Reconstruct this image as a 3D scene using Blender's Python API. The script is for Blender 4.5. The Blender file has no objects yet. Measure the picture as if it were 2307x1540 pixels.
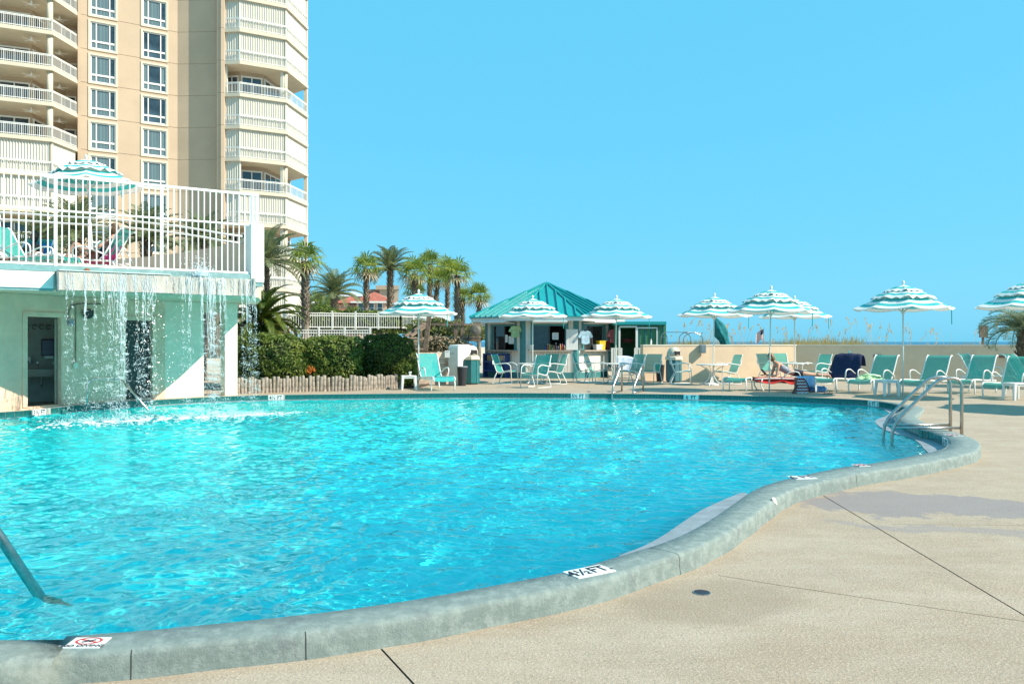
import bpy, bmesh, math, random
import numpy as np
from mathutils import Vector, Matrix, Euler
from mathutils.geometry import delaunay_2d_cdt
random.seed(7); RNG = np.random.default_rng(7)
SC = bpy.context.scene
COL = SC.collection

# ------------------------------------------------------------------ camera
CAMZ, FPX, CX, HY = 1.5, 1800.0, 1153.5, 769.0
cd = bpy.data.cameras.new('camera'); cam = bpy.data.objects.new('camera', cd); COL.objects.link(cam)
cam.location = (0, 0, CAMZ); cam.rotation_euler = (math.radians(90), 0, 0)
cd.sensor_width = 36; cd.lens = 36*FPX/2307; cd.shift_y = -1/2307
cd.clip_start = .05; cd.clip_end = 20000
SC.camera = cam
# ------------------------------------------------------------------ sky, sun, exposure
SUN = Vector((.745, -.235, .625)).normalized()
w = bpy.data.worlds.new('World'); SC.world = w; w.use_nodes = True
nt = w.node_tree; nt.nodes.clear()
sky = nt.nodes.new('ShaderNodeTexSky'); sky.sky_type = 'NISHITA'; sky.sun_disc = False
sky.sun_elevation = math.asin(SUN.z); sky.sun_rotation = math.atan2(SUN.x, SUN.y)
sky.air_density = 1.0; sky.dust_density = .9; sky.ozone_density = 2.2; sky.altitude = 10
SKYMUL = nt.nodes.new('ShaderNodeMix'); SKYMUL.data_type = 'RGBA'; SKYMUL.blend_type = 'MULTIPLY'
SKYMUL.inputs[0].default_value = 1.0; SKYMUL.inputs[7].default_value = (1.0, 1.0, 1.0, 1)
SKYMIX = nt.nodes.new('ShaderNodeMix'); SKYMIX.data_type = 'RGBA'
SKYMIX.inputs[0].default_value = .80; SKYMIX.inputs[7].default_value = (.90, 4.80, 7.15, 1)
bg = nt.nodes.new('ShaderNodeBackground'); bg.inputs[1].default_value = .10
wo = nt.nodes.new('ShaderNodeOutputWorld')
nt.links.new(sky.outputs[0], SKYMUL.inputs[6]); nt.links.new(SKYMUL.outputs[2], SKYMIX.inputs[6])
nt.links.new(SKYMIX.outputs[2], bg.inputs[0]); nt.links.new(bg.outputs[0], wo.inputs[0])
sl = bpy.data.lights.new('sun', 'SUN'); so = bpy.data.objects.new('sun', sl); COL.objects.link(so)
sl.energy = 5.0; sl.angle = math.radians(.5); sl.color = (1, .89, .73)
so.rotation_euler = SUN.to_track_quat('Z', 'Y').to_euler(); so.location = (30, -10, 40)
sl.cycles.is_caustics_light = True
SC.view_settings.view_transform = 'Standard'; SC.view_settings.look = 'None'
SC.view_settings.exposure = .6; SC.view_settings.gamma = 1; SC.view_settings.use_curve_mapping = False
SC.cycles.max_bounces = 8; SC.cycles.transparent_max_bounces = 12
SC.cycles.sample_clamp_indirect = 20.0
SC.cycles.use_denoising = True

# ------------------------------------------------------------------ helpers
def G(px, py, z=0.0):                 # photograph point standing on height z -> place in the world
    d = FPX*(CAMZ-z)/(py-HY); return Vector(((px-CX)*d/FPX, d, z))
def Q(px, py, d):                     # photograph point at distance d
    return Vector(((px-CX)*d/FPX, d, CAMZ-(py-HY)*d/FPX))
def X_(px, d): return (px-CX)*d/FPX
def Z_(py, d): return CAMZ-(py-HY)*d/FPX

def thing(name, label, cat, loc=(0, 0, 0), rz=0.0, group=None, kind=None):
    o = bpy.data.objects.new(name, None); COL.objects.link(o); o.empty_display_size = .1
    o.location = loc; o.rotation_euler = (0, 0, rz)
    tag(o, label, cat, group, kind); return o
def tag(o, label=None, cat=None, group=None, kind=None):
    if label: o['label'] = label
    if cat: o['category'] = cat
    if group: o['group'] = group
    if kind: o['kind'] = kind
    return o
def pmat(p): return Matrix.LocRotScale(p.location, p.rotation_euler, p.scale)
def adopt(o, parent, world=False):
    o.parent = parent
    if world:
        m = pmat(parent); q = parent
        while q.parent:
            m = pmat(q.parent) @ q.matrix_parent_inverse @ m if q.parent.parent is None else m; q = q.parent
        o.matrix_parent_inverse = m.inverted()
    return o
def copy_tree(o, parent=None):
    c = o.copy(); COL.objects.link(c); c.parent = parent
    if parent is not None: c.matrix_parent_inverse = o.matrix_parent_inverse.copy()
    for ch in list(o.children): copy_tree(ch, c)
    return c
def place(o, loc, rz=0.0, label=None, scale=None):
    o.location = loc; o.rotation_euler = (0, 0, rz)
    if scale: o.scale = (scale,)*3 if not hasattr(scale, '__len__') else scale
    if label: o['label'] = label
    return o

class MB:
    def __init__(s): s.v = []; s.f = []; s.uv = None
    def add(s, vs, fs):
        n = len(s.v); s.v += [tuple(v) for v in vs]; s.f += [tuple(i+n for i in f) for f in fs]; return s
    def box(s, c, size, rz=0.0, R=None):
        hx, hy, hz = size[0]/2, size[1]/2, size[2]/2
        vs = [Vector((sx*hx, sy*hy, sz*hz)) for sz in (-1, 1) for sy in (-1, 1) for sx in (-1, 1)]
        M = R if R is not None else Matrix.Rotation(rz, 3, 'Z')
        vs = [M @ v + Vector(c) for v in vs]
        return s.add(vs, [(0, 2, 3, 1), (4, 5, 7, 6), (0, 1, 5, 4), (2, 6, 7, 3), (0, 4, 6, 2), (1, 3, 7, 5)])
    def bar(s, a, b, w, h, up=(0, 0, 1)):
        a, b = Vector(a), Vector(b); d = b-a; L = d.length; d.normalize()
        u = Vector(up); x = d.cross(u)
        if x.length < 1e-4: x = d.cross(Vector((1, 0, 0)))
        x.normalize(); y = x.cross(d)
        R = Matrix((x, d, y)).transposed()
        return s.box((a+b)/2, (w, L, h), R=R)
    def tube(s, pts, r, n=8, cap=True):
        pts = [Vector(p) for p in pts]; m = len(pts)
        rs = r if hasattr(r, '__len__') else [r]*m
        rings = []; prev = None
        for i, p in enumerate(pts):
            t = (pts[min(i+1, m-1)]-pts[max(i-1, 0)]).normalized()
            if prev is None:
                u = t.cross(Vector((0, 0, 1)))
                if u.length < .05: u = t.cross(Vector((1, 0, 0)))
            else: u = prev-t*prev.dot(t)
            u.normalize(); prev = u; w_ = t.cross(u)
            rings.append([p+(u*math.cos(2*math.pi*k/n)+w_*math.sin(2*math.pi*k/n))*rs[i] for k in range(n)])
        vs = [v for rg in rings for v in rg]
        fs = [(i*n+k, i*n+(k+1) % n, (i+1)*n+(k+1) % n, (i+1)*n+k) for i in range(m-1) for k in range(n)]
        if cap: fs += [tuple(range(n-1, -1, -1)), tuple((m-1)*n+k for k in range(n))]
        return s.add(vs, fs)
    def lathe(s, prof, c=(0, 0, 0), n=16, a0=0.0):
        c = Vector(c); vs = []; m = len(prof)
        for r, z in prof:
            vs += [c+Vector((r*math.cos(a0+2*math.pi*k/n), r*math.sin(a0+2*math.pi*k/n), z)) for k in range(n)]
        fs = [(i*n+k, i*n+(k+1) % n, (i+1)*n+(k+1) % n, (i+1)*n+k) for i in range(m-1) for k in range(n)]
        fs += [tuple(range(n-1, -1, -1)), tuple((m-1)*n+k for k in range(n))]
        return s.add(vs, fs)
    def prism(s, poly, z0, z1):
        n = len(poly); vs = [(p[0], p[1], z0) for p in poly]+[(p[0], p[1], z1) for p in poly]
        fs = [(k, (k+1) % n, n+(k+1) % n, n+k) for k in range(n)]+[tuple(range(n-1, -1, -1)), tuple(range(n, 2*n))]
        return s.add(vs, fs)
    def quad(s, a, b, c, d): return s.add([a, b, c, d], [(0, 1, 2, 3)])
    def wall(s, a, b, z0, z1, t):       # upright slab from a to b, thickness t on its left
        a, b = Vector((a[0], a[1], 0)), Vector((b[0], b[1], 0)); d = (b-a).normalized(); nrm = Vector((-d.y, d.x, 0))*t
        return s.prism([a, b, b+nrm, a+nrm], z0, z1)
    def build(s, name, mat, parent=None, smooth=False, world=False, bevel=0.0, fixn=True):
        me = bpy.data.meshes.new(name); me.from_pydata(s.v, [], s.f); me.update()
        if fixn or bevel:
            bm = bmesh.new(); bm.from_mesh(me)
            if fixn: bmesh.ops.recalc_face_normals(bm, faces=bm.faces)
            if bevel:
                es = [e for e in bm.edges if len(e.link_faces) == 2 and e.calc_face_angle(0) > .6]
                bmesh.ops.bevel(bm, geom=es, offset=bevel, segments=2, affect='EDGES', profile=.6)
            bm.to_mesh(me); bm.free()
        if smooth: me.shade_smooth()
        o = bpy.data.objects.new(name, me); COL.objects.link(o)
        if mat is not None: me.materials.append(mat)
        if parent is not None: adopt(o, parent, world)
        return o

def catmull(pts, step=.1, closed=False):
    P = [Vector(p) for p in pts]; n = len(P); out = []
    segs = n if closed else n-1
    for i in range(segs):
        p0 = P[(i-1) % n] if closed or i > 0 else P[0]*2-P[1]
        p1, p2 = P[i % n], P[(i+1) % n]
        p3 = P[(i+2) % n] if closed or i+2 < n else P[-1]*2-P[-2]
        m = max(1, int((p2-p1).length/step))
        for k in range(m):
            t = k/m; t2, t3 = t*t, t*t*t
            out.append(.5*((2*p1)+(p2-p0)*t+(2*p0-5*p1+4*p2-p3)*t2+(3*p1-p0-3*p2+p3)*t3))
    if not closed: out.append(P[-1])
    return out
def arc(c, r, a0, a1, n, plane='xz'):
    out = []
    for i in range(n+1):
        a = a0+(a1-a0)*i/n; u, v = r*math.cos(a), r*math.sin(a)
        out.append(Vector(c)+(Vector((u, 0, v)) if plane == 'xz' else Vector((u, v, 0)) if plane == 'xy' else Vector((0, u, v))))
    return out
def fillet(pts, r, n=5):                # rounds the corners of a poly-line
    P = [Vector(p) for p in pts]; out = [P[0]]
    for i in range(1, len(P)-1):
        a, b, c = P[i-1], P[i], P[i+1]; u = (a-b); v = (c-b)
        k = min(r, u.length*.45, v.length*.45); p, q = b+u.normalized()*k, b+v.normalized()*k
        for j in range(n+1):
            t = j/n; out.append(p*(1-t)**2+b*2*t*(1-t)+q*t*t)
    out.append(P[-1]); return out

# ------------------------------------------------------------------ materials
def mat(name, col, rough=.6, metal=0.0, var=.08, scale=4.0, bump=0.0, bscale=60.0, spec=.5, trans=0.0, col2=None, var2=None, detail=5):
    m = bpy.data.materials.new(name); m.use_nodes = True; t = m.node_tree; N = t.nodes; L = t.links
    b = N['Principled BSDF']; b.inputs['Roughness'].default_value = rough; b.inputs['Metallic'].default_value = metal
    b.inputs['Specular IOR Level'].default_value = spec
    tc = N.new('ShaderNodeTexCoord'); ns = N.new('ShaderNodeTexNoise'); ns.inputs['Scale'].default_value = scale
    ns.inputs['Detail'].default_value = detail; ns.inputs['Roughness'].default_value = .6
    L.new(tc.outputs['Object'], ns.inputs['Vector'])
    cr = N.new('ShaderNodeValToRGB'); e = cr.color_ramp.elements
    c2 = col2 if col2 else tuple(c*(1-var*2.2) for c in col); c1 = tuple(min(1, c*(1+var)) for c in col) if not col2 else col
    e[0].position = .3; e[0].color = (*c2, 1); e[1].position = .7; e[1].color = (*c1, 1)
    L.new(ns.outputs['Fac'], cr.inputs[0]); L.new(cr.outputs[0], b.inputs['Base Color'])
    if bump:
        n2 = N.new('ShaderNodeTexNoise'); n2.inputs['Scale'].default_value = bscale; n2.inputs['Detail'].default_value = 4
        L.new(tc.outputs['Object'], n2.inputs['Vector'])
        bp = N.new('ShaderNodeBump'); bp.inputs['Strength'].default_value = min(1, bump); bp.inputs['Distance'].default_value = .01
        L.new(n2.outputs['Fac'], bp.inputs['Height']); L.new(bp.outputs[0], b.inputs['Normal'])
    if trans: b.inputs['Transmission Weight'].default_value = trans
    m['ramp'] = cr.name
    return m
def srgb(r, g, b):
    f = lambda c: (c/255/12.92 if c/255 <= .04045 else ((c/255+.055)/1.055)**2.4)
    return (f(r), f(g), f(b))

M = {}
M['sand'] = mat('dune_sand', (.48, .42, .33), .95, var=.1, scale=.3)
M['white_metal'] = mat('white_powder_coat', (.80, .79, .75), .35, var=.04, scale=8)
M['white_plastic'] = mat('white_resin', (.82, .81, .78), .4, var=.03, scale=6)
M['steel'] = mat('brushed_steel', (.50, .48, .45), .28, 1.0, var=.12, scale=20, bump=.15, bscale=120)
M['sling'] = mat('teal_mesh', (.055, .36, .33), .75, var=.06, scale=30, bump=.3, bscale=400)
M['dark'] = mat('dark_interior', (.02, .022, .024), .8)
M['black'] = mat('black_plastic', (.025, .025, .03), .5)
M['ink'] = mat('black_ink', (.02, .025, .04), .7, var=.1)
M['ceramic'] = mat('white_ceramic', (.78, .78, .76), .3, var=.05, scale=9)
M['red'] = mat('red_print', (.55, .06, .05), .6)
M['navy'] = mat('navy_terry', (.012, .022, .075), .95, var=.2, scale=14, bump=.5, bscale=150)
M['wood_grey'] = mat('weathered_wood', (.40, .34, .28), .85, var=.3, scale=9, bump=.5, bscale=70)
M['wood_brown'] = mat('brown_timber', (.21, .15, .11), .85, var=.25, scale=7, bump=.4, bscale=60)
M['skin'] = mat('tanned_skin', (.60, .31, .21), .55, var=.06, scale=10)
# ------------------------------------------------------------------ pool outline
near_px = [(0, 1439), (152, 1430), (317, 1418.5), (500, 1401), (677, 1383), (850, 1361), (1000, 1337), (1265, 1288), (1347, 1265),
           (1511, 1214), (1609, 1163), (1694, 1105), (1761, 1081), (1880, 1055), (1980, 1040), (2076, 1022)]
lobe_px = [(2108, 1014.5), (2128, 1009), (2140, 997.5), (2134, 987), (2101, 973), (2072, 966), (2039, 953), (2021, 942), (2016, 934),
           (2027, 927), (2038, 919), (2033, 915), (2012, 909), (1985, 904.5)]
far_px = [(1950, 900), (1900, 897.5), (1850, 895.5), (1780, 893), (1700, 891), (1600, 889), (1490, 887), (1380, 886), (1260, 885), (1150, 884.5), (1050, 884.6),
          (950, 885.3), (780, 886.8), (608, 889), (480, 893), (354, 899.6), (240, 906), (120, 917), (0, 927)]
off = [(-13.4, 14.6), (-15.2, 11.5), (-14.6, 7.6), (-11, 5.0), (-6.5, 4.1)]
ctrl = [G(*p) for p in near_px+lobe_px+far_px]+[Vector((x, y, 0)) for x, y in off]
POOL = catmull(ctrl, .09, True)
NP = len(POOL)
def nearest_i(p): return min(range(NP), key=lambda i: (POOL[i]-p).length_squared)
iL0 = nearest_i(G(0, 1439)); iR = nearest_i(G(1960, 901)); iF0 = nearest_i(G(2038, 919)); iF1 = nearest_i(G(0, 927))
def nrm_at(i, k=2):                   # outward normal (loop runs with the water on its left)
    t = POOL[(i+k) % NP]-POOL[(i-k) % NP]; t.normalize(); return Vector((t.y, -t.x, 0))
area = sum(POOL[i].x*POOL[(i+1) % NP].y-POOL[(i+1) % NP].x*POOL[i].y for i in range(NP))/2
if area < 0: raise RuntimeError('pool loop runs the wrong way')
WATER_Z = -.165
def sstep(a, b, x):
    t = min(1, max(0, (x-a)/(b-a))); return t*t*(3-2*t)
def zdeck(x, y):
    return -.145+.141*sstep(13.5, 20.5, y)

# painted coping along the near side and round the right end
def coping_w(i):
    y = POOL[i].y; return .27+.13*sstep(6, 11, y)
idx = [(iL0-int(6.5/.09)+k) % NP for k in range(0, (iR-iL0+int(6.5/.09)) % NP)]
prof_n = 9
cm = MB(); uvs = []
nrms = [nrm_at(i, 3) for i in idx]
nrms = [sum((nrms[max(0, min(len(nrms)-1, k+j))] for j in range(-3, 4)), Vector())/7 for k in range(len(nrms))]
rings = []
for k, i in enumerate(idx):
    p, n = POOL[i], nrms[k].normalized(); W = coping_w(i)
    endf = sstep(0, 18, len(idx)-1-k)
    W *= .35+.65*endf
    jit = .004*math.sin(k*.9)+.003*math.sin(k*.37+1)
    zb = zdeck(p.x+n.x*W, p.y+n.y*W)-.03
    r = .034*endf+.006
    zt = .002+.012*0
    prof = [(.006, -.10), (.0, -.02), (.012, .0), (W*.5, zt), (W-r, zt-.002), (W-r*.35, zt-r*.25), (W-r*.04+jit, zt-r*.8), (W+jit*1.5, min(zt-r-.02, (zb+zt)/2)), (W+.012+jit, zb)]
    rings.append([p+n*a+Vector((0, 0, z)) for a, z in prof])
m_ = len(rings)
cm.add([v for rg in rings for v in rg], [(a*prof_n+b, a*prof_n+b+1, (a+1)*prof_n+b+1, (a+1)*prof_n+b) for a in range(m_-1) for b in range(prof_n-1)])
# grey-green worn paint over concrete
def coping_mat():
    m = mat('worn_green_grey_paint', (.205, .255, .235), .75, var=.0, scale=2.2, col2=(.16, .205, .195))
    t = m.node_tree; N = t.nodes; L = t.links; b = N['Principled BSDF']; tc = N['Texture Coordinate']
    def noise(s, d=6, r=.6):
        n = N.new('ShaderNodeTexNoise'); n.inputs['Scale'].default_value = s; n.inputs['Detail'].default_value = d; n.inputs['Roughness'].default_value = r
        L.new(tc.outputs['Object'], n.inputs['Vector']); return n
    n2 = noise(11, 8, .7); r2 = N.new('ShaderNodeValToRGB'); r2.color_ramp.elements[0].position = .46; r2.color_ramp.elements[1].position = .60
    L.new(n2.outputs['Fac'], r2.inputs[0])
    mx = N.new('ShaderNodeMix'); mx.data_type = 'RGBA'; mx.inputs[7].default_value = (.25, .30, .28, 1)
    L.new(r2.outputs[0], mx.inputs[0]); L.new(N[m['ramp']].outputs[0], mx.inputs[6])
    n3 = noise(3.1, 7, .75); r3 = N.new('ShaderNodeValToRGB'); r3.color_ramp.elements[0].position = .56; r3.color_ramp.elements[1].position = .66
    L.new(n3.outputs['Fac'], r3.inputs[0])
    mx2 = N.new('ShaderNodeMix'); mx2.data_type = 'RGBA'; mx2.inputs[7].default_value = (.135, .155, .16, 1)
    mul = N.new('ShaderNodeMath'); mul.operation = 'MULTIPLY'; mul.inputs[1].default_value = .7
    L.new(r3.outputs[0], mul.inputs[0]); L.new(mul.outputs[0], mx2.inputs[0]); L.new(mx.outputs[2], mx2.inputs[6]); L.new(mx2.outputs[2], b.inputs['Base Color'])
    nb = noise(24, 10, .78); bp = N.new('ShaderNodeBump'); bp.inputs['Strength'].default_value = .8; bp.inputs['Distance'].default_value = .014
    L.new(nb.outputs['Fac'], bp.inputs['Height']); L.new(bp.outputs[0], b.inputs['Normal'])
    return m
M['coping'] = coping_mat()
def coping_station(px):                # index on the coping where its inner edge passes photograph column px on the near side
    return min(range(len(idx)), key=lambda k: abs(CX+FPX*POOL[idx[k]].x/POOL[idx[k]].y-px)+(1000 if POOL[idx[k]].y > 12 else 0))
coping = cm.build('pool_coping', M['coping'], smooth=True, fixn=True); tag(coping, kind='structure')
M['groove'] = mat('dirty_groove', (.055, .06, .055), .95)
for px, full in ((678, 0), (301, 0), (1462, 1), (1860, 0)):
    k = coping_station(px); rg_ = rings[k]; t_ = (rings[k+1][4]-rings[k-1][4]).normalized()*(.0022 if full else .003); m = MB(); lo_ = 2 if full else 5
    for j in range(lo_, prof_n-1):
        up_ = [(rings[k+1][q]-rings[k][q]).cross(rg_[min(q+1, prof_n-1)]-rg_[q-1]).normalized()*.0015 for q in (j, j+1)]
        up_ = [u if (u.z > 0 or j >= 6) else -u for u in up_]; up_ = [u if u.dot(nrms[k])+u.z > 0 else -u for u in up_]
        m.quad(rg_[j]-t_+up_[0], rg_[j]+t_+up_[0], rg_[j+1]+t_+up_[1], rg_[j+1]-t_+up_[1])
    m.build('joint', M['groove'], coping, fixn=False)
k = coping_station(1672); ck_ = rings[k][5]; m = MB()
ca = (rings[k+1][5]-rings[k-1][5]).normalized(); cbv = (rings[k][7]-rings[k][4]).normalized(); cn = ca.cross(cbv).normalized(); cn = cn if cn.z > 0 else -cn
m.add([ck_+cn*.004+ca*x+cbv*y for x, y in ((-.05, -.02), (-.01, -.03), (.05, -.015), (.045, .02), (.01, .055), (-.03, .02))], [(0, 1, 2, 3, 4, 5)])
m.build('chipped_patch', mat('bare_plaster', (.72, .66, .55), .9), coping, fixn=False)

# pool shell: walls and floor in painted plaster
M['plaster'] = mat('aqua_pool_plaster', (.07, .80, .80), .6, var=.0, scale=.8, col2=(.055, .74, .76))
far_set = set((iF0+k) % NP for k in range((iF1-iF0) % NP))
inn = [nrm_at(i, 6) for i in range(NP)]
LEDGE = [POOL[i]-inn[i]*.03 for i in range(NP)]
# where the plaster rim shows wide: at the near bend and round the step rails
def rim(p0, p1, pxs):
    i0_, i1_ = nearest_i(G(*p0)), nearest_i(G(*p1)); n_ = (i1_-i0_) % NP
    W_ = catmull([G(x, y, WATER_Z) for x, y in pxs], .05); cl = [0]
    for a_, b_ in zip(W_[:-1], W_[1:]): cl.append(cl[-1]+(b_-a_).length)
    for k in range(n_+1):
        f = k/n_; s_ = f*cl[-1]; j = min(len(W_)-2, int(np.searchsorted(cl, s_, 'right'))-1); q = W_[j].lerp(W_[j+1], (s_-cl[j])/max(1e-6, cl[j+1]-cl[j]))
        e_ = .86*sstep(0, .12, f)*sstep(0, .12, 1-f); i = (i0_+k) % NP
        LEDGE[i] = LEDGE[i].lerp(Vector((q.x, q.y, 0)), e_)
rim((1320, 1273), (1720, 1096), [(1320, 1271), (1456, 1222), (1546, 1163), (1585, 1140), (1663, 1108.5), (1720, 1094)])
rim((2076, 1022), (1975, 903), [(2076.5, 1026), (2074, 1010), (2061, 996), (2039, 983), (2012, 976), (1993, 970), (1975, 961), (1966, 951), (1969, 945), (1990, 937), (1998, 931), (1986, 924), (1955, 918)])
sh = MB()
def zfloor(x): return -.60-.40*sstep(-8, 6, x)
rows = []
for (loop, z) in ((POOL, -.012), (POOL, -.25)):
    rows.append([Vector((p.x, p.y, z)) for p in loop])
rows.append([Vector((p.x, p.y, -.25)) for p in LEDGE])
rows.append([Vector((p.x, p.y, zfloor(p.x))) for p in LEDGE])
sh.add([v for r in rows for v in r], [(a*NP+k, a*NP+(k+1) % NP, (a+1)*NP+(k+1) % NP, (a+1)*NP+k) for a in range(len(rows)-1) for k in range(NP)])
nn = len(sh.v); sub = list(range(0, NP, 4))
base = (len(rows)-1)*NP
sh.add([(-3, 12, zfloor(-3))], [])
r_ = delaunay_2d_cdt([Vector((LEDGE[k].x, LEDGE[k].y)) for k in range(NP)]+[Vector((x, y)) for x in np.arange(-14, 12, 1.5) for y in np.arange(5, 24, 1.5)], [], [list(range(NP))], 2, 1e-6)
sh2 = MB(); sh2.add([(v.x, v.y, zfloor(v.x)) for v in r_[0]], r_[2])
pool_shell = sh.build('pool_shell', M['plaster'], smooth=True); tag(pool_shell, kind='structure')
lg = MB(); lr_ = [[Vector((p.x, p.y, z)) for p in lp_] for lp_, z in ((POOL, -.136), (LEDGE, -.153), (LEDGE, -.26))]
lg.add([v for r in lr_ for v in r], [(a_*NP+k, a_*NP+(k+1) % NP, (a_+1)*NP+(k+1) % NP, (a_+1)*NP+k) for a_ in range(2) for k in range(NP)])
pool_rim = lg.build('pool_rim', mat('pale_rim_plaster', (.24, .28, .31), .7, var=.12, scale=4, bump=.3, bscale=20), smooth=False); tag(pool_rim, kind='structure')
pool_floor = sh2.build('pool_floor', M['plaster'], smooth=True); tag(pool_floor, kind='structure')
for o in (pool_shell, pool_floor, pool_rim): o.cycles.is_caustics_receiver = True

# the water: rippled sheet
def inside(xs, ys, loop):
    px = np.array([p.x for p in loop]); py = np.array([p.y for p in loop]); n = len(loop)
    res = np.zeros(xs.shape, bool); j = n-1
    for i in range(n):
        c = ((py[i] > ys) != (py[j] > ys)) & (xs < (px[j]-px[i])*(ys-py[i])/(py[j]-py[i]+1e-12)+px[i]); res ^= c; j = i
    return res
ys = [3.3]
while ys[-1] < 24.2: ys.append(ys[-1]*1.0029)
ts = list(np.arange(-4.9, -.74, .035))+list(np.arange(-.74, .84, .0027))
TT, YY = np.meshgrid(np.array(ts), np.array(ys)); XX = np.clip(TT*YY, -16, 9.8)
rg = np.random.default_rng(3)
wx = XX+.10*np.sin(1.9*YY+.7*XX)+.06*np.sin(4.3*XX-2.2*YY); wy = YY+.10*np.sin(1.7*XX-.9*YY+1)+.05*np.sin(5.1*YY+1.3*XX)
HH = np.zeros_like(XX)
SLOPE = .037
for k in range(36):
    lam = .08*(.42/.08)**rg.random()
    th = rg.normal(math.radians(80), .75); kk = 2*math.pi/lam
    amp = SLOPE*rg.uniform(.5, 1.1)/kk
    HH += amp*np.clip(lam/(.0085*YY)-.35, 0, 1)*np.sin(kk*(wx*math.cos(th)+wy*math.sin(th))+rg.uniform(0, 6.28))
fall = np.exp(-(((XX+9.0)/4.0)**2+((YY-17.3)/2.0)**2))
for k in range(14):
    cx0, cy0 = rg.uniform(-11, -6.4), 0; cy0 = 16.6+(cx0+9.4)*.48
    rr = np.hypot(XX-cx0, YY-cy0); HH += .010*fall*np.sin(2*math.pi*rr/rg.uniform(.25, .5)+rg.uniform(0, 6))
ok = inside(XX.ravel(), YY.ravel(), [POOL[i]+nrm_at(i)*.04 for i in range(NP)]).reshape(XX.shape)
nr, nc = XX.shape
okf = ok[:-1, :-1] | ok[1:, :-1] | ok[:-1, 1:] | ok[1:, 1:]
ids = np.arange(nr*nc).reshape(nr, nc)
F = np.stack([ids[:-1, :-1][okf], ids[:-1, 1:][okf], ids[1:, 1:][okf], ids[1:, :-1][okf]], 1)
used = np.unique(F); remap = -np.ones(nr*nc, int); remap[used] = np.arange(len(used))
V = np.stack([XX.ravel()[used], YY.ravel()[used], WATER_Z+HH.ravel()[used]], 1)
me = bpy.data.meshes.new('pool_water'); F = remap[F]
me.vertices.add(len(V)); me.vertices.foreach_set('co', V.ravel())
me.loops.add(F.size); me.loops.foreach_set('vertex_index', F.ravel().astype(np.int32))
me.polygons.add(len(F)); me.polygons.foreach_set('loop_start', np.arange(0, F.size, 4, dtype=np.int32)); me.polygons.foreach_set('loop_total', np.full(len(F), 4, np.int32))
me.update(calc_edges=True); me.shade_smooth()
pool_water = bpy.data.objects.new('pool_water', me); COL.objects.link(pool_water); tag(pool_water, kind='structure')
wm = bpy.data.materials.new('pool_water'); wm.use_nodes = True; t = wm.node_tree; t.nodes.remove(t.nodes['Principled BSDF'])
gl = t.nodes.new('ShaderNodeBsdfGlass'); gl.inputs['IOR'].default_value = 1.33; gl.inputs['Roughness'].default_value = 0.0; gl.inputs['Color'].default_value = (.70, .99, 1.0, 1)
t.links.new(gl.outputs[0], t.nodes['Material Output'].inputs['Surface'])
me.materials.append(wm); pool_water.cycles.is_caustics_caster = True

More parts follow.
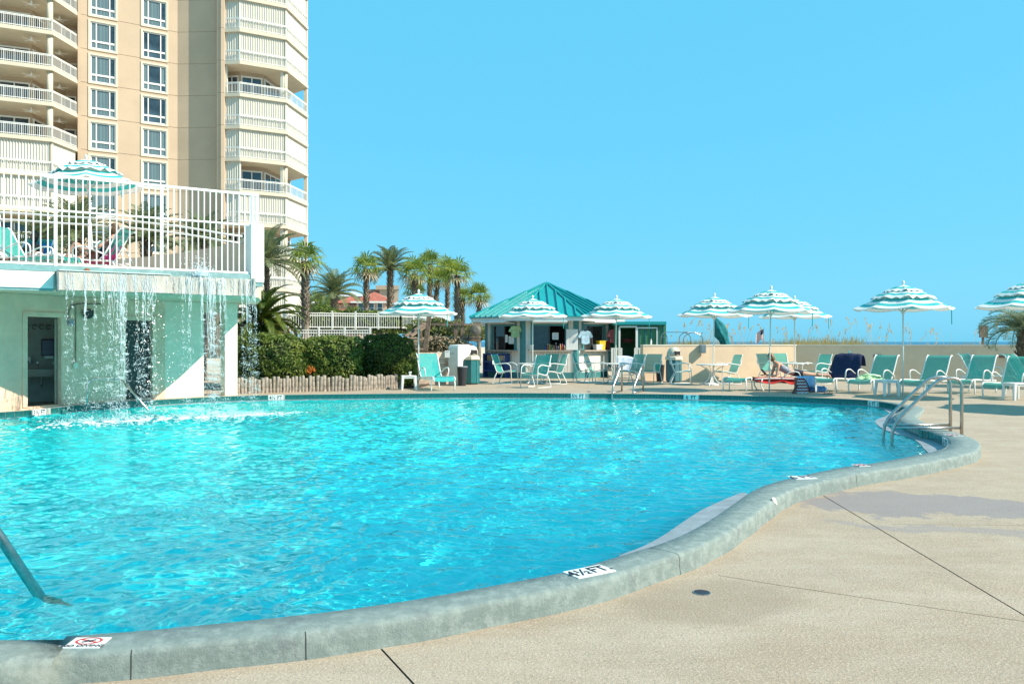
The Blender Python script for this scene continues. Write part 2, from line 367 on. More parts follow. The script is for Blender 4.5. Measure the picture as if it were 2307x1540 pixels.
# deck of sprayed concrete, cut by joints
def deck_mat():
    m = mat('sprayed_concrete', (.375, .285, .20), .88, var=.0, scale=.9, col2=(.325, .248, .175))
    t = m.node_tree; N = t.nodes; L = t.links; b = N['Principled BSDF']; tc = N['Texture Coordinate']
    def noise(s, d=6, r=.6, st=None):
        n = N.new('ShaderNodeTexNoise'); n.inputs['Scale'].default_value = s; n.inputs['Detail'].default_value = d; n.inputs['Roughness'].default_value = r
        if st:
            mp = N.new('ShaderNodeMapping'); mp.inputs['Scale'].default_value = st; L.new(tc.outputs['Object'], mp.inputs[0]); L.new(mp.outputs[0], n.inputs['Vector'])
        else: L.new(tc.outputs['Object'], n.inputs['Vector'])
        return n
    def ramp(n, a, b_):
        r = N.new('ShaderNodeValToRGB'); r.color_ramp.elements[0].position = a; r.color_ramp.elements[1].position = b_; L.new(n.outputs['Fac'], r.inputs[0]); return r
    def over(prev, fac, col, k):
        mx = N.new('ShaderNodeMix'); mx.data_type = 'RGBA'; mx.inputs[7].default_value = (*col, 1)
        mu = N.new('ShaderNodeMath'); mu.operation = 'MULTIPLY'; mu.inputs[1].default_value = k
        L.new(fac, mu.inputs[0]); L.new(mu.outputs[0], mx.inputs[0]); L.new(prev, mx.inputs[6]); return mx.outputs[2]
    c = N[m['ramp']].outputs[0]
    c = over(c, ramp(noise(1.1, 9, .75, (.45, 1.6, 1)), .44, .60).outputs[0], (.45, .38, .295), .55)
    c = over(c, ramp(noise(.32, 7, .7), .50, .64).outputs[0], (.33, .27, .195), .5)
    c = over(c, ramp(noise(2.3, 8, .7), .48, .66).outputs[0], (.44, .36, .27), .6)
    c = over(c, ramp(noise(.55, 6, .65), .52, .68).outputs[0], (.32, .255, .185), .55)
    kn = noise(62, 4, .65); c = over(c, ramp(kn, .53, .64).outputs[0], (.54, .445, .34), .75)
    c = over(c, ramp(noise(26, 6, .7), .55, .68).outputs[0], (.26, .21, .155), .55)
    c = over(c, ramp(noise(70, 3, .6), .60, .68).outputs[0], (.17, .135, .10), .8)
    # water stain with ragged edges, and the darker patch round the drain
    def blob(cx, cy, rx, ry, rot, warp, k0, k1, ns=1.2):
        mp = N.new('ShaderNodeMapping'); mp.inputs['Location'].default_value = (0, 0, 0)
        nz = noise(ns, 7, .65); wv = N.new('ShaderNodeVectorMath'); wv.operation = 'SCALE'; wv.inputs['Scale'].default_value = warp
        sb_ = N.new('ShaderNodeVectorMath'); sb_.operation = 'SUBTRACT'; sb_.inputs[1].default_value = (.5, .5, .5); L.new(nz.outputs['Color'], sb_.inputs[0]); L.new(sb_.outputs[0], wv.inputs[0])
        ad = N.new('ShaderNodeVectorMath'); ad.operation = 'ADD'; L.new(tc.outputs['Object'], ad.inputs[0]); L.new(wv.outputs[0], ad.inputs[1])
        s2 = N.new('ShaderNodeVectorMath'); s2.operation = 'SUBTRACT'; s2.inputs[1].default_value = (cx, cy, 0); L.new(ad.outputs[0], s2.inputs[0])
        ro = N.new('ShaderNodeVectorRotate'); ro.rotation_type = 'Z_AXIS'; ro.inputs['Angle'].default_value = rot; L.new(s2.outputs[0], ro.inputs[0])
        dv_ = N.new('ShaderNodeVectorMath'); dv_.operation = 'MULTIPLY'; dv_.inputs[1].default_value = (1/rx, 1/ry, 0); L.new(ro.outputs[0], dv_.inputs[0])
        ln = N.new('ShaderNodeVectorMath'); ln.operation = 'LENGTH'; L.new(dv_.outputs[0], ln.inputs[0])
        mr = N.new('ShaderNodeMapRange'); mr.inputs[1].default_value = k0; mr.inputs[2].default_value = k1; mr.inputs[3].default_value = 1; mr.inputs[4].default_value = 0; L.new(ln.outputs[1], mr.inputs[0]); return mr.outputs[0]
    st = G(2090, 1140, -.145); c = over(c, blob(st.x, st.y, 1.55, .62, .25, 2.2, .9, 1.02), (.215, .195, .205), .72)
    st = G(2190, 1195, -.145); c = over(c, blob(st.x, st.y, 1.3, .12, .3, .9, .8, 1.05), (.235, .215, .225), .5)
    st = G(1600, 1352, -.145); c = over(c, blob(st.x, st.y, .60, .40, -.5, .5, .8, 1.12, 2.0), (.26, .20, .14), .45)
    L.new(c, b.inputs['Base Color'])
    bp = N.new('ShaderNodeBump'); bp.inputs['Strength'].default_value = .9; bp.inputs['Distance'].default_value = .008
    L.new(kn.outputs['Fac'], bp.inputs['Height']); L.new(bp.outputs[0], b.inputs['Normal'])
    return m
M['deck'] = deck_mat()
M['joint'] = mat('dark_joint', (.06, .05, .04), .9)
ZN = -.145
joints = [([(848, 1449), (938, 1546)], .011), ([(1833, 1103), (2390, 1434)], .011), ([(1618, 1295), (1760, 1318), (2390, 1411)], .007), ([(2010, 1180.5), (2420, 1183)], .006)]
dv = [Vector((-26, -4)), Vector((34, -4)), Vector((34, 36)), Vector((-26, 36))]; loops = [[0, 1, 2, 3]]
pl = POOL[::2]; s0 = len(dv); dv += [Vector((p.x, p.y)) for p in pl]; loops.append(list(range(s0, s0+len(pl))))
holes = [pl]
for pts, wd in joints:
    g = [G(px, py, ZN) for px, py in pts]
    L_ = []; R_ = []
    for k, p in enumerate(g):
        t_ = (g[min(k+1, len(g)-1)]-g[max(0, k-1)]).normalized(); n_ = Vector((-t_.y, t_.x, 0))
        L_.append(p+n_*wd/2); R_.append(p-n_*wd/2)
    poly = L_+R_[::-1]; s0 = len(dv); dv += [Vector((p.x, p.y)) for p in poly]; loops.append(list(range(s0, s0+len(poly)))); holes.append(poly)
for y in np.arange(12.5, 22.5, .7):
    for x in np.arange(-12, 30, 1.6): dv.append(Vector((x, y)))
r_ = delaunay_2d_cdt(dv, [], loops, 1, 1e-7)
vv = r_[0]; fc = r_[2]
cen = np.array([[sum(vv[i].x for i in f)/len(f), sum(vv[i].y for i in f)/len(f)] for f in fc])
bad = np.zeros(len(fc), bool)
for h in holes: bad |= inside(cen[:, 0], cen[:, 1], h)
dk = MB(); dk.add([(v.x, v.y, zdeck(v.x, v.y)) for v in vv], [f for f, b_ in zip(fc, bad) if not b_])
pool_deck = dk.build('pool_deck', M['deck']); tag(pool_deck, kind='structure')
jb = MB()
for pts, wd in joints:
    g = [G(px, py, ZN) for px, py in pts]
    for a, b_ in zip(g[:-1], g[1:]):
        t_ = (b_-a).normalized(); n_ = Vector((-t_.y, t_.x, 0))*.03
        jb.quad(*[p+Vector((0, 0, -.012)) for p in (a+n_-t_*.02, a-n_-t_*.02, b_-n_+t_*.02, b_+n_+t_*.02)])
jo = jb.build('joint_filler', M['joint'], pool_deck)
# ------------------------------------------------------------------ waterline tiles and depth markers
M['tile'] = mat('teal_pool_tile', (.018, .145, .14), .18, var=.35, scale=2.0, spec=.6)
M['grout'] = mat('grey_grout', (.42, .44, .40), .9)
wl = thing('waterline_tiles', 'band of dark teal tiles along the pool waterline', 'tiles', G(1150, 884.5))
i0 = nearest_i(G(2108, 1014.5)); cnt = (nearest_i(Vector((-13.4, 14.6, 0)))-i0) % NP
path = [POOL[(i0+k) % NP] for k in range(cnt)]
g = MB(); npth = len(path)
pn = [-(lambda t_: Vector((t_.y, -t_.x, 0)))((path[min(k+1, npth-1)]-path[max(0, k-1)]).normalized()) for k in range(npth)]
g.add([p+n*.004+Vector((0, 0, -.004)) for p, n in zip(path, pn)]+[p+n*.004+Vector((0, 0, -.30)) for p, n in zip(path, pn)], [(k, k+1, npth+k+1, npth+k) for k in range(npth-1)])
g.build('grout_bed', M['grout'], wl, smooth=True, world=True, fixn=False)
marks = {}
for px, py, txt in ((75, 920, '3½ FT'), (622, 888.6, '4½ FT'), (1300, 885.3, '5½ FT'), (1557, 888.2, '6  FT'), (1962, 901.5, '6  FT'), (2131, 985, '6  FT')):
    p = G(px, py); marks[min(range(npth), key=lambda k: (path[k]-p).length_squared)] = txt
TW = .178; s_acc = 0.0; tile0 = None; k = 0
mk_idx = sorted(marks); cum = [0]
for a, b_ in zip(path[:-1], path[1:]): cum.append(cum[-1]+(b_-a).length)
def at_s(s):
    s = max(0, min(cum[-1]-1e-6, s)); j = int(np.searchsorted(cum, s, 'right'))-1; f = (s-cum[j])/(cum[j+1]-cum[j]); return path[j].lerp(path[j+1], f), pn[j].lerp(pn[min(j+1, npth-1)], f).normalized()
mS = {cum[k]: t_ for k, t_ in marks.items()}
s = .1
def text(body, size, m_, parent, loc, rot, name='lettering', sx=1.0):
    cu = bpy.data.curves.new(name, 'FONT'); cu.body = body; cu.size = size; cu.align_x = 'CENTER'; cu.align_y = 'CENTER'; cu.extrude = .0008; cu.offset = size*.018
    tmp = bpy.data.objects.new(name, cu); COL.objects.link(tmp); dg = bpy.context.evaluated_depsgraph_get()
    me = bpy.data.meshes.new_from_object(tmp.evaluated_get(dg)); bpy.data.objects.remove(tmp); me.materials.clear(); me.materials.append(m_)
    o = bpy.data.objects.new(name, me); COL.objects.link(o); o.parent = parent
    o.matrix_basis = Matrix.LocRotScale(Vector(loc), rot, Vector((sx, 1, 1))); return o
mk_mesh = None
while s < cum[-1]-.2:
    hit = next((ms for ms in mS if abs(ms-s) < .17), None)
    if hit is not None:
        p, n = at_s(hit); rz = math.atan2(n.y, n.x)+math.pi/2
        mk = MB().box((0, 0, 0), (.40, .014, .155)).build('depth_marker', M['ceramic'], wl, bevel=.003)
        mk.location = p+n*.010+Vector((0, 0, -.087))-wl.location; mk.rotation_euler = (0, 0, rz)
        text(mS[hit], .15, M['ink'], mk, (0, -.0085, .0), Euler((math.pi/2, 0, 0)).to_quaternion(), sx=.88)
        s = hit+.21+TW/2; mS.pop(hit); continue
    nxt = min([ms for ms in mS if ms > s], default=1e9)
    p, n = at_s(s); rz = math.atan2(n.y, n.x)+math.pi/2
    if s+TW/2 < nxt-.195:
        if tile0 is None: o = tile0 = MB().box((0, 0, 0), (TW-.008, .012, .15)).build('tile', M['tile'], wl, bevel=.003)
        else: o = tile0.copy(); COL.objects.link(o); o.parent = wl
        o.location = p+n*.008+Vector((0, 0, -.085))-wl.location; o.rotation_euler = (0, 0, rz)
    s += TW
# markers on the near coping
def cop_mark(corners, txt, lab, nod=False):
    c = [G(*q) for q in corners]; ctr = sum(c, Vector())/4
    u = ((c[1]-c[0])+(c[2]-c[3])).normalized(); rz = math.atan2(u.y, u.x)
    W_ = ((c[1]-c[0]).length+(c[2]-c[3]).length)/2; H_ = ((c[3]-c[0]).length+(c[2]-c[1]).length)/2
    o = thing('coping_marker', lab, 'marker', ctr+Vector((0, 0, .003)), rz)
    MB().box((0, 0, .0), (W_, H_, .008)).build('marker_plate', M['ceramic'], o)
    q = Euler((0, 0, 0)).to_quaternion()
    if nod:
        text('NO DIVING', H_*.27, M['ink'], o, (0, -H_*.36, .0055), q, sx=1.1)
        n_ = 28; m = MB(); r0, r1 = H_*.34, H_*.27
        m.add([(r*1.45*math.cos(2*math.pi*k/n_), H_*.13+r*math.sin(2*math.pi*k/n_), .0052) for r in (r0, r1) for k in range(n_)], [(k, (k+1) % n_, n_+(k+1) % n_, n_+k) for k in range(n_)])
        m.bar((-H_*.38, H_*.3, .0052), (H_*.38, -H_*.04, .0052), .012, .001); m.build('prohibition_ring', M['red'], o)
        m = MB(); m.bar((-H_*.2, 0, .0056), (H_*.22, H_*.24, .0056), .012, .001); m.bar((-H_*.1, H_*.22, .0056), (H_*.12, H_*.02, .0056), .008, .001); m.build('diver_symbol', M['ink'], o)
    else: text(txt, H_*.95, M['ink'], o, (0, 0, .0055), q, sx=.8)
    return o
cop_mark([(1307, 1303), (1388, 1286), (1350, 1273), (1264, 1290)], '4½FT.', 'white four and a half feet tile on the near coping')
cop_mark([(147, 1461), (232, 1459), (242, 1438), (166, 1438)], '', 'white no diving tile with red ring on the near coping', True)
cop_mark([(1777, 1080), (1828, 1077.5), (1832, 1072), (1790, 1073.5)], '6 FT', 'small white depth tile beside the curving coping bend')
cop_mark([(1922, 1051), (1948, 1049), (1955, 1046), (1930, 1047)], '', 'tiny worn no diving tile towards the steel step rails', True)
cop_mark([(2137, 982), (2162, 981), (2160, 978), (2134, 979)], '', 'faded no diving tile on the coping behind the steel step rails', True)
# round drain in a sunken stained patch of the deck
dr = thing('deck_drain', 'small dark round drain in the deck', 'drain', G(1581, 1334, ZN+.001))
MB().lathe([(.0, .0), (.052, .0), (.052, .004), (.0, .006)], n=24).build('grate', M['ink'], dr); MB().lathe([(.052, .0), (.058, .0), (.058, .003), (.052, .004)], n=24).build('ring', M['steel'], dr)
# ------------------------------------------------------------------ bath house under the upper terrace
M['sage'] = mat('sage_stucco', (.82, .55, .40), .9, var=.07, scale=2.5, bump=.35, bscale=45)
M['cream_stucco'] = mat('cream_stucco', (.78, .70, .56), .9, var=.05, scale=2.5, bump=.4, bscale=45)
M['white_stucco'] = mat('white_stucco', (.80, .79, .74), .9, var=.05, scale=3, bump=.4, bscale=50)
M['tan_stucco'] = mat('tan_stucco', (.62, .50, .37), .9, var=.05, scale=2)
M['teal_paint'] = mat('grey_teal_paint', (.20, .36, .37), .6, var=.1, scale=5)
M['weir'] = mat('lime_streaked_steel', (.50, .47, .42), .55, .25, var=.0, scale=5.5, col2=(.24, .225, .20), bump=.4, bscale=30)
ru = M['weir'].node_tree; mp = ru.nodes.new('ShaderNodeMapping'); mp.inputs['Scale'].default_value = (1, 1, .18)
ru.links.new(ru.nodes['Texture Coordinate'].outputs['Object'], mp.inputs[0]); ru.links.new(mp.outputs[0], ru.nodes['Noise Texture'].inputs['Vector'])
EA = Vector((X_(0, 16.1), 16.1, 0)); EB = Vector((X_(568, 18.75), 18.75, 0)); EU = (EB-EA).normalized(); EN = Vector((EU.y, -EU.x, 0)); EL = (EB-EA).length
def E(s, z=0, o=0): return EA+EU*s+EN*o+Vector((0, 0, z))
house = thing('bath_house', 'sage green bath house with open doorways below the terrace', 'building', (X_(180, 19.2), 19.4, 0))
def wp(px, d): return Vector((X_(px, d), d, 0))
hw = [wp(-330, 14.6), wp(-150, 16.0), wp(0, 17.42), wp(50, 17.83), wp(146, 18.82), wp(272, 20.2), wp(352, 20.93), wp(372, 21.1)]
mb = MB()
mb.wall(hw[0], hw[1], -.3, 2.56, .2); mb.wall(hw[1], hw[2], -.3, 2.56, .2); mb.wall(hw[2], hw[3], -.3, 2.56, .2)
mb.wall(hw[4], hw[5], -.3, 2.56, .2); mb.wall(hw[6], hw[7], -.3, 2.56, .2)
mb.wall(hw[3], hw[4], 2.14, 2.56, .2); mb.wall(hw[5], hw[6], 2.12, 2.56, .2)
mb.wall(hw[3], hw[4], -.3, .03, .2); mb.wall(hw[5], hw[6], -.3, .02, .2)
mb.build('wall', M['sage'], house, world=True)
wing = [wp(372, 21.1), wp(459, 21.95)]
mb = MB().wall(wing[0], wing[1], -.2, 2.56, .22); mb.build('wing_wall', M['cream_stucco'], house, world=True)
mb = MB().prism([wp(497, 22.3), wp(507, 22.15), wp(535, 22.35), wp(527, 22.65)], -.2, 2.56); mb.build('pillar', M['cream_stucco'], house, world=True)
mb = MB().wall(wing[1]+Vector((0, .02, 0)), wp(497, 22.3), 2.3, 2.56, .2); mb.build('lintel', M['sage'], house, world=True)
back = [p+Vector((-2.6, 2.0, 0)) for p in (hw[0], hw[2], hw[7])]
mb = MB(); mb.wall(back[0], back[1], -.3, 2.56, .15); mb.wall(back[1], back[2], -.3, 2.56, .15); mb.wall(hw[7]+Vector((-.25, .15, 0)), back[2], -.3, 2.56, .15)
M['room_wall'] = mat('room_paint', (.42, .42, .36), .9)
mb.build('inner_wall', M['room_wall'], house, world=True)
fl = MB().prism([hw[0]+Vector((-.1, .1, 0)), hw[2]+Vector((-.1, .1, 0)), hw[5]+Vector((-.1, .1, 0)), hw[7]+Vector((-.1, .1, 0)), back[2], back[1], back[0]], -.25, -.02).build('inner_floor', mat('brown_floor_tile', (.16, .12, .09), .6), house, world=True)
def frame(a, b, top, nm='door_frame', bot=.03):
    u = (b-a).normalized(); n = Vector((u.y, -u.x, 0)); m = MB(); t = .11
    for p in (a+u*t/2, b-u*t/2): m.box(p+n*.012-n*.05+Vector((0, 0, (top+bot)/2)), (t, .13, top-bot), math.atan2(u.y, u.x))
    m.box((a+b)/2+n*.014-n*.05+Vector((0, 0, top+.055)), ((b-a).length, .134, .11), math.atan2(u.y, u.x))
    return m.build(nm, M['sage'], house, world=True)
frame(hw[3], hw[4], 2.06); frame(hw[5], hw[6], 2.04)
u34 = (hw[4]-hw[3]).normalized(); n34 = Vector((u34.y, -u34.x, 0)); a34 = math.atan2(u34.y, u34.x)
# open brown door folded back in the first doorway
lv = Vector((-.50, .866, 0)); la = math.atan2(lv.y, lv.x)
dl = MB().box(hw[4]-u34*.16-n34*.1+lv*.42+Vector((0, 0, 1.03)), (.8, .045, 1.98), la).build('door', mat('taupe_door', (.34, .26, .19), .6), house, world=True)
MB().tube([hw[4]-u34*.22-n34*.1+lv*.72+Vector((0, 0, .98)), hw[4]-u34*.22-n34*.1+lv*.60+Vector((0, 0, .98))], .015, 6).build('door_handle', M['steel'], dl, world=True)
# second doorway: dark slatted gate
M['gate_dark'] = mat('dark_green_gate', (.03, .042, .04), .6)
u56 = (hw[6]-hw[5]).normalized(); n56 = Vector((u56.y, -u56.x, 0)); a56 = math.atan2(u56.y, u56.x); L56 = (hw[6]-hw[5]).length
gt = MB().box((hw[5]+hw[6])/2-n56*.14+Vector((0, 0, 1.03)), (L56-.24, .03, 2.0), a56).build('gate', M['gate_dark'], house, world=True)
# fittings seen through the first doorway
inr = hw[3]*.56+hw[4]*.44; vd = Vector((inr.x, inr.y, 0)).normalized(); n34 = -vd; u34 = Vector((vd.y, -vd.x, 0)); a34 = math.atan2(u34.y, u34.x)
MB().box(inr+vd*2.05+Vector((0, 0, 1.27)), (2.6, .08, 2.56), a34).build('tiled_partition', M['room_wall'], house, world=True)
cb = inr-n34*1.75
sinkc = MB(); sinkc.box(cb+Vector((0, 0, .80)), (1.9, .55, .05), a34); sinkc.box(cb+n34*.26+Vector((0, 0, .72)), (1.9, .04, .16), a34)
ct = thing('sink_counter', 'dim stone sink counter seen through the first bath house doorway', 'counter', cb)
sinkc.build('counter_top', mat('grey_stone', (.36, .32, .26), .4), ct, world=True)
MB().tube([cb+Vector((0, 0, .72)), cb+Vector((0, 0, .45)), cb-n34*.2+Vector((0, 0, .40))], .025, 8).build('drain_pipe', M['steel'], ct, world=True)
MB().tube([cb+Vector((-.1, 0, .83)), cb+Vector((-.1, 0, .98))]+[cb+Vector((-.1, 0, .98))+n34*.12], .018, 8).build('tap', M['steel'], ct, world=True)
MB().box(cb+n34*.0+u34*.62+Vector((0, 0, .4)), (.06, .5, .8), a34).build('support', M['dark'], ct, world=True)
pd = inr-n34*1.92+u34*.16
tdp = thing('towel_dispenser', 'dark blue paper towel dispenser on the restroom wall', 'dispenser', pd+Vector((0, 0, 1.12)))
MB().box(pd+Vector((0, 0, 1.35)), (.34, .2, .42), a34).build('housing', mat('smoked_blue_plastic', (.015, .025, .07), .25), tdp, world=True, bevel=.03)
MB().box(pd+n34*.03+Vector((0, 0, 1.11)), (.2, .1, .06), a34).build('paper_towel', M['white_plastic'], tdp, world=True)
sd = inr-n34*1.95-u34*.3
sdp = thing('soap_dispenser', 'small pale soap dispenser beside the paper towel dispenser', 'dispenser', sd+Vector((0, 0, .95)))
MB().box(sd+Vector((0, 0, 1.04)), (.14, .1, .17), a34).build('housing', M['white_plastic'], sdp, world=True, bevel=.02)
MB().box(sd+n34*.05+Vector((0, 0, .99)), (.05, .04, .06), a34).build('button', M['black'], sdp, world=True)
hk = inr-n34*1.96+Vector((0, 0, 1.86))
hkr = thing('hook_rail', 'row of dark coat hooks high on the restroom wall', 'hooks', hk)
MB().box(hk, (.8, .02, .12), a34).build('rail', M['room_wall'], hkr, world=True)
for k in range(5):
    c = hk+u34*(-.3+.15*k)+n34*.05
    MB().tube([c+u34*(.05*math.cos(a))+Vector((0, 0, .05*math.sin(a))) for a in np.linspace(.3, 5.4, 10)], .009, 5).build('hook', M['black'], hkr, world=True)
# conduit and lamp box on the wall between the doorways
uu = (hw[5]-hw[4]).normalized(); un = Vector((uu.y, -uu.x, 0)); Lw = (hw[5]-hw[4]).length
def W45(px, z, o=.03):                # point on that wall below photograph column px
    best = min((k/400 for k in range(401)), key=lambda t_: abs(CX+FPX*(hw[4].x+(hw[5].x-hw[4].x)*t_)/(hw[4].y+(hw[5].y-hw[4].y)*t_)-px))
    return hw[4].lerp(hw[5], best)+un*o+Vector((0, 0, z))
cdt = thing('electrical_conduit', 'rusty conduit running down the sage wall to an outlet', 'conduit', W45(169, .8))
MB().tube([W45(152, 2.03), W45(153, 2.2), W45(160, 2.36), W45(175, 2.40), W45(225, 2.42)], .018, 6).build('bent_pipe', mat('rusty_pipe', (.26, .21, .15), .8, var=.3), cdt, world=True)
MB().tube([W45(169, 2.38), W45(168.5, .98)], .013, 6).build('drop_pipe', bpy.data.materials['rusty_pipe'], cdt, world=True)
MB().box(W45(168, .93), (.11, .06, .14), math.atan2(uu.y, uu.x)).build('outlet_box', M['cream_stucco'], cdt, world=True)
MB().box(W45(156, 1.95, .05), (.1, .1, .14), math.atan2(uu.y, uu.x)).build('switch_box', mat('blue_grey_box', (.25, .29, .34), .5), cdt, world=True)
fl_ = thing('flood_lamp', 'dark wall flood lamp half hidden by falling water', 'lamp', W45(190, 2.2))
MB().lathe([(.05, -.1), (.11, -.05), (.12, .1), (.06, .14)], W45(190, 2.15, .14), 12).build('lamp_head', M['black'], fl_, world=True)
MB().tube([W45(190, 2.2, 0), W45(190, 2.2, .14)], .02, 6).build('arm', M['black'], fl_, world=True)

# upper terrace: slab, parapet band, kerb
terr = thing('upper_terrace', 'raised terrace slab with white parapet band and teal kerb above the bath house', 'terrace', E(2, 2.55))
edge_pts = [E(-4.4), E(EL-.05, 0, -.06), Vector((-6.15, 19.4, 0)), Vector((-6.5, 20.7, 0)), Vector((-7.3, 22.9, 0)), Vector((-9.1, 23.9, 0)), Vector((-11.1, 25.0, 0)), Vector((-13.5, 26.1, 0)), Vector((-18, 26.6, 0)), Vector((-18, 13, 0))]
MB().prism(edge_pts, 2.565, 2.95).build('slab', M['sage'], terr, world=True)
mb = MB()
mb.prism([E(-4.4, 0, .06), E(.93, 0, .06), E(.98, 0, -.02), E(-4.4, 0, -.02)], 2.60, 2.94); mb.build('parapet_band', M['white_stucco'], terr, world=True)
mb = MB(); mb.prism([E(-4.4, 0, .035), E(.93, 0, .035), E(.93, 0, -.03), E(-4.4, 0, -.03)], 2.545, 2.60)
mb.prism([E(-4.4, 0, .03), E(EL-.03, 0, .03), E(EL-.03, 0, -.2), E(-4.4, 0, -.2)], 2.952, 3.07); mb.build('kerb', M['teal_paint'], terr, world=True)
mb = MB().prism([E(EL-.04, 0, .06), E(EL+.27, 0, .06), E(EL+.27, 0, -.55), E(EL-.04, 0, -.55)], 2.88, 4.27); mb.build('pier', M['white_stucco'], terr, world=True, bevel=.03)
mb = MB().prism([E(EL-.02, 0, .03), E(EL+.24, 0, .03), E(EL+.24, 0, -.5), E(EL-.02, 0, -.5)], 2.80, 2.878); mb.build('pier_base', M['teal_paint'], terr, world=True)
# curving parapet wall at the back of the terrace
cw = catmull([wp(566, 19.6), wp(556, 20.5), wp(500, 22.2), wp(432, 23.2), wp(350, 24.4), wp(200, 25.6), wp(0, 26.1), wp(-150, 26.2)], .4)
mb = MB(); nn = len(cw)
for a, b_ in zip(cw[:-1], cw[1:]): mb.wall(b_, a, 2.9, 4.2-.12*max(0, (a.y-20)/6), .18)
mb.build('curved_parapet', M['tan_stucco'], terr, world=True)
hr = thing('ramp_handrail', 'pair of white handrails sloping down behind the picket fence', 'handrail', wp(250, 21.8)+Vector((0, 0, 3)))
for dz in (0, .19):
    pts = [(-120, 492), (0, 494), (140, 503), (270, 511), (420, 528), (500, 542), (545, 548)]
    MB().tube(catmull([Q(px, py-dz*82, 21.8-.002*px) for px, py in pts], .4), .028, 8).build('rail', M['white_metal'], hr, smooth=True, world=True)
for px, py in ((0, 494), (200, 507), (420, 528)):
    p = Q(px, py, 21.8-.002*px); MB().tube([Vector((p.x, p.y, 2.94)), p+Vector((0, 0, .16))], .025, 8).build('post', M['white_metal'], hr, smooth=True, world=True)

# tall white picket fence along the terrace edge
ZB, ZT, ZM = 3.085, 4.95, 4.23
pf = thing('picket_fence', 'tall white metal picket fence along the terrace edge above the waterfall', 'fence', E(2, 3.07))
for z, h in ((ZB+.02, .045), (ZT, .055), (ZM, .04)):
    MB().bar(E(-4.4, z, -.03), E(EL+.16, z, -.03), .04, h).build('rail', M['white_metal'], pf, world=True)
pk = None; base_s = .0
for k in range(-32, 39):
    s = .065+.1285*k
    if s > EL+.12: break
    if pk is None: pk = MB().box((0, 0, 0), (.024, .024, ZT-ZB), math.atan2(EU.y, EU.x)).build('picket', M['white_metal'], pf)
    o = pk if k == -32 else pk.copy()
    if k != -32: COL.objects.link(o); o.parent = pf
    o.location = E(s, (ZT+ZB)/2, -.03)-pf.location
for s in (-3.2, -1.05, .975, 3.02, EL+.02):
    MB().box(E(s, (3.0+ZT+.02)/2, -.03), (.065, .065, ZT+.02-3.0), math.atan2(EU.y, EU.x)).build('post', M['white_metal'], pf, world=True)
for s in (.06, .22): MB().box(E(EL+.16, 4.6, -.03-s), (.04, .04, .7), math.atan2(EU.y, EU.x)).build('end_post', M['white_metal'], pf, world=True)

# waterfall weir: two streaked sheets fixed below the kerb
wr = thing('waterfall_weir', 'lime streaked grey waterfall weir hung below the terrace kerb', 'weir', E(2.8, 2.55))
def weir_panel(s0, s1, o0, o1, zb, zt):
    m = MB(); a, b_ = E(s0), E(s1)
    vs = [E(s0, zt, .05), E(s0, zt, o0), E(s0, zb, o1), E(s0, zb, .05), E(s1, zt, .05), E(s1, zt, o0), E(s1, zb, o1), E(s1, zb, .05)]
    m.add(vs, [(0, 1, 2, 3), (4, 7, 6, 5), (0, 4, 5, 1), (1, 5, 6, 2), (2, 6, 7, 3), (3, 7, 4, 0)])
    return m.build('weir_sheet', M['weir'], wr, world=True)
weir_panel(1.0, 3.18, .30, .38, 2.555, 2.955); weir_panel(3.19, EL-.06, .26, .30, 2.55, 2.935)
MB().box(E(1.0, 2.75, .21), (.03, .38, .43), math.atan2(EU.y, EU.x)).build('end_plate', M['steel'], wr, world=True)
MB().box(E(EL-.03, 2.75, .2), (.05, .3, .42), math.atan2(EU.y, EU.x)).build('end_plate', M['weir'], wr, world=True)
MB().prism([E(1.02, 0, .33), E(3.15, 0, .33), E(3.15, 0, .05), E(1.02, 0, .05)], 2.957, 2.972).build('lip', mat('lime_white', (.72, .70, .64), .6), wr, world=True)
rs = thing('rust_stain_bolt', 'round rusty bolt boss on the teal kerb', 'bolt', E(1.55, 2.99, .04))
MB().lathe([(.0, -.01), (.06, -.01), (.055, .02), (.02, .03)], (0, 0, 0), 12).build('boss', mat('rust', (.25, .09, .03), .9, var=.3, scale=30), rs).rotation_euler = (math.pi/2, 0, 0.56)

# handrails in the water by the waterfall and at the near corner
def tube_thing(name, label, cat, ptss, r, loc, parts='rail', group=None, m='steel', n=12):
    o = thing(name, label, cat, loc, group=group)
    for pts in ptss: MB().tube(pts, r, n).build(parts, M[m], o, smooth=True, world=True)
    return o
a, b_, c_, d_ = Q(196, 914, 18.2), Q(196, 853, 18.2), Q(272, 852, 18.6), Q(335, 925, 18.0)
tube_thing('grab_rail', 'arched grab rail at the waterfall side below the second doorway', 'handrail', [fillet([a, b_, c_, d_], .22)], .024, Vector((a.x, a.y, 0)))
tube_thing('step_rail', 'thick grey handrail rising from the water by the no diving tile', 'handrail',
           [fillet([Vector((-2.96, 5.313, -.46)), Vector((-3.52, 5.02, .72)), Vector((-3.78, 4.6, .8)), Vector((-3.95, 3.6, .75)), Vector((-3.98, 3.45, -.16))], .2, 7)], .032, Vector((-3.95, 3.5, -.14)))
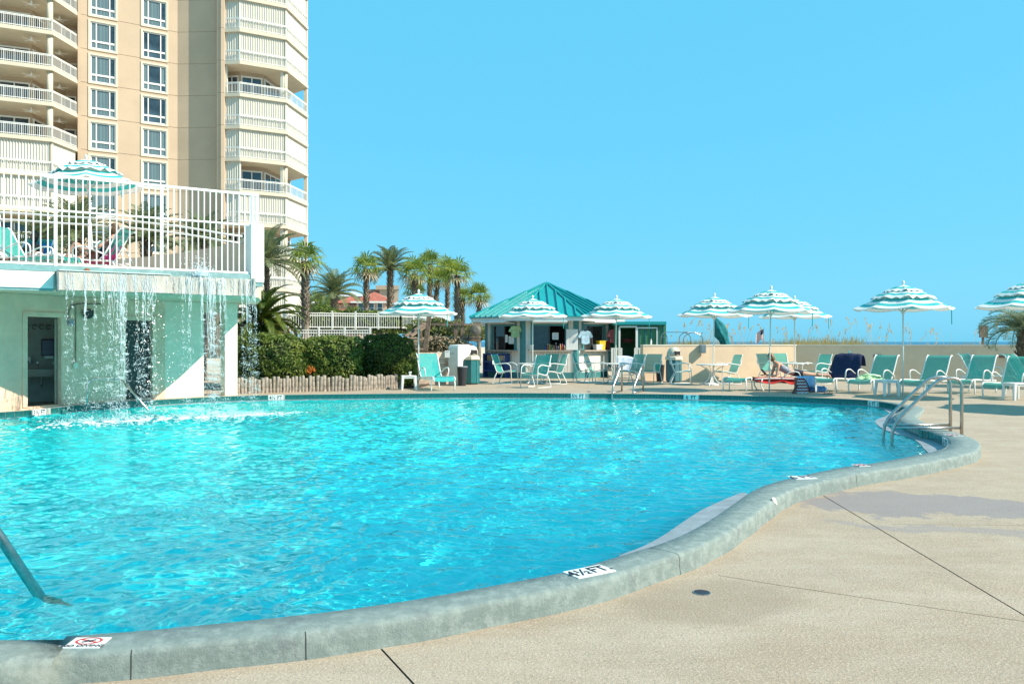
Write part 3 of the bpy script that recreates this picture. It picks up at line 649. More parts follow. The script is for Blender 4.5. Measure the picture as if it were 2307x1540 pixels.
# ------------------------------------------------------------------ apartment tower
M['tower'] = mat('beige_render', (.50, .385, .275), .9, var=.04, scale=.35)
M['tower_trim'] = mat('pale_trim', (.62, .555, .44), .85, var=.03, scale=.8)
M['slab'] = mat('pale_slab', (.60, .535, .42), .85, var=.04, scale=.8)
M['shutter'] = mat('off_white_shutter', (.60, .575, .50), .6, var=.03, scale=.6)
M['pane'] = mat('dark_window_glass', (.045, .075, .10), .06, var=.5, scale=.35, spec=.8)
M['pane_curtain'] = mat('curtained_window_glass', (.17, .24, .25), .12, var=.0, scale=1.0, col2=(.05, .08, .095), spec=.8)
pt = M['pane_curtain'].node_tree; mp = pt.nodes.new('ShaderNodeMapping'); mp.inputs['Scale'].default_value = (7, 7, .05)
pt.links.new(pt.nodes['Texture Coordinate'].outputs['Object'], mp.inputs[0]); pt.links.new(mp.outputs[0], pt.nodes['Noise Texture'].inputs['Vector'])
tw = thing('apartment_tower', 'tall beige apartment tower with stacked curved balconies behind the terrace', 'building', (-30, 76, 0))
ZTOP = 45.28
levels = [30.28-3*k for k in range(-5, 11)]            # slab undersides
F1a, F1b = wp(175, 71), wp(400, 75.3)
# floors are cut as bands so the storey joints are real grooves
def band_wall(nm, pts, mt, th=.4, inset=.0):
    m = MB()
    for a, b_ in zip(pts[:-1], pts[1:]):
        for z in levels:
            m.wall(a, b_, z+.32-2.965, z+.32, th)
        m.wall(a+Vector((0, .035, 0)), b_+Vector((0, .035, 0)), .2, ZTOP, th)
    return m.build(nm, mt, tw, world=True)
# facade with window holes: bands are split round the two window columns
uF = (F1b-F1a).normalized(); nF = Vector((uF.y, -uF.x, 0)); aF = math.atan2(uF.y, uF.x); LF = (F1b-F1a).length
def sF(px):
    k = (px-CX)/FPX; return (k*F1a.y-F1a.x)/(uF.x-k*uF.y)
wins = []
mb = MB()
colsW = [(sF(203.5), sF(260.5)), (sF(321.5), sF(374.5))]
for z in levels:
    z0, z1 = z+.32-2.965, z+.32
    wz0, wz1 = z-2.53+.0, z-.13
    xs_ = [0, colsW[0][0], colsW[0][1], colsW[1][0], colsW[1][1], LF]
    for k in range(5):
        a, b_ = F1a+uF*xs_[k], F1a+uF*xs_[k+1]
        if k in (1, 3):
            mb.wall(a, b_, z0, wz0, .4); mb.wall(a, b_, wz1, z1, .4)
            wins.append((k//2, wz0, wz1))
        else: mb.wall(a, b_, z0, z1, .4)
mb.wall(F1a-nF*.43, F1b-nF*.43, 0, ZTOP, .3)
mb.build('facade', M['tower'], tw, world=True)
# one window, then its copies
def make_window(wd, ht):
    t_ = .10; fr = MB()
    for x in (-wd/2+t_/2, wd/2-t_/2): fr.box((x, .1, 0), (t_, .12, ht))
    for z in (-ht/2+t_/2, ht/2-t_/2): fr.box((0, .1, z), (wd-2*t_, .12, t_))
    gx = wd*.235; zs = -ht*.22
    for x in (-wd/2+gx, wd/2-gx): fr.box((x, .1, 0), (.09, .11, ht-2*t_))
    fr.box((0, .1, zs), (wd-2*t_, .115, .16))
    o = fr.build('window', M['white_metal'], tw)
    tr = MB(); q = .17
    for x in (-wd/2-q/2, wd/2+q/2): tr.box((x, -.03, 0), (q, .1, ht+2*q))
    for z in (-ht/2-q/2, ht/2+q/2): tr.box((0, -.03, z), (wd, .1, q))
    tr.build('surround', M['tower_trim'], o)
    for x0, x1 in ((-wd/2+t_, -wd/2+gx-.045), (-wd/2+gx+.045, wd/2-gx-.045), (wd/2-gx+.045, wd/2-t_)):
        for z0, z1 in ((-ht/2+t_, zs-.08), (zs+.08, ht/2-t_)):
            MB().box(((x0+x1)/2, .13, (z0+z1)/2), (x1-x0, .02, z1-z0)).build('pane', M['pane'], o)
    return o
protos = {}
rw = random.Random(4)
for c, z0, z1 in wins:
    if z0 < 2 or z0 > 34: continue
    s0, s1 = colsW[c]
    if c not in protos: protos[c] = o = make_window(s1-s0, z1-z0); first = True
    else: o = copy_tree(protos[c], tw); first = False
    p = F1a+uF*((s0+s1)/2)+Vector((0, 0, (z0+z1)/2))-tw.location
    o.location = p; o.rotation_euler = (0, 0, aF)
    k = rw.random()
    for ch in o.children:
        if ch.name.startswith('pane') and k < .62 and (rw.random() < .85):
            if ch.data.users > 1 or True: ch.data = ch.data.copy(); ch.data.materials[0] = M['pane_curtain']
# recessed wall and its pier
band_wall('recess_wall', [wp(400, 75.3), wp(489, 75.15)], M['tower'])
band_wall('corner_pier', [wp(488.5, 74.95), wp(489, 74.3), wp(505.5, 74.28), wp(506, 76.5)], M['tower'], .3)
# balcony bays
def bay(edge, inner, open_levels, part_open, railn, close):
    """edge: outer outline of the slabs, inner: line of the glazed wall"""
    for z in levels:
        if z > 37: continue
        sl_ = MB().prism(edge+inner[::-1], z, z+.32).build('balcony_slab', M['slab'], tw, world=True)
        MB().prism([p+(Vector((-10, 100, 0))-p).normalized()*.0 for p in edge]+inner[::-1], z-.0015, z-.001)
    m = MB()
    for a, b_ in zip(inner[:-1], inner[1:]): m.wall(a, b_, 0, ZTOP, .3)
    m.build('inner_facade', M['tower'], tw, world=True)
    for z in levels:
        zt = z+.32                        # floor of this balcony
        if z > 34.5 or z < 1: continue
        # railing
        m = MB(); off_ = [p.copy() for p in edge]
        for a, b_ in zip(off_[:-1], off_[1:]):
            t_ = (b_-a).normalized(); n_ = Vector((-t_.y, t_.x, 0))*.08
            A, B = a+n_, b_+n_; L_ = (B-A).length
            for zz in (.12, 1.0, .9): m.bar(A+Vector((0, 0, zt+zz)), B+Vector((0, 0, zt+zz)), .05, .05)
            k = max(2, int(L_/.14))
            for j in range(k+1):
                p = A.lerp(B, j/k); r = .045 if j % 9 == 0 else .022
                m.box(p+Vector((0, 0, zt+.5)), (r, r, 1.0))
        m.build('balcony_railing', M['white_metal'], tw, world=True)
        zc = z+3.0
        opened = any(abs(z-q) < .2 for q in open_levels); part = part_open.get(round(z, 2), None)
        segs = list(zip(edge[:-1], edge[1:]))
        for si, (a, b_) in enumerate(segs):
            if opened and not (part and si in part): continue
            t_ = (b_-a).normalized(); n_ = Vector((-t_.y, t_.x, 0))
            A, B = a+n_*.24, b_+n_*.24; L_ = (B-A).length; k = max(2, int(L_/.105)); m = MB()
            pts = [A.lerp(B, j/k)+n_*(.045 if j % 2 else -.045) for j in range(k+1)]
            for p, q in zip(pts[:-1], pts[1:]): m.quad(p+Vector((0, 0, zt)), q+Vector((0, 0, zt)), q+Vector((0, 0, zc-.002)), p+Vector((0, 0, zc-.002)))
            m.build('storm_shutter', M['shutter'], tw, world=True, fixn=False)
        if opened:
            # sliding doors on the inner wall
            for a, b_ in zip(inner[:-1], inner[1:]):
                t_ = (b_-a).normalized(); n_ = Vector((t_.y, -t_.x, 0)); L_ = (b_-a).length
                if L_ < 1.2: continue
                s0, s1 = .15, min(L_-.2, 6.0); fr = MB(); ang = math.atan2(t_.y, t_.x)
                k = max(2, round((s1-s0)/1.2))
                fr.box(a+t_*(s0+s1)/2+n_*.05+Vector((0, 0, zt+2.22)), (s1-s0+.2, .12, .14), ang)
                for j in range(k+1): fr.box(a+t_*(s0+(s1-s0)*j/k)+n_*.055+Vector((0, 0, zt+1.1)), (.10, .11, 2.12), ang)
                d_ = fr.build('sliding_door', M['white_metal'], tw, world=True)
                for j in range(k):
                    x0 = s0+(s1-s0)*j/k+.05; x1 = s0+(s1-s0)*(j+1)/k-.05
                    MB().box(a+t_*(x0+x1)/2+n_*.03+Vector((0, 0, zt+1.1)), (x1-x0, .02, 2.12), ang).build('pane', M['pane'], d_, world=True)
# left bay
Ledge = [wp(-75, 64.6), wp(119, 67.2), wp(174.3, 70.6)]
Linner = [wp(-75, 67.6), wp(72, 69.4), wp(118, 72.6), wp(176, 73.2)]
bay(Ledge, Linner, [30.28-3*k for k in range(0, 5)]+[9.28], {}, 0, None)
for z in levels:
    if z > 34.5 or z < 1: continue
    MB().lathe([(.23, z+.32), (.23, z+3.0)], wp(112.5, 67.5), 14).build('column', M['slab'], tw, smooth=True, world=True)
# left bay side wall against the facade
MB().wall(wp(175.2, 73.6), wp(175.2, 71.0), 0, ZTOP, .25).build('bay_side_wall', M['tower'], tw, world=True)
Redge = [wp(506.3, 74.35), wp(540, 74.2), wp(647, 76.3), wp(694.6, 81.5)]
Rinner = [wp(506.3, 76.6), wp(541, 76.4), wp(594, 77.3), wp(655, 83.6)]
# the last corner is open: slab reaches round to the back
bay(Redge, Rinner, [24.28, 15.28, 9.28], {15.28: [0]}, 0, None)
for z in levels:
    if z > 34.5 or z < 1: continue
    MB().lathe([(.2, z+.32), (.2, z+3.0)], wp(643, 76.8), 12).build('column', M['slab'], tw, smooth=True, world=True)
    MB().box(wp(689, 81.6)+Vector((0, 0, z+1.66)), (.34, .34, 2.68)).build('column', M['slab'], tw, world=True)
    if any(abs(z-q) < .2 for q in (24.28, 15.28, 9.28)):
        m = MB()
        for px, d in ((636, 76.6), (509, 74.7)):
            if px == 509 and abs(z-24.28) > .2: continue
            m.box(wp(px, d)+Vector((0, 0, z+1.66)), (.28, .3, 2.66))
        m.build('folded_shutter', M['shutter'], tw, world=True)
    if z > 17 and z < 28:
        for px, d in ((68, 67.5), (135, 71)):
            pass
# ceiling fans under the open left balconies
for z in (30.28, 27.28, 24.28, 21.28):
    for px, d in ((70, 67.4), (133, 70.6)):
        c = wp(px, d)+Vector((0, 0, z))
        fan = MB(); fan.tube([c, c-Vector((0, 0, .3))], .04, 6); fan.lathe([(.1, -.45), (.13, -.38), (.1, -.3)], c, 8)
        for k in range(5):
            a = k*2*math.pi/5+.3; e = Vector((math.cos(a), math.sin(a), 0))
            fan.bar(c+e*.12-Vector((0, 0, .36)), c+e*.68-Vector((0, 0, .36)), .13, .015)
        fan.build('ceiling_fan', M['white_metal'], tw, world=True)
# body behind, closing the tower
MB().prism([wp(-75, 68.2), wp(72, 70.2), wp(176, 74), wp(400, 76.4), wp(500, 77.4), wp(560, 79), wp(610, 84), wp(500, 100), wp(-75, 100)], 0, ZTOP).build('core', M['tower'], tw, world=True)
# ------------------------------------------------------------------ snack kiosk
M['roof_teal'] = mat('teal_metal_roof', (.01, .29, .30), .35, .0, var=.06, scale=1.5)
M['seam'] = mat('dark_teal_seam', (.012, .13, .15), .4)
M['trim_teal'] = mat('teal_trim', (.05, .22, .23), .5, var=.08, scale=4)
M['siding'] = mat('white_siding', (.74, .71, .64), .75, var=.04, scale=3)
M['fascia'] = mat('white_fascia', (.80, .79, .76), .5, var=.03)
M['glass'] = mat('kiosk_glass', (.03, .035, .04), .04, var=.2, spec=.8)
KC = Vector((X_(1231.5, 35.15), 35.15, 0)); KA = 2.65; KE = 3.25
kiosk = thing('snack_kiosk', 'octagonal snack kiosk with teal metal roof and serving windows', 'kiosk', KC)
def kdir(k): a = -math.pi/2+k*math.pi/4; return Vector((math.cos(a), math.sin(a), 0)), Vector((-math.sin(a), math.cos(a), 0))
def kpt(k, x, z, o=0.0):              # point on facet k: x along it, o proud of the wall
    n, u = kdir(k); return KC+n*(KA+o)+u*x+Vector((0, 0, z))
SL = 2*KA*math.tan(math.pi/8)
def kbox(m, k, x0, x1, z0, z1, o0, o1):
    n, u = kdir(k); a = math.atan2(u.y, u.x)
    m.box(kpt(k, (x0+x1)/2, (z0+z1)/2, (o0+o1)/2), (x1-x0, o1-o0, z1-z0), a)
WX = .64
for k in (-2, -1, 0, 1, 2, 3, 4, 5):
    m = MB(); half = SL/2
    openw = k in (-1, 0, 1)
    # vertical siding boards with open grooves
    nb = 18
    for j in range(nb):
        x0 = -half+SL*j/nb+.006; x1 = -half+SL*(j+1)/nb-.006
        if openw and x0 > -WX-.1 and x1 < WX+.1:
            kbox(m, k, x0, x1, .2, 1.1, -.06, 0); kbox(m, k, x0, x1, 2.14, 2.4, -.06, 0)
        else: kbox(m, k, x0, x1, .2, 2.4, -.06, 0)
    if openw: kbox(m, k, -half, half, 0, 1.1, -.12, -.05); kbox(m, k, -half, -WX-.05, 1.1, 2.4, -.12, -.05); kbox(m, k, WX+.05, half, 1.1, 2.4, -.12, -.05)
    else: kbox(m, k, -half, half, 0, 2.4, -.12, -.05)
    m.build('siding_wall', M['siding'], kiosk, world=True)
    m = MB(); kbox(m, k, -half+.02, half-.02, -.02, .24, -.05, .012)
    m.build('base_board', M['trim_teal'], kiosk, world=True)
    n, u = kdir(k); nc = (kdir(k)[0]+kdir(k+1)[0]).normalized()
    m = MB().prism([KC+nc*(KA/math.cos(math.pi/8)+.03)+kdir(k)[1]*-.14, KC+nc*(KA/math.cos(math.pi/8)+.03), KC+nc*(KA/math.cos(math.pi/8)+.03)-kdir(k+1)[1]*-.14, KC+nc*(KA/math.cos(math.pi/8)-.1)], -.02, 2.4)
    m.build('corner_post', M['trim_teal'], kiosk, world=True)
    if openw:
        fr = MB(); t_ = .13
        kbox(fr, k, -WX-t_, -WX, 1.1, 2.28, -.02, .03); kbox(fr, k, WX, WX+t_, 1.1, 2.28, -.02, .03); kbox(fr, k, -WX, WX, 2.13, 2.28, -.02, .028)
        wf = fr.build('serving_window', M['trim_teal'], kiosk, world=True)
        m = MB(); kbox(m, k, -WX, -.02, 1.16, 2.13, -.09, -.075); m.build('pane', M['glass'], wf, world=True)
        m = MB(); kbox(m, k, -.03, .03, 1.16, 2.13, -.10, -.06); kbox(m, k, WX-.03, WX, 1.16, 2.13, -.10, -.06); m.build('mullion', M['black'], wf, world=True)
        m = MB(); kbox(m, k, -WX-.2, WX+.2, 1.1, 1.15, -.1, .22); m.build('counter', mat('counter_laminate%d' % k, (.42, .36, .29), .5), kiosk, world=True)
        # open awning shutter
        n, u = kdir(k); m = MB(); a = kpt(k, -WX-.05, 2.22, .03); b_ = kpt(k, WX+.05, 2.22, .03); e = n*.62+Vector((0, 0, .06)); th = Vector((0, 0, .05))
        m.add([a, b_, b_+e, a+e, a+th, b_+th, b_+e+th, a+e+th], [(0, 1, 2, 3), (4, 5, 6, 7), (0, 1, 5, 4), (1, 2, 6, 5), (2, 3, 7, 6), (3, 0, 4, 7)])
        m.build('awning_shutter', M['fascia'], kiosk, world=True)
kf = MB().prism([KC+(kdir(k)[0]+kdir(k+1)[0]).normalized()*(KA/math.cos(math.pi/8)-.15) for k in range(8)], -.02, .02).build('floor', M['dark'], kiosk, world=True)
kb = MB().prism([KC+Vector((-1.3, .5, 0)), KC+Vector((1.3, .5, 0)), KC+Vector((1.3, .7, 0)), KC+Vector((-1.3, .7, 0))], .02, 2.4).build('inner_partition', mat('dim_partition', (.10, .09, .085), .9), kiosk, world=True)
# roof
def ke(k, r=KE): n = (kdir(k)[0]+kdir(k+1)[0]).normalized(); return KC+n*(r/math.cos(math.pi/8))
ZE, ZA = 2.52, 4.06
apex = KC+Vector((0, 0, ZA))
for k in range(8):
    a, b_ = ke(k-1)+Vector((0, 0, 2.33)), ke(k)+Vector((0, 0, 2.33)); n, u = kdir(k)
    m = MB(); m.add([a, b_, b_+Vector((0, 0, .18)), a+Vector((0, 0, .18)), a-n*.05, b_-n*.05, b_-n*.05+Vector((0, 0, .18)), a-n*.05+Vector((0, 0, .18))], [(0, 1, 2, 3), (4, 5, 6, 7), (0, 1, 5, 4), (3, 2, 6, 7), (0, 3, 7, 4), (1, 2, 6, 5)])
    m.build('fascia', M['fascia'], kiosk, world=True)
    A, B = ke(k-1, KE+.07)+Vector((0, 0, ZE)), ke(k, KE+.07)+Vector((0, 0, ZE))
    m = MB().add([A, B, apex, A-Vector((0, 0, .05)), B-Vector((0, 0, .05)), apex-Vector((0, 0, .08))], [(0, 1, 2), (5, 4, 3), (0, 3, 4, 1)])
    rp = m.build('roof_panel', M['roof_teal'], kiosk, world=True)
    L_ = (B-A).length; mid = (A+B)/2; up = (apex-mid)
    for j in range(1, 8):
        s = j/8; p = A.lerp(B, s); f = 1-abs(s-.5)*2
        q = p+up*f*.985; hn = up.cross(B-A).normalized()*-.035
        if hn.z < 0: hn = -hn
        MB().bar(p+hn*1.0, q+hn*1.0, .045, .085, up=hn).build('seam', M['roof_teal'], rp, world=True)
    MB().tube([B+Vector((0, 0, .02)), apex+Vector((0, 0, .02))], .05, 6).build('hip_cap', M['roof_teal'], rp, world=True)
MB().prism([ke(k, KE-.04) for k in range(8)], 2.34, 2.36).build('soffit', M['fascia'], kiosk, world=True)
MB().lathe([(.1, 0), (.1, .06), (.0, .12)], apex-Vector((0, 0, .04)), 8).build('finial_cap', M['roof_teal'], kiosk, world=True)

# goods and notices at the kiosk
def shirt(name_label, col, p, rz, s=1.0):
    t_ = thing('hanging_shirt', name_label, 'shirt', p, rz)
    m = MB(); ox = []
    prof = [(-.10, 0), (-.24, -.06), (-.36, -.27), (-.28, -.33), (-.20, -.22), (-.20, -.56), (.02, -.60), (.19, -.55), (.20, -.22), (.28, -.33), (.36, -.27), (.24, -.06), (.10, 0), (0, -.05)]
    n_ = len(prof); vs = []
    for sy in (-1, 1):
        for x, z in prof:
            vs.append((x*s, sy*(.05+.02*math.sin(x*30+z*9)), z*s))
    m.add(vs, [tuple(range(n_)), tuple(range(2*n_-1, n_-1, -1))]+[(i, (i+1) % n_, n_+(i+1) % n_, n_+i) for i in range(n_)])
    b_ = m.build('cloth', mat(col[0], col[1], .9, var=.15, scale=6), t_)
    MB().tube([(-.15, 0, -.02), (0, 0, .05), (.15, 0, -.02)], .008, 5).build('hanger', M['black'], t_)
    MB().tube([(0, 0, .05), (0, 0, .13), (.03, 0, .16), (0, 0, .19)], .006, 5).build('hook', M['steel'], t_)
    return t_
shirt('pale green shirt hung by the kiosk corner post', ('green_cotton', (.42, .58, .30)), kpt(-1, .93, 2.14, .25), .5, .8)
shirt('light blue tee shirt hung at the kiosk corner', ('blue_cotton', (.30, .46, .56)), kpt(1, -.82, 1.95, .22), .45, .95)
shirt('coral pink tee shirt hung on the kiosk right side', ('coral_cotton', (.70, .18, .20)), kpt(1, 1.02, 2.02, .28), .6, 1.0)
bd = thing('menu_board', 'large white menu board fixed beside the front serving window', 'board', kpt(0, .95, 1.16, .04))
m = MB(); kbox(m, 0, .68, 1.16, 1.16, 2.0, .035, .055); m.build('panel', M['fascia'], bd, world=True)
m = MB()
for j in range(7):
    for x0, x1 in ((.80, .90), (.93, 1.02)): kbox(m, 0, x0, x1, 1.42+.045*j, 1.43+.045*j, .0555, .057)
m.build('print_lines', mat('grey_ink', (.35, .36, .38), .8), bd, world=True)
nt_ = thing('paper_notice', 'white paper notice taped inside the front serving window', 'notice', kpt(0, .22, 1.6, -.07))
m = MB(); kbox(m, 0, .12, .37, 1.58, 1.86, -.073, -.07); m.build('sheet', M['ceramic'], nt_, world=True)
m = MB()
for j in range(4): kbox(m, 0, .15, .34, 1.62+.06*j, 1.645+.06*j, -.07, -.069)
m.build('print_lines', bpy.data.materials['grey_ink'], nt_, world=True)
for k, (x, z, lab) in enumerate(((.1, 1.62, 'higher narrow price sheet'), (.33, 1.56, 'middle price sheet'), (.5, 1.56, 'price sheet nearest the green shirt'))):
    n_ = thing('price_sheet', 'white '+lab+' taped inside the left serving window', 'notice', kpt(-1, x, z, -.06), group='price sheets in the left window')
    m = MB(); kbox(m, -1, x-.1, x+.08, z-.16, z+.16, -.065, -.062); m.build('sheet', M['ceramic'], n_, world=True)
bcols = [(.03, .12, .35), (.35, .08, .05), (.5, .35, .08), (.04, .2, .12), (.45, .16, .10), (.08, .06, .05), (.06, .16, .40), (.5, .25, .06), (.3, .05, .08), (.25, .18, .1)]
bn = ['blue', 'red', 'amber', 'green', 'rust', 'black', 'bright blue', 'orange', 'wine red', 'tan']
bmats = [mat('bottle_'+n_.replace(' ', '_'), c, .25) for n_, c in zip(bn, bcols)]
for k in range(10):
    x = -.16+.085*k; o = thing('lotion_bottle', bn[k]+' lotion bottle in the row on the front counter', 'bottle', kpt(0, x, 1.15, .06+.02*(k % 2)), group='bottles on the kiosk counter')
    h = .2+.05*((k*7) % 3)
    MB().lathe([(.028, 0), (.034, .02), (.034, h*.7), (.014, h*.85)], (0, 0, 0), 10).build('body', bmats[k], o, smooth=True)
    MB().lathe([(.014, h*.85), (.014, h), (.0, h)], (0, 0, 0), 8).build('cap', M['white_plastic'] if k % 2 else M['black'], o)
def tub(nm, lab, cat, p, size, m_, lid=None):
    o = thing(nm, lab, cat, p, .6)
    w_, d_, h = size
    MB().add([(-w_*.42, -d_*.42, 0), (w_*.42, -d_*.42, 0), (w_*.42, d_*.42, 0), (-w_*.42, d_*.42, 0), (-w_/2, -d_/2, h), (w_/2, -d_/2, h), (w_/2, d_/2, h), (-w_/2, d_/2, h)],
             [(3, 2, 1, 0), (4, 5, 6, 7), (0, 1, 5, 4), (1, 2, 6, 5), (2, 3, 7, 6), (3, 0, 4, 7)]).build('body', m_, o, bevel=.015)
    MB().box((0, 0, h+.012), (w_+.02, d_+.02, .03)).build('rim', lid or m_, o)
    return o
M['yellow'] = mat('yellow_plastic', (.68, .50, .02), .5)
M['maroon'] = mat('maroon_plastic', (.22, .02, .02), .5)
tub('storage_tub', 'small white storage tub on the right counter', 'tub', kpt(1, .12, 1.15, .12), (.34, .26, .2), M['white_plastic'])
tub('yellow_cooler', 'yellow drinks cooler on the right counter', 'cooler', kpt(1, .42, 1.15, .05), (.34, .26, .36), M['yellow'])
tub('first_aid_box', 'maroon box standing next to the yellow cooler', 'box', kpt(1, .78, 1.15, .08), (.2, .2, .34), M['maroon'])
tub('napkin_box', 'pale napkin box at the left end of the front counter', 'box', kpt(0, -.76, 1.15, .08), (.18, .14, .2), M['siding'])
# blue leaflet rack, standing fan
rk = thing('leaflet_rack', 'blue wooden leaflet rack against the kiosk left wall', 'rack', kpt(-1, -.35, 0, .2))
M['blue_wood'] = mat('blue_painted_wood', (.012, .055, .22), .6, var=.1)
m = MB()
for x in (-.95, -.18, .38): kbox(m, -1, x, x+.06, 0, .98, .08, .3)
for z in (.94, .62, .25): kbox(m, -1, -.95, .44, z, z+.06, .081, .299)
m.build('frame', M['blue_wood'], rk, world=True)
m = MB(); kbox(m, -1, -.9, .42, .3, .6, .09, .12); m.build('back_board', M['blue_wood'], rk, world=True)
for j, (x, c) in enumerate(((-.85, (.60, .45, .25)), (-.5, (.70, .58, .42)), (-.1, (.66, .60, .40)), (.1, (.6, .5, .42)))):
    m = MB(); kbox(m, -1, x, x+.26, .68, .92, .12+.01*j, .14+.01*j); m.build('leaflet', mat('leaflet%d' % j, c, .8, var=.3, scale=12), rk, world=True)
fn = thing('wall_fan', 'round grey fan on a bent black arm at the kiosk corner', 'fan', Vector((X_(1055, 32.2), 32.2, .0)))
MB().tube(catmull([Q(1054, 784, 32.2), Q(1057, 750, 32.2), Q(1068, 740, 32.2), Q(1080, 738, 32.3)], .05), .025, 8).build('arm', M['black'], fn, smooth=True, world=True)
MB().tube([Vector((X_(1054, 32.2), 32.2, 0)), Q(1054, 784, 32.2)], .025, 8).build('pole', M['black'], fn, world=True)
MB().lathe([(.0, -.1), (.16, -.1), (.22, -.04), (.22, .05), (.1, .1), (.0, .1)], (0, 0, 0), 18).build('cage', mat('grey_fan_cage', (.10, .09, .07), .6), fn).matrix_basis = Matrix.Translation(Q(1072, 744, 32.2)-fn.location) @ Euler((1.3, .5, 0)).to_matrix().to_4x4()

# green storage shed beside the kiosk
M['shed_green'] = mat('green_batten_wall', (.06, .21, .10), .6, var=.06, scale=2)
shed = thing('storage_shed', 'low green batten shed with dark open doorway beside the kiosk', 'shed', Vector((X_(1440, 33.3), 33.3, 0)))
SY = 33.4; sx = lambda px: X_(px, SY)
m = MB(); m.box(((sx(1384)+sx(1397))/2, SY+.1, 1.1), (sx(1397)-sx(1384), .1, 2.2)); m.box(((sx(1433)+sx(1497))/2, SY+.1, 1.1), (sx(1497)-sx(1433), .1, 2.2)); m.box(((sx(1397)+sx(1433))/2, SY+.1, 2.13), (sx(1433)-sx(1397), .1, .14))
m.build('front_wall', M['shed_green'], shed, world=True)
m = MB().prism([(sx(1497), SY+.06), (sx(1497)+.08, SY+.06), (sx(1503)+.1, SY+2.3), (sx(1503), SY+2.3)], 0, 2.2); m.prism([(sx(1384), SY+2.25), (sx(1503), SY+2.25), (sx(1503), SY+2.33), (sx(1384), SY+2.33)], 0, 2.2)
m.build('side_wall', M['shed_green'], shed, world=True)
for px in (1388, 1441, 1454, 1468, 1483, 1495): MB().box((sx(px), SY+.03, 1.1), (.05, .05, 2.2)).build('batten', M['seam'], shed, world=True)
MB().prism([(sx(1380), SY-.12), (sx(1500), SY-.12), (sx(1506), SY+2.5), (sx(1380), SY+2.5)], 2.2, 2.33).build('roof', M['roof_teal'], shed, world=True)
m = MB(); m.box((sx(1395.5), SY+.02, 1.05), (.07, .1, 2.1)); m.box((sx(1434.5), SY+.02, 1.05), (.09, .1, 2.1)); m.box(((sx(1395)+sx(1435))/2, SY+.02, 2.12), (sx(1435)-sx(1395), .1, .06)); m.box(((sx(1436)+sx(1481))/2, SY+.0, 2.07), (sx(1481)-sx(1436), .06, .05)); m.box((sx(1480), SY+.0, 1.7), (.04, .06, .7))
m.build('door_frame', M['white_metal'], shed, world=True)
MB().box(((sx(1384)+sx(1500))/2, SY+1.2, .01), (2.1, 2.2, .02)).build('floor', M['dark'], shed, world=True)
MB().box((sx(1425), SY+1.5, 1.55), (.4, .3, .16)).build('shelf_box', M['maroon'], shed, world=True)
for (p0, p1, lab) in ((1379, 1399, 'white slatted gate leaf left of the shed doorway'), (1431, 1450, 'white slatted gate leaf right of the shed doorway')):
    g_ = thing('slatted_gate', lab, 'gate', Vector((X_(p0, 32.6), 32.6, 0)))
    a, b_ = X_(p0, 32.6), X_(p1, 32.6)
    for z in (1.2, .12): MB().box(((a+b_)/2, 32.6, z), (b_-a, .05, .08)).build('rail', M['siding'], g_, world=True)
    for k in range(5): MB().box((a+(b_-a)*k/4, 32.6-.002*k-.03, .64), (.05 if k % 4 else .09, .05, 1.2)).build('slat', M['siding'], g_, world=True)

# boundary wall of the pool deck
M['wall_cream'] = mat('cream_wall', (.75, .56, .39), .9, var=.05, scale=1.4, bump=.25, bscale=40)
bw = thing('boundary_wall', 'long cream stucco wall between pool deck and dunes', 'wall', wp(1795, 32))
WA, WB, WC = wp(1449, 30.6), wp(1795, 31.9), wp(2620, 28.3)
for a, b_, nm in ((WA, WB, 'sunny_wall'), (WB, WC, 'shaded_wall')):
    MB().wall(a, b_, -.3, 1.33, .28).build(nm, M['wall_cream'], bw, world=True)
    t_ = (b_-a).normalized(); n_ = Vector((-t_.y, t_.x, 0))
    MB().wall(a-n_*.02-t_*.0, b_-n_*.02, 1.332, 1.38, .32).build('coping', M['cream_stucco'], bw, world=True)
for k, px in enumerate((1977, 2260)):
    p = WB.lerp(WC, 0); tt = (WC-WB).normalized(); n_ = Vector((tt.y, -tt.x, 0))
    s = next(s for s in np.arange(0, 20, .02) if CX+FPX*(WB+tt*s).x/(WB+tt*s).y >= px)
    MB().box(WB+tt*s+n_*.02+Vector((0, 0, .94)), (.3, .05, .09), math.atan2(tt.y, tt.x)).build('vent', M['wood_brown'], bw, world=True)
bx = thing('utility_box', 'small grey utility box on the sunny wall', 'box', Vector((X_(1583, 31.0), 31.0, 1.05)))
MB().box((0, -.06, .17), (.22, .2, .34)).build('housing', mat('grey_enamel', (.42, .44, .47), .5), bx, bevel=.015)
MB().box((0, -.165, .17), (.16, .012, .26)).build('cover', M['steel'], bx)
sb = thing('spray_bottle', 'small white spray bottle standing on the wall end', 'bottle', wp(1468, 30.8)+Vector((0, .12, 1.38)))
MB().lathe([(.035, 0), (.035, .14), (.012, .18)], n=10).build('body', M['white_plastic'], sb, smooth=True); MB().box((0, -.02, .2), (.03, .08, .05)).build('nozzle', M['white_plastic'], sb)
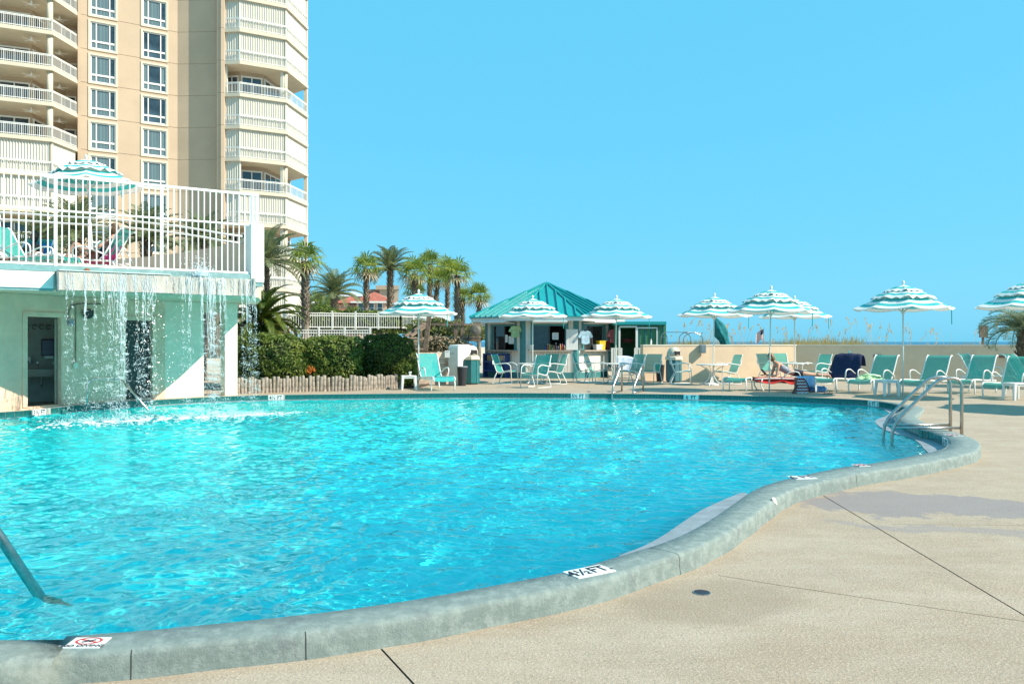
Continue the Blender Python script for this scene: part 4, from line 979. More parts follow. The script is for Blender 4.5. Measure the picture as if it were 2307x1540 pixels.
# hoop rack for beach carts behind the wall
rkk = thing('hoop_rack', 'thin metal hoop rack rising behind the wall', 'rack', Vector((X_(1535, 32.6), 32.6, 1.2)))
for px0, px1 in ((1489, 1503), (1530, 1556), (1540, 1583)):
    MB().tube(fillet([Q(px0, 786, 32.5), Q(px0, 757, 32.5), Q((px0+px1)/2, 747, 32.5), Q(px1, 757, 32.6), Q(px1, 786, 32.6)], .15), .018, 6).build('hoop', M['steel'], rkk, smooth=True, world=True)
MB().tube([Q(1496, 748, 32.5), Q(1550, 748, 32.5), Q(1583, 750, 32.6)], .016, 6).build('cross_tube', M['steel'], rkk, world=True)
MB().tube([Q(1489, 760, 32.5), Q(1503, 759, 32.5)], .014, 6).build('cross_tube', M['steel'], rkk, world=True)
nb_ = thing('notice_board', 'plain brown notice board standing behind the arching palm', 'sign', Vector((X_(2216, 33.5), 33.5, .2)))
MB().box((0, 0, 1.72), (.36, .04, .5)).build('board', M['wood_brown'], nb_); MB().box((0, .05, .8), (.08, .06, 1.6)).build('post', M['wood_brown'], nb_)
# small flag on a leaning staff
fg = thing('beach_flag', 'small american flag on a thin staff beyond the wall', 'flag', Vector((X_(1720, 36), 36, .4)))
MB().tube([Q(1721, 800, 36), Q(1720.5, 738, 36)], .012, 6).build('staff', M['wood_grey'], fg, world=True)
def flag_pt(u, v):                     # u along the fly, v down the hoist
    p = Vector((X_(1720, 36), 36, Z_(742, 36))); fly = Vector((-.32, .05, -.16)); drop = Vector((-.02, 0, -.42))
    return p+fly*u+drop*(v*(1+.1*u))+Vector((0, -.03*math.sin(u*7), .03*math.sin(u*5+v)))
for i in range(13):
    m = MB(); n_ = 8
    for j in range(n_):
        u0, u1 = j/n_, (j+1)/n_
        if i < 7 and u1 <= .42: continue
        m.quad(flag_pt(u0, i/13), flag_pt(u1, i/13), flag_pt(u1, (i+1)/13), flag_pt(u0, (i+1)/13))
    m.build('stripe', M['red'] if i % 2 == 0 else M['white_plastic'], fg, world=True, fixn=False)
m = MB()
for j in range(4): m.quad(flag_pt(j*.105, 0), flag_pt((j+1)*.105, 0), flag_pt((j+1)*.105, 7/13), flag_pt(j*.105, 7/13))
m.build('canton', M['navy'], fg, world=True, fixn=False)

# ------------------------------------------------------------------ timber steps, block wall, fences beyond the hedge
bwk = thing('timber_boardwalk', 'grey timber boardwalk with handrail behind the hedge', 'boardwalk', Vector((X_(1010, 33), 33, 0)))
M['sunny_wood'] = mat('sunlit_boards', (.42, .33, .25), .85, var=.2, scale=6)
for k in range(5): MB().box((X_(1022, 33), 32.6+.3*k, Z_(757, 33)-.03), (2.3, .28, .05)).build('plank', M['sunny_wood'], bwk, world=True)
MB().box((X_(1022, 33), 32.42, Z_(763, 33)-.03), (2.3, .06, .14)).build('edge_beam', M['wood_brown'], bwk, world=True)
for px, y0, y1 in ((1042, 723, 800), (947, 723, 770), (1027, 724, 765)):
    p = Q(px, y0, 32.38); MB().box((p.x, p.y, (p.z+Z_(y1, 32.38))/2), (.14, .14, p.z-Z_(y1, 32.38))).build('post', M['wood_brown'], bwk, world=True)
MB().bar(Q(958, 790, 31.2), Q(972, 665, 31.2), .17, .17).build('leaning_post', M['wood_brown'], bwk, world=True)
MB().bar(Q(955, 730, 32.3), Q(1046, 731, 32.3), .09, .07).build('handrail', M['wood_brown'], bwk, world=True)
MB().bar(Q(1042, 731, 32.3), Q(1092, 731, 32.6), .09, .07).build('handrail', M['wood_brown'], bwk, world=True)
MB().bar(Q(958, 728, 32.2), Q(912, 758, 31.0), .08, .1).build('stair_rail', M['wood_brown'], bwk, world=True)
MB().bar(Q(962, 733, 32.0), Q(925, 757, 30.8), .08, .1).build('stair_rail', M['wood_brown'], bwk, world=True)
for k in range(5): MB().box((X_(940, 31)-.15*k, 31.6-.25*k, Z_(764, 31.6)-.19*k), (1.0, .3, .05)).build('tread', M['sunny_wood'], bwk, world=True)
mw = MB()
for j in range(5):
    mw.tube([Q(1046, 738+j*5, 32.35), Q(1088, 738+j*5, 32.5)], .006, 4)
for j in range(8): mw.tube([Q(1048+j*5, 737, 32.35), Q(1048+j*5, 759, 32.35)], .006, 4)
mw.build('wire_mesh', M['steel'], bwk, world=True)
rw_ = thing('block_wall', 'tan concrete block retaining wall behind the hedge', 'wall', Vector((X_(880, 33), 33.1, 0)))
M['block'] = mat('tan_split_block', (.50, .37, .24), .95, var=.2, scale=5, bump=.6, bscale=25)
blk = None; rb = random.Random(2)
for r in range(7):
    for k in range(24):
        x = X_(645, 33.4)+(k+(r % 2)*.5)*.19*1.7; z = .28+.215*r
        if x > X_(990, 33.4): continue
        o = MB().box((0, 0, 0), (.315, .3, .205)).build('block', M['block'], rw_, bevel=.012) if blk is None else blk.copy()
        if blk is not None: COL.objects.link(o); o.parent = rw_
        blk = o if blk is None else blk
        o.location = Vector((x, 33.5+rb.uniform(-.02, .02), z))-rw_.location
def fence(nm, lab, pts, z0, z1, sp=.11, posts=2.0, r=.016):
    o = thing(nm, lab, 'fence', Vector((pts[0].x, pts[0].y, z0)))
    pk_ = MB(); rails = MB()
    for a, b_ in zip(pts[:-1], pts[1:]):
        L_ = (b_-a).length; k = int(L_/sp)
        for j in range(k): p = a.lerp(b_, j/k); pk_.box(p+Vector((0, 0, (z0+z1)/2)), (r*1.3, r*1.3, z1-z0))
        k = max(1, round(L_/posts))
        for j in range(k+1): p = a.lerp(b_, j/k); MB().box(p+Vector((0, 0, (z0+z1)/2+.03)), (.07, .07, z1-z0+.14)).build('post', M['white_metal'], o, world=True)
        for z in (z0+.06, z1-.02, z1-.13): MB().bar(a+Vector((0, 0, z)), b_+Vector((0, 0, z)), .04, .04).build('rail', M['white_metal'], o, world=True)
    p_ = pk_.build('pickets', M['white_metal'], o, world=True); p_['kind'] = 'stuff'
    return o
fence('metal_fence', 'long white picket fence on the block wall below the palms', [wp(640, 36.5), wp(903, 38.5), wp(1012, 42)], Z_(739, 37), Z_(704, 37), .105, 1.0)
fence('low_fence', 'lower white picket fence just behind the clipped hedge', [wp(660, 31.5), wp(834, 31.8)], Z_(772, 31.5), Z_(742, 31.5), .10, .95)
fence('far_fence', 'distant white picket fence at the dune path', [wp(985, 44), wp(1014, 46)], Z_(744, 44), Z_(714, 44), .13, .6)
# plank wall, stucco shower pier, bins
M['wood_plank'] = mat('bleached_plank', (.60, .47, .37), .85, var=.25, scale=5, bump=.4, bscale=40)
pw = thing('plank_wall', 'weathered horizontal plank retaining wall behind the turquoise lounger', 'wall', wp(998, 27.6))
for k in range(7):
    a, b_ = wp(930, 27.2), wp(1024, 28.0)
    zz = .02+.185*k
    if zz+.18 > 1.2: break
    MB().wall(a+Vector((0, rb.uniform(-.012, .012), 0)), b_+Vector((0, rb.uniform(-.012, .012), 0)), zz, zz+.178, .06).build('plank', M['wood_plank'], pw, world=True)
nt2 = thing('wall_sign', 'blank white sign on the plank wall', 'sign', wp(1008, 27.5)+Vector((0, -.06, .95)))
MB().box((0, 0, .12), (.17, .015, .24)).build('plate', M['ceramic'], nt2); MB().box((0, -.009, .2), (.1, .004, .02)).build('print_line', bpy.data.materials['grey_ink'], nt2)
sp_ = thing('shower_pier', 'white stucco shower pier with bulging rounded top', 'pier', wp(1033, 27.6), .55)
prof = [(-.13, 0), (-.13, 1.30), (-.08, 1.38), (.30, 1.40), (.36, 1.36), (.38, 1.15), (.30, 1.0), (.16, .93), (.08, .85), (.02, .0)]
m = MB(); n_ = len(prof)
m.add([(x, -.2, z) for x, z in prof]+[(x-.14, .25, z) for x, z in prof], [tuple(range(n_)), tuple(range(2*n_-1, n_-1, -1))]+[(i, (i+1) % n_, n_+(i+1) % n_, n_+i) for i in range(n_)])
m.build('stucco_body', M['white_stucco'], sp_, bevel=.012)
for k in range(2): MB().tube([(-.16-.02*k, .0+.15*k, 1.1), (-.26-.02*k, .0+.15*k, 1.08)], .02, 8).build('tap', M['steel'], sp_)
def bin_(lab, p, m_, s=1.0, face=0.0):
    o = thing('litter_bin', lab, 'bin', p, face)
    MB().lathe([(.27, .03), (.28, .06), (.28, .80), (.27, .82)], n=8, a0=math.pi/8).build('body', m_, o)
    for k in range(8):
        a = math.pi/8+k*math.pi/4; MB().box((.277*math.cos(a), .277*math.sin(a), .43), (.03, .03, .74), a).build('panel_rib', M['trim_teal'], o)
    MB().lathe([(.25, 0), (.25, .05)], n=8, a0=math.pi/8).build('base', M['black'], o)
    MB().lathe([(.31, .82), (.32, .84), (.32, .93), (.28, .95)], n=8, a0=math.pi/8).build('collar', M['cream_stucco'], o)
    dm = MB().lathe([(.27, .95), (.25, 1.1), (.19, 1.22), (.1, 1.29), (.0, 1.30)], n=20).build('dome_lid', mat('beige_resin', (.62, .56, .46), .5) if 'beige_resin' not in bpy.data.materials else bpy.data.materials['beige_resin'], o, smooth=True)
    MB().box((0, -.215, 1.07), (.24, .09, .16)).build('opening', M['dark'], dm, bevel=.03)
    o.scale = (s,)*3
    return o
M['bin_teal'] = mat('bin_teal', (.012, .16, .17), .45, var=.08)
M['bin_blue'] = mat('bin_slate_teal', (.06, .17, .21), .5, var=.08)
bin_('dark teal litter bin with pale dome lid by the shower pier', wp(1061, 28.2), M['bin_teal'], 1.05, .5)
bin_('slate teal litter bin with dome lid against the sunny wall', wp(1518, 29.6), M['bin_blue'], 1.0, .4)
for lab, px, d, h in (('small black waste bin beside the shower pier', 1041, 27.2, .62), ('small black waste bin against the end of the sunny wall', 1487, 30.2, .6)):
    o = thing('waste_basket', lab, 'bin', wp(px, d)); MB().lathe([(.13, 0), (.17, h), (.185, h), (.185, h+.03), (.15, h+.03), (.13, .05)], n=16).build('basket', M['black'], o); MB().lathe([(.188, h+.0), (.195, h+.035), (.18, h+.04)], n=16).build('rim', mat('grey_rim'+str(px), (.25, .27, .32), .5), o)

# ------------------------------------------------------------------ houses far behind
M['pink'] = mat('salmon_render', (.66, .42, .30), .9, var=.04)
M['red_tile'] = mat('red_tile_roof', (.42, .13, .09), .85, var=.15, scale=3)
M['grey_render'] = mat('grey_beige_render', (.46, .38, .30), .9, var=.04)
M['blue_roof'] = mat('pale_grey_roof', (.50, .52, .54), .6, var=.05)
def hip(m, x0, x1, y0, y1, z, h, ov=.4):
    x0 -= ov; x1 += ov; y0 -= ov; y1 += ov; k = (y1-y0)/2
    if x1-x0 < y1-y0: k = (x1-x0)/2
    a = [(x0, y0, z), (x1, y0, z), (x1, y1, z), (x0, y1, z)]
    if x1-x0 >= y1-y0: r = [(x0+k, (y0+y1)/2, z+h), (x1-k, (y0+y1)/2, z+h)]; f = [(0, 1, 5, 4), (1, 2, 5), (2, 3, 4, 5), (3, 0, 4), (3, 2, 1, 0)]
    else: r = [((x0+x1)/2, y0+k, z+h), ((x0+x1)/2, y1-k, z+h)]; f = [(0, 1, 4), (1, 2, 5, 4), (2, 3, 5), (3, 0, 4, 5), (3, 2, 1, 0)]
    m.add(a+r, f)
def win(p, w_, h, parent, arch=True):
    fr = MB().box(p, (w_+.16, .1, h+.2)).build('window', M['white_metal'], parent, world=True)
    MB().box(p+Vector((0, -.06, h*.26)), (w_, .05, h*.44)).build('pane', M['pane'], fr, world=True); MB().box(p+Vector((0, -.06, -h*.24)), (w_, .05, h*.44)).build('pane', M['pane'], fr, world=True)
D = 72.0
ph = thing('pink_house', 'salmon pink house with red hipped tile roof beyond the fence', 'house', Vector((X_(820, D), D, 0)))
MB().prism([wp(803, D), wp(872, D), wp(872, D+5), wp(803, D+5)], -.1, Z_(681, D)).build('wall', M['pink'], ph, world=True)
MB().prism([wp(752, D+1.5), wp(803, D+1.5), wp(803, D+6), wp(752, D+6)], -.1, Z_(683, D)).build('side_wall', M['pink'], ph, world=True)
m = MB(); hip(m, X_(803, D), X_(872, D), D, D+5, Z_(679, D), .95); m.build('roof', M['red_tile'], ph, world=True)
m = MB(); hip(m, X_(752, D), X_(808, D), D+1.5, D+6, Z_(681, D), .75); m.build('side_roof', M['red_tile'], ph, world=True)
m = MB().box(((X_(803, D)+X_(872, D))/2, D-.36, Z_(680, D)-.03), (X_(872, D)-X_(803, D)+.9, .1, .16)); m.build('eave_board', M['white_metal'], ph, world=True)
m = MB().add([wp(750, D-1)+Vector((0, 0, Z_(706, D))), wp(800, D-1)+Vector((0, 0, Z_(706, D))), wp(800, D+1.4)+Vector((0, 0, Z_(694, D))), wp(760, D+1.4)+Vector((0, 0, Z_(694, D)))], [(0, 1, 2, 3)]); m.build('porch_roof', M['red_tile'], ph, world=True)
for px, y in ((813, 694), (837, 694), (856, 694), (812, 735), (838, 735)): win(Q(px, y, D-.02), .40, .85 if y < 700 else .5, ph)
D = 105.0
gb = thing('grey_block', 'plain grey beige flat roofed block behind the pink house', 'building', Vector((X_(875, D), D, 0)))
MB().prism([wp(855, D), wp(898, D), wp(898, D+8), wp(855, D+8)], -.1, Z_(651, D)).build('wall', M['grey_render'], gb, world=True)
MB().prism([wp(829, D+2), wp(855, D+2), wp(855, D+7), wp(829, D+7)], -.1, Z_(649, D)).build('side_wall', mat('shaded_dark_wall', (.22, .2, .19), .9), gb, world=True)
MB().prism([wp(846, D-.3), wp(899, D-.3), wp(899, D+8), wp(846, D+8)], Z_(652, D), Z_(643, D)).build('roof_screen', M['grey_render'], gb, world=True)
wb_ = thing('pale_roofed_block', 'white building with pale grey sloping roof behind the palms', 'building', Vector((X_(790, 112), 112, 0)))
MB().prism([wp(754, 112), wp(816, 112), wp(816, 118), wp(754, 118)], -.1, Z_(668, 112)).build('wall', M['pane'], wb_, world=True)
m = MB(); hip(m, X_(754, 112), X_(822, 112), 112, 118, Z_(668, 112), .9); m.build('roof', M['blue_roof'], wb_, world=True)
bb_ = thing('glazed_house', 'pale blue house with dark glazing beside the tower', 'house', Vector((X_(722, 95), 95, 0)))
MB().prism([wp(693, 95), wp(764, 95), wp(764, 100), wp(693, 100)], -.1, Z_(683, 95)).build('wall', mat('pale_blue_render', (.55, .62, .66), .8), bb_, world=True)
m = MB(); hip(m, X_(693, 95), X_(764, 95), 95, 100, Z_(683, 95), .8); m.build('roof', M['blue_roof'], bb_, world=True)
for px in (702, 722, 745, 757): win(Q(px, 700, 94.95), .5, 1.2, bb_)
# ------------------------------------------------------------------ pool furniture
def strip(m, prof, x0, x1, nx=4, sag=0.0):          # cloth strip: prof = (y,z) list
    n_ = len(prof); base_ = []
    for y, z in prof:
        for i in range(nx+1):
            t_ = i/nx; base_.append((x0+(x1-x0)*t_, y, z-sag*4*t_*(1-t_)))
    m.add(base_, [(a*(nx+1)+b_, a*(nx+1)+b_+1, (a+1)*(nx+1)+b_+1, (a+1)*(nx+1)+b_) for a in range(n_-1) for b_ in range(nx)])
    return m
def sling_mat(name, col):                            # open weave: partly see-through
    m = mat(name, col, .8, var=.05, scale=20, bump=.3, bscale=300); t = m.node_tree
    tr = t.nodes.new('ShaderNodeBsdfTransparent'); mx = t.nodes.new('ShaderNodeMixShader'); mx.inputs[0].default_value = .88
    tl = t.nodes.new('ShaderNodeBsdfTranslucent'); tl.inputs[0].default_value = (*[c*1.2 for c in col], 1)
    m2 = t.nodes.new('ShaderNodeMixShader'); m2.inputs[0].default_value = .35
    t.links.new(t.nodes['Principled BSDF'].outputs[0], m2.inputs[1]); t.links.new(tl.outputs[0], m2.inputs[2])
    t.links.new(tr.outputs[0], mx.inputs[1]); t.links.new(m2.outputs[0], mx.inputs[2]); t.links.new(mx.outputs[0], t.nodes['Material Output'].inputs[0])
    return m
M['sling'] = sling_mat('teal_sling_mesh', (.06, .41, .36))
M['sling_bright'] = sling_mat('turquoise_sling_mesh', (.03, .52, .52))

def make_chair():
    t_ = thing('patio_chair', 'patio chair', 'chair')
    seat = [(-.27, .40), (-.25, .425), (-.1, .40), (.08, .365), (.17, .365)]
    back = [(.17, .365), (.21, .40), (.27, .55), (.33, .74), (.385, .90), (.40, .92)]
    strip(MB(), seat, -.26, .26, 4, .012).build('seat_sling', M['sling'], t_, smooth=True, fixn=False)
    strip(MB(), back, -.26, .26, 4, .0).build('back_sling', M['sling'], t_, smooth=True, fixn=False)
    for s in (-1, 1):
        MB().tube(catmull([(s*.27, y, z) for y, z in seat+back[1:]], .06), .014, 7).build('side_rail', M['white_metal'], t_, smooth=True)
        arm = fillet([(s*.30, -.30, .015), (s*.30, -.26, .60), (s*.31, -.1, .66), (s*.30, .33, .60), (s*.28, .335, .72)], .12, 5)
        MB().tube(arm, .0145, 7).build('arm_frame', M['white_metal'], t_, smooth=True)
        MB().tube(fillet([(s*.30, -.29, .015), (s*.30, .36, .015), (s*.29, .20, .36)], .07, 4), .0145, 7).build('leg', M['white_metal'], t_, smooth=True)
    for y, z in ((-.22, .40), (.15, .35)):
        MB().tube([(-.28, y, z-.02), (.28, y, z-.02)], .012, 6).build('stretcher', M['white_metal'], t_)
    return t_
def make_lounger(bright=False):
    t_ = thing('sun_lounger', 'sun lounger', 'lounger')
    sm_ = M['sling_bright'] if bright else M['sling']
    seat = [(-1.02, .27), (-1.0, .34), (-.93, .375), (-.6, .37), (-.2, .345), (.12, .335)]
    back = [(.12, .335), (.2, .41), (.32, .60), (.42, .78), (.50, .93), (.57, .995), (.64, .985)]
    strip(MB(), catmull([(y, z, 0) for y, z in seat], .06) and [(p.x, p.y) for p in catmull([(y, z, 0) for y, z in seat], .08)], -.29, .29, 4, .02).build('seat_sling', sm_, t_, smooth=True, fixn=False)
    strip(MB(), [(p.x, p.y) for p in catmull([(y, z, 0) for y, z in back], .08)], -.29, .29, 4, .0).build('back_sling', sm_, t_, smooth=True, fixn=False)
    for s in (-1, 1):
        MB().tube(catmull([(s*.305, y, z) for y, z in seat+[(.5, .32)]], .08), .02, 8).build('side_rail', M['white_metal'], t_, smooth=True)
        MB().tube(catmull([(s*.305, y, z) for y, z in back], .08), .018, 8).build('back_rail', M['white_metal'], t_, smooth=True)
        MB().tube(catmull([(s*.31, -.84, .36), (s*.335, -.9, .2), (s*.33, -.86, .0)], .05), .02, 8).build('leg', M['white_metal'], t_, smooth=True)
        MB().tube(catmull([(s*.31, .40, .33), (s*.33, .46, .18), (s*.34, .42, .0)], .05), .02, 8).build('leg', M['white_metal'], t_, smooth=True)
        MB().tube(fillet([(s*.325, -.36, .33), (s*.35, -.38, .60), (s*.35, -.12, .62), (s*.33, .30, .44)], .13, 5), .017, 8).build('arm', M['white_metal'], t_, smooth=True)
    for y, z in ((-.85, .35), (-.1, .31), (.45, .31)): MB().tube([(-.3, y, z-.03), (.3, y, z-.03)], .014, 6).build('cross_bar', M['white_metal'], t_)
    MB().tube([(-.2, .40, .72), (-.2, .62, .33)], .012, 6).build('back_strut', M['white_metal'], t_); MB().tube([(.2, .40, .72), (.2, .62, .33)], .012, 6).build('back_strut', M['white_metal'], t_)
    return t_
def make_ottoman():
    t_ = thing('sling_ottoman', 'ottoman', 'ottoman')
    prof = [(-.42, .30), (-.40, .37), (-.3, .40), (.25, .40), (.4, .38), (.43, .33)]
    strip(MB(), [(p.x, p.y) for p in catmull([(y, z, 0) for y, z in prof], .06)], -.32, .32, 4, .02).build('sling', M['sling'], t_, smooth=True, fixn=False)
    for s in (-1, 1):
        MB().tube(catmull([(s*.335, y, z) for y, z in prof], .06), .018, 8).build('side_rail', M['white_metal'], t_, smooth=True)
        for y in (-.33, .33): MB().tube([(s*.335, y, .38), (s*.35, y*1.12, 0)], .018, 8).build('leg', M['white_metal'], t_, smooth=True)
    MB().tube([(-.33, -.3, .36), (.33, -.3, .36)], .012, 6).build('cross_bar', M['white_metal'], t_)
    return t_
def make_side_table():
    t_ = thing('side_table', 'side table', 'side table')
    MB().box((0, 0, .425), (.46, .46, .035)).build('table_top', M['white_plastic'], t_, bevel=.012)
    m = MB()
    for s in (-1, 1): m.box((0, s*.2, .385), (.38, .02, .05)); m.box((s*.2, 0, .385), (.02, .38, .05))
    m.build('apron', M['white_plastic'], t_)
    for sx_ in (-1, 1):
        for sy in (-1, 1):
            a, b_ = Vector((sx_*.19, sy*.19, .41)), Vector((sx_*.215, sy*.215, 0)); w1, w0 = .035, .022
            vs = [a+Vector((i*w1, j*w1, 0)) for i, j in ((-1, -1), (1, -1), (1, 1), (-1, 1))]+[b_+Vector((i*w0, j*w0, 0)) for i, j in ((-1, -1), (1, -1), (1, 1), (-1, 1))]
            MB().add(vs, [(0, 1, 2, 3), (7, 6, 5, 4), (0, 1, 5, 4), (1, 2, 6, 5), (2, 3, 7, 6), (3, 0, 4, 7)]).build('leg', M['white_plastic'], t_)
    return t_
M['table_top'] = mat('pale_table_top', (.62, .62, .60), .4, var=.05, scale=6)
def make_table():
    t_ = thing('umbrella_table', 'umbrella table', 'table')
    MB().lathe([(.0, .685), (.50, .685), (.535, .695), (.535, .72), (.50, .725), (.0, .725)], n=32).build('table_top', M['table_top'], t_)
    MB().lathe([(.535, .690), (.545, .705), (.535, .722)], n=32).build('rim', M['white_metal'], t_)
    for k in range(4):
        a = math.pi/4+k*math.pi/2; c, s = math.cos(a), math.sin(a)
        pts = catmull([(c*.40, s*.40, .68), (c*.2, s*.2, .56), (c*.08, s*.08, .38), (c*.14, s*.14, .18), (c*.36, s*.36, .02), (c*.42, s*.42, .015)], .05)
        MB().tube(pts, .016, 7).build('leg', M['white_metal'], t_, smooth=True)
    MB().lathe([(.24, 0), (.24, .05), (.05, .09), (.04, .3)], n=18).build('umbrella_base', M['white_metal'], t_)
    return t_
# striped canopy: bands are separate strips of cloth running round each tier
M['stripe_white'] = sling_mat('white_canvas', (.80, .79, .76)); M['stripe_teal'] = sling_mat('teal_canvas', (.035, .47, .47))
for k in ('stripe_white', 'stripe_teal'):
    for n_ in M[k].node_tree.nodes:
        if n_.type == 'MIX_SHADER':
            n_.inputs[0].default_value = 1.0 if any(l.from_node.type == 'BSDF_TRANSPARENT' for l in n_.inputs[1].links) else .15
def make_umbrella():
    t_ = thing('market_umbrella', 'umbrella', 'umbrella')
    R_, ZE_ = 1.26, 2.42
    tiers = [(1.28, 0.0, .40, .40, 6, .06), (.84, .275, .22, .53, 5, .03), (.50, .46, .02, .63, 3, .02)]
    for ti, (r0, z0, r1, z1, nb, sag) in enumerate(tiers):
        mw_, mt_ = MB(), MB(); seg = 6
        def cp(a_i, f):                            # a_i in 0..8*seg, f from the hem inward
            k, q = divmod(a_i, seg); q /= seg
            a0, a1 = k*math.pi/4+.2, (k+1)*math.pi/4+.2
            r = r0+(r1-r0)*f
            p = Vector((math.cos(a0), math.sin(a0), 0)).lerp(Vector((math.cos(a1), math.sin(a1), 0)), q)*r
            bow = 4*q*(1-q)
            z = z0+(z1-z0)*(f**(1.12 if ti == 0 else .85))
            z -= sag*bow*(1-f)*.9+(.012*math.sin(q*25+k*3+ti)*(1-f) if ti else 0)
            if ti and f < .25: z += .035*math.sin(q*math.pi*5+k*1.7)*(1-f*4)
            return Vector((p.x, p.y, ZE_+z))
        for b_ in range(nb*2):
            m = mt_ if (b_//2) % 2 == 1 else mw_
            f0, f1 = b_/(nb*2), (b_+1)/(nb*2)
            n0 = 8*seg
            vs = [cp(i, f0) for i in range(n0)]+[cp(i, f1) for i in range(n0)]
            m.add(vs, [(i, (i+1) % n0, n0+(i+1) % n0, n0+i) for i in range(n0)])
        nm = ('canopy', 'vent_tier', 'top_tier')[ti]
        ob = mw_.build(nm, M['stripe_white'], t_, smooth=True, fixn=False)
        mt_.build('teal_bands', M['stripe_teal'], ob, smooth=True, fixn=False)
        if ti == 0:                                # short valance
            m = MB(); n0 = 8*seg; vs = [cp(i, 0) for i in range(n0)]+[cp(i, 0)*1.0-Vector((0, 0, .022)) for i in range(n0)]
            m.add(vs, [(i, (i+1) % n0, n0+(i+1) % n0, n0+i) for i in range(n0)]).build('valance', M['stripe_white'], ob, smooth=True, fixn=False)
    MB().tube([(0, 0, 0), (0, 0, ZE_+.66)], .02, 10).build('pole', M['white_metal'], t_, smooth=True)
    MB().lathe([(.0, 0), (.025, .0), (.03, .04), (.045, .07), (.03, .11), (.0, .13)], (0, 0, ZE_+.63), 12).build('finial', M['white_metal'], t_, smooth=True)
    MB().lathe([(.03, 0), (.05, .02), (.05, .08), (.03, .1)], (0, 0, ZE_-.16), 10).build('hub', M['white_metal'], t_)
    for k in range(8):
        a = k*math.pi/4+.2; c, s = math.cos(a), math.sin(a)
        MB().tube([(c*R_*.98, s*R_*.98, ZE_-.012), (c*.5, s*.5, ZE_+.34), (c*.04, s*.04, ZE_+.5)], .009, 5).build('rib', M['white_metal'], t_)
        MB().tube([(c*.04, s*.04, ZE_-.1), (c*.52, s*.52, ZE_+.30)], .008, 5).build('strut', M['white_metal'], t_)
    MB().tube([(.9, -.75, ZE_+.02), (.9, -.76, ZE_-.45)], .012, 5).build('tie_strap', M['stripe_teal'], t_)
    return t_

PROTO = {}
def put(kind, maker, loc, rz, label, group, sc=None):
    if kind not in PROTO: PROTO[kind] = o = maker()
    else: o = copy_tree(PROTO[kind])
    place(o, loc, rz, label, sc); o['group'] = group
    return o
def on_deck(px, d): p = wp(px, d); p.z = zdeck(p.x, p.y); return p
R = math.radians
# umbrellas  (column, distance, turn, tilt)
for px, d, rz, lab, tilt in (
    (943, 25.6, .1, 'striped teal umbrella over the turquoise lounger by the hedge', .0),
    (1200, 28.8, .3, 'striped teal umbrella standing in front of the kiosk front window', .0),
    (1386, 28.8, .45, 'striped teal umbrella in front of the kiosk right window and shed', .02),
    (1606, 27.6, .2, 'striped teal umbrella in front of the folded solid teal umbrella', .02),
    (1733, 23.9, .35, 'striped teal umbrella beside the reader on the red towel', .022),
    (1790, 29.2, .15, 'striped teal umbrella at the corner of the wall', .0),
    (2034, 21.9, .3, 'striped teal umbrella between the loungers against the shaded wall', .004),
    (2318, 20.6, .5, 'striped teal umbrella above the arching palm', .0)):
    o = put('umb', make_umbrella, on_deck(px, d), rz, lab, 'striped umbrellas round the pool')
    o.rotation_euler = (0, tilt, rz)
put('umb', make_umbrella, on_deck(2600, 17.3), .3, 'striped teal umbrella at the open end of the lounger row', 'striped umbrellas round the pool')
ut = put('umb', make_umbrella, Vector((X_(213, 19.8), 19.8, 2.95)), .25, 'striped teal umbrella on the upper terrace behind the picket fence', 'striped umbrellas round the pool')
ut.rotation_euler = (0, -.06, .25)
for px, d, lab in ((1200, 28.8, 'round umbrella table before the kiosk front window'), (1385, 28.8, 'round umbrella table before the shed gates'),
                   (1604, 27.6, 'round umbrella table by the utility box wall'), (1789, 29.2, 'round umbrella table in the wall corner')):
    put('table', make_table, on_deck(px, d), .3, lab, 'umbrella tables')
# chairs: rz 0 faces the camera, +90 deg faces the sea side (right)
for px, d, rz, lab in (
    (1140, 28.4, 70, 'chair at the kiosk front table turned from the leaflet rack'),
    (1206, 26.0, -40, 'chair pulled out to the pool edge from the kiosk front table'),
    (1246, 28.0, -75, 'chair on the shed side of the kiosk front table'),
    (1230, 30.0, -150, 'chair tucked between the front table and the kiosk'),
    (1318, 29.6, 75, 'outer of the chairs side by side below the blue shirt'),
    (1345, 29.2, 70, 'inner of the chairs side by side next to the shed table'),
    (1420, 28.6, -60, 'chair facing the shed table from the gate'),
    (1462, 28.8, -35, 'chair by the small black bin at the wall end'),
    (1535, 28.3, 82, 'chair seen side on before the slate litter bin'),
    (1637, 28.0, -80, 'chair seen side on behind the empty ottoman'),
    (1738, 29.6, 35, 'chair behind the reader with its back to the sunny wall'),
    (1768, 30.4, 10, 'chair squeezed between the corner table and the wall'),
    (1838, 28.4, -70, 'chair at the corner table beside the navy towel')):
    put('chair', make_chair, on_deck(px, d), R(rz), 'white framed teal sling '+lab, 'sling patio chairs', 1.14)
put('loungerb', lambda: make_lounger(True), on_deck(975, 25.3), R(24), 'bright turquoise sling lounger in front of the plank wall', 'sling sun loungers', 1.12)
for px, d, rz, lab in (
    (1892, 24.4, -48, 'teal sling lounger with a navy towel over its back'),
    (1976, 23.6, -50, 'teal sling lounger holding a green and white float'),
    (2094, 23.2, -52, 'teal sling lounger on the far side of the steel step rails'),
    (2198, 23.6, -52, 'teal sling lounger overlapping the one turned away beside it'),
    (2215, 26.0, 35, 'teal sling lounger turned the other way behind its neighbour'),
    (2282, 21.6, -52, 'teal sling lounger beside the last side table'),
    (2318, 25.6, 30, 'teal sling lounger under the arching palm')):
    put('lounger', make_lounger, on_deck(px, d), R(rz), lab, 'sling sun loungers', 1.1)
put('ott', make_ottoman, on_deck(1662, 24.4), R(-30), 'empty teal sling ottoman in front of the utility box table', 'ottoman')
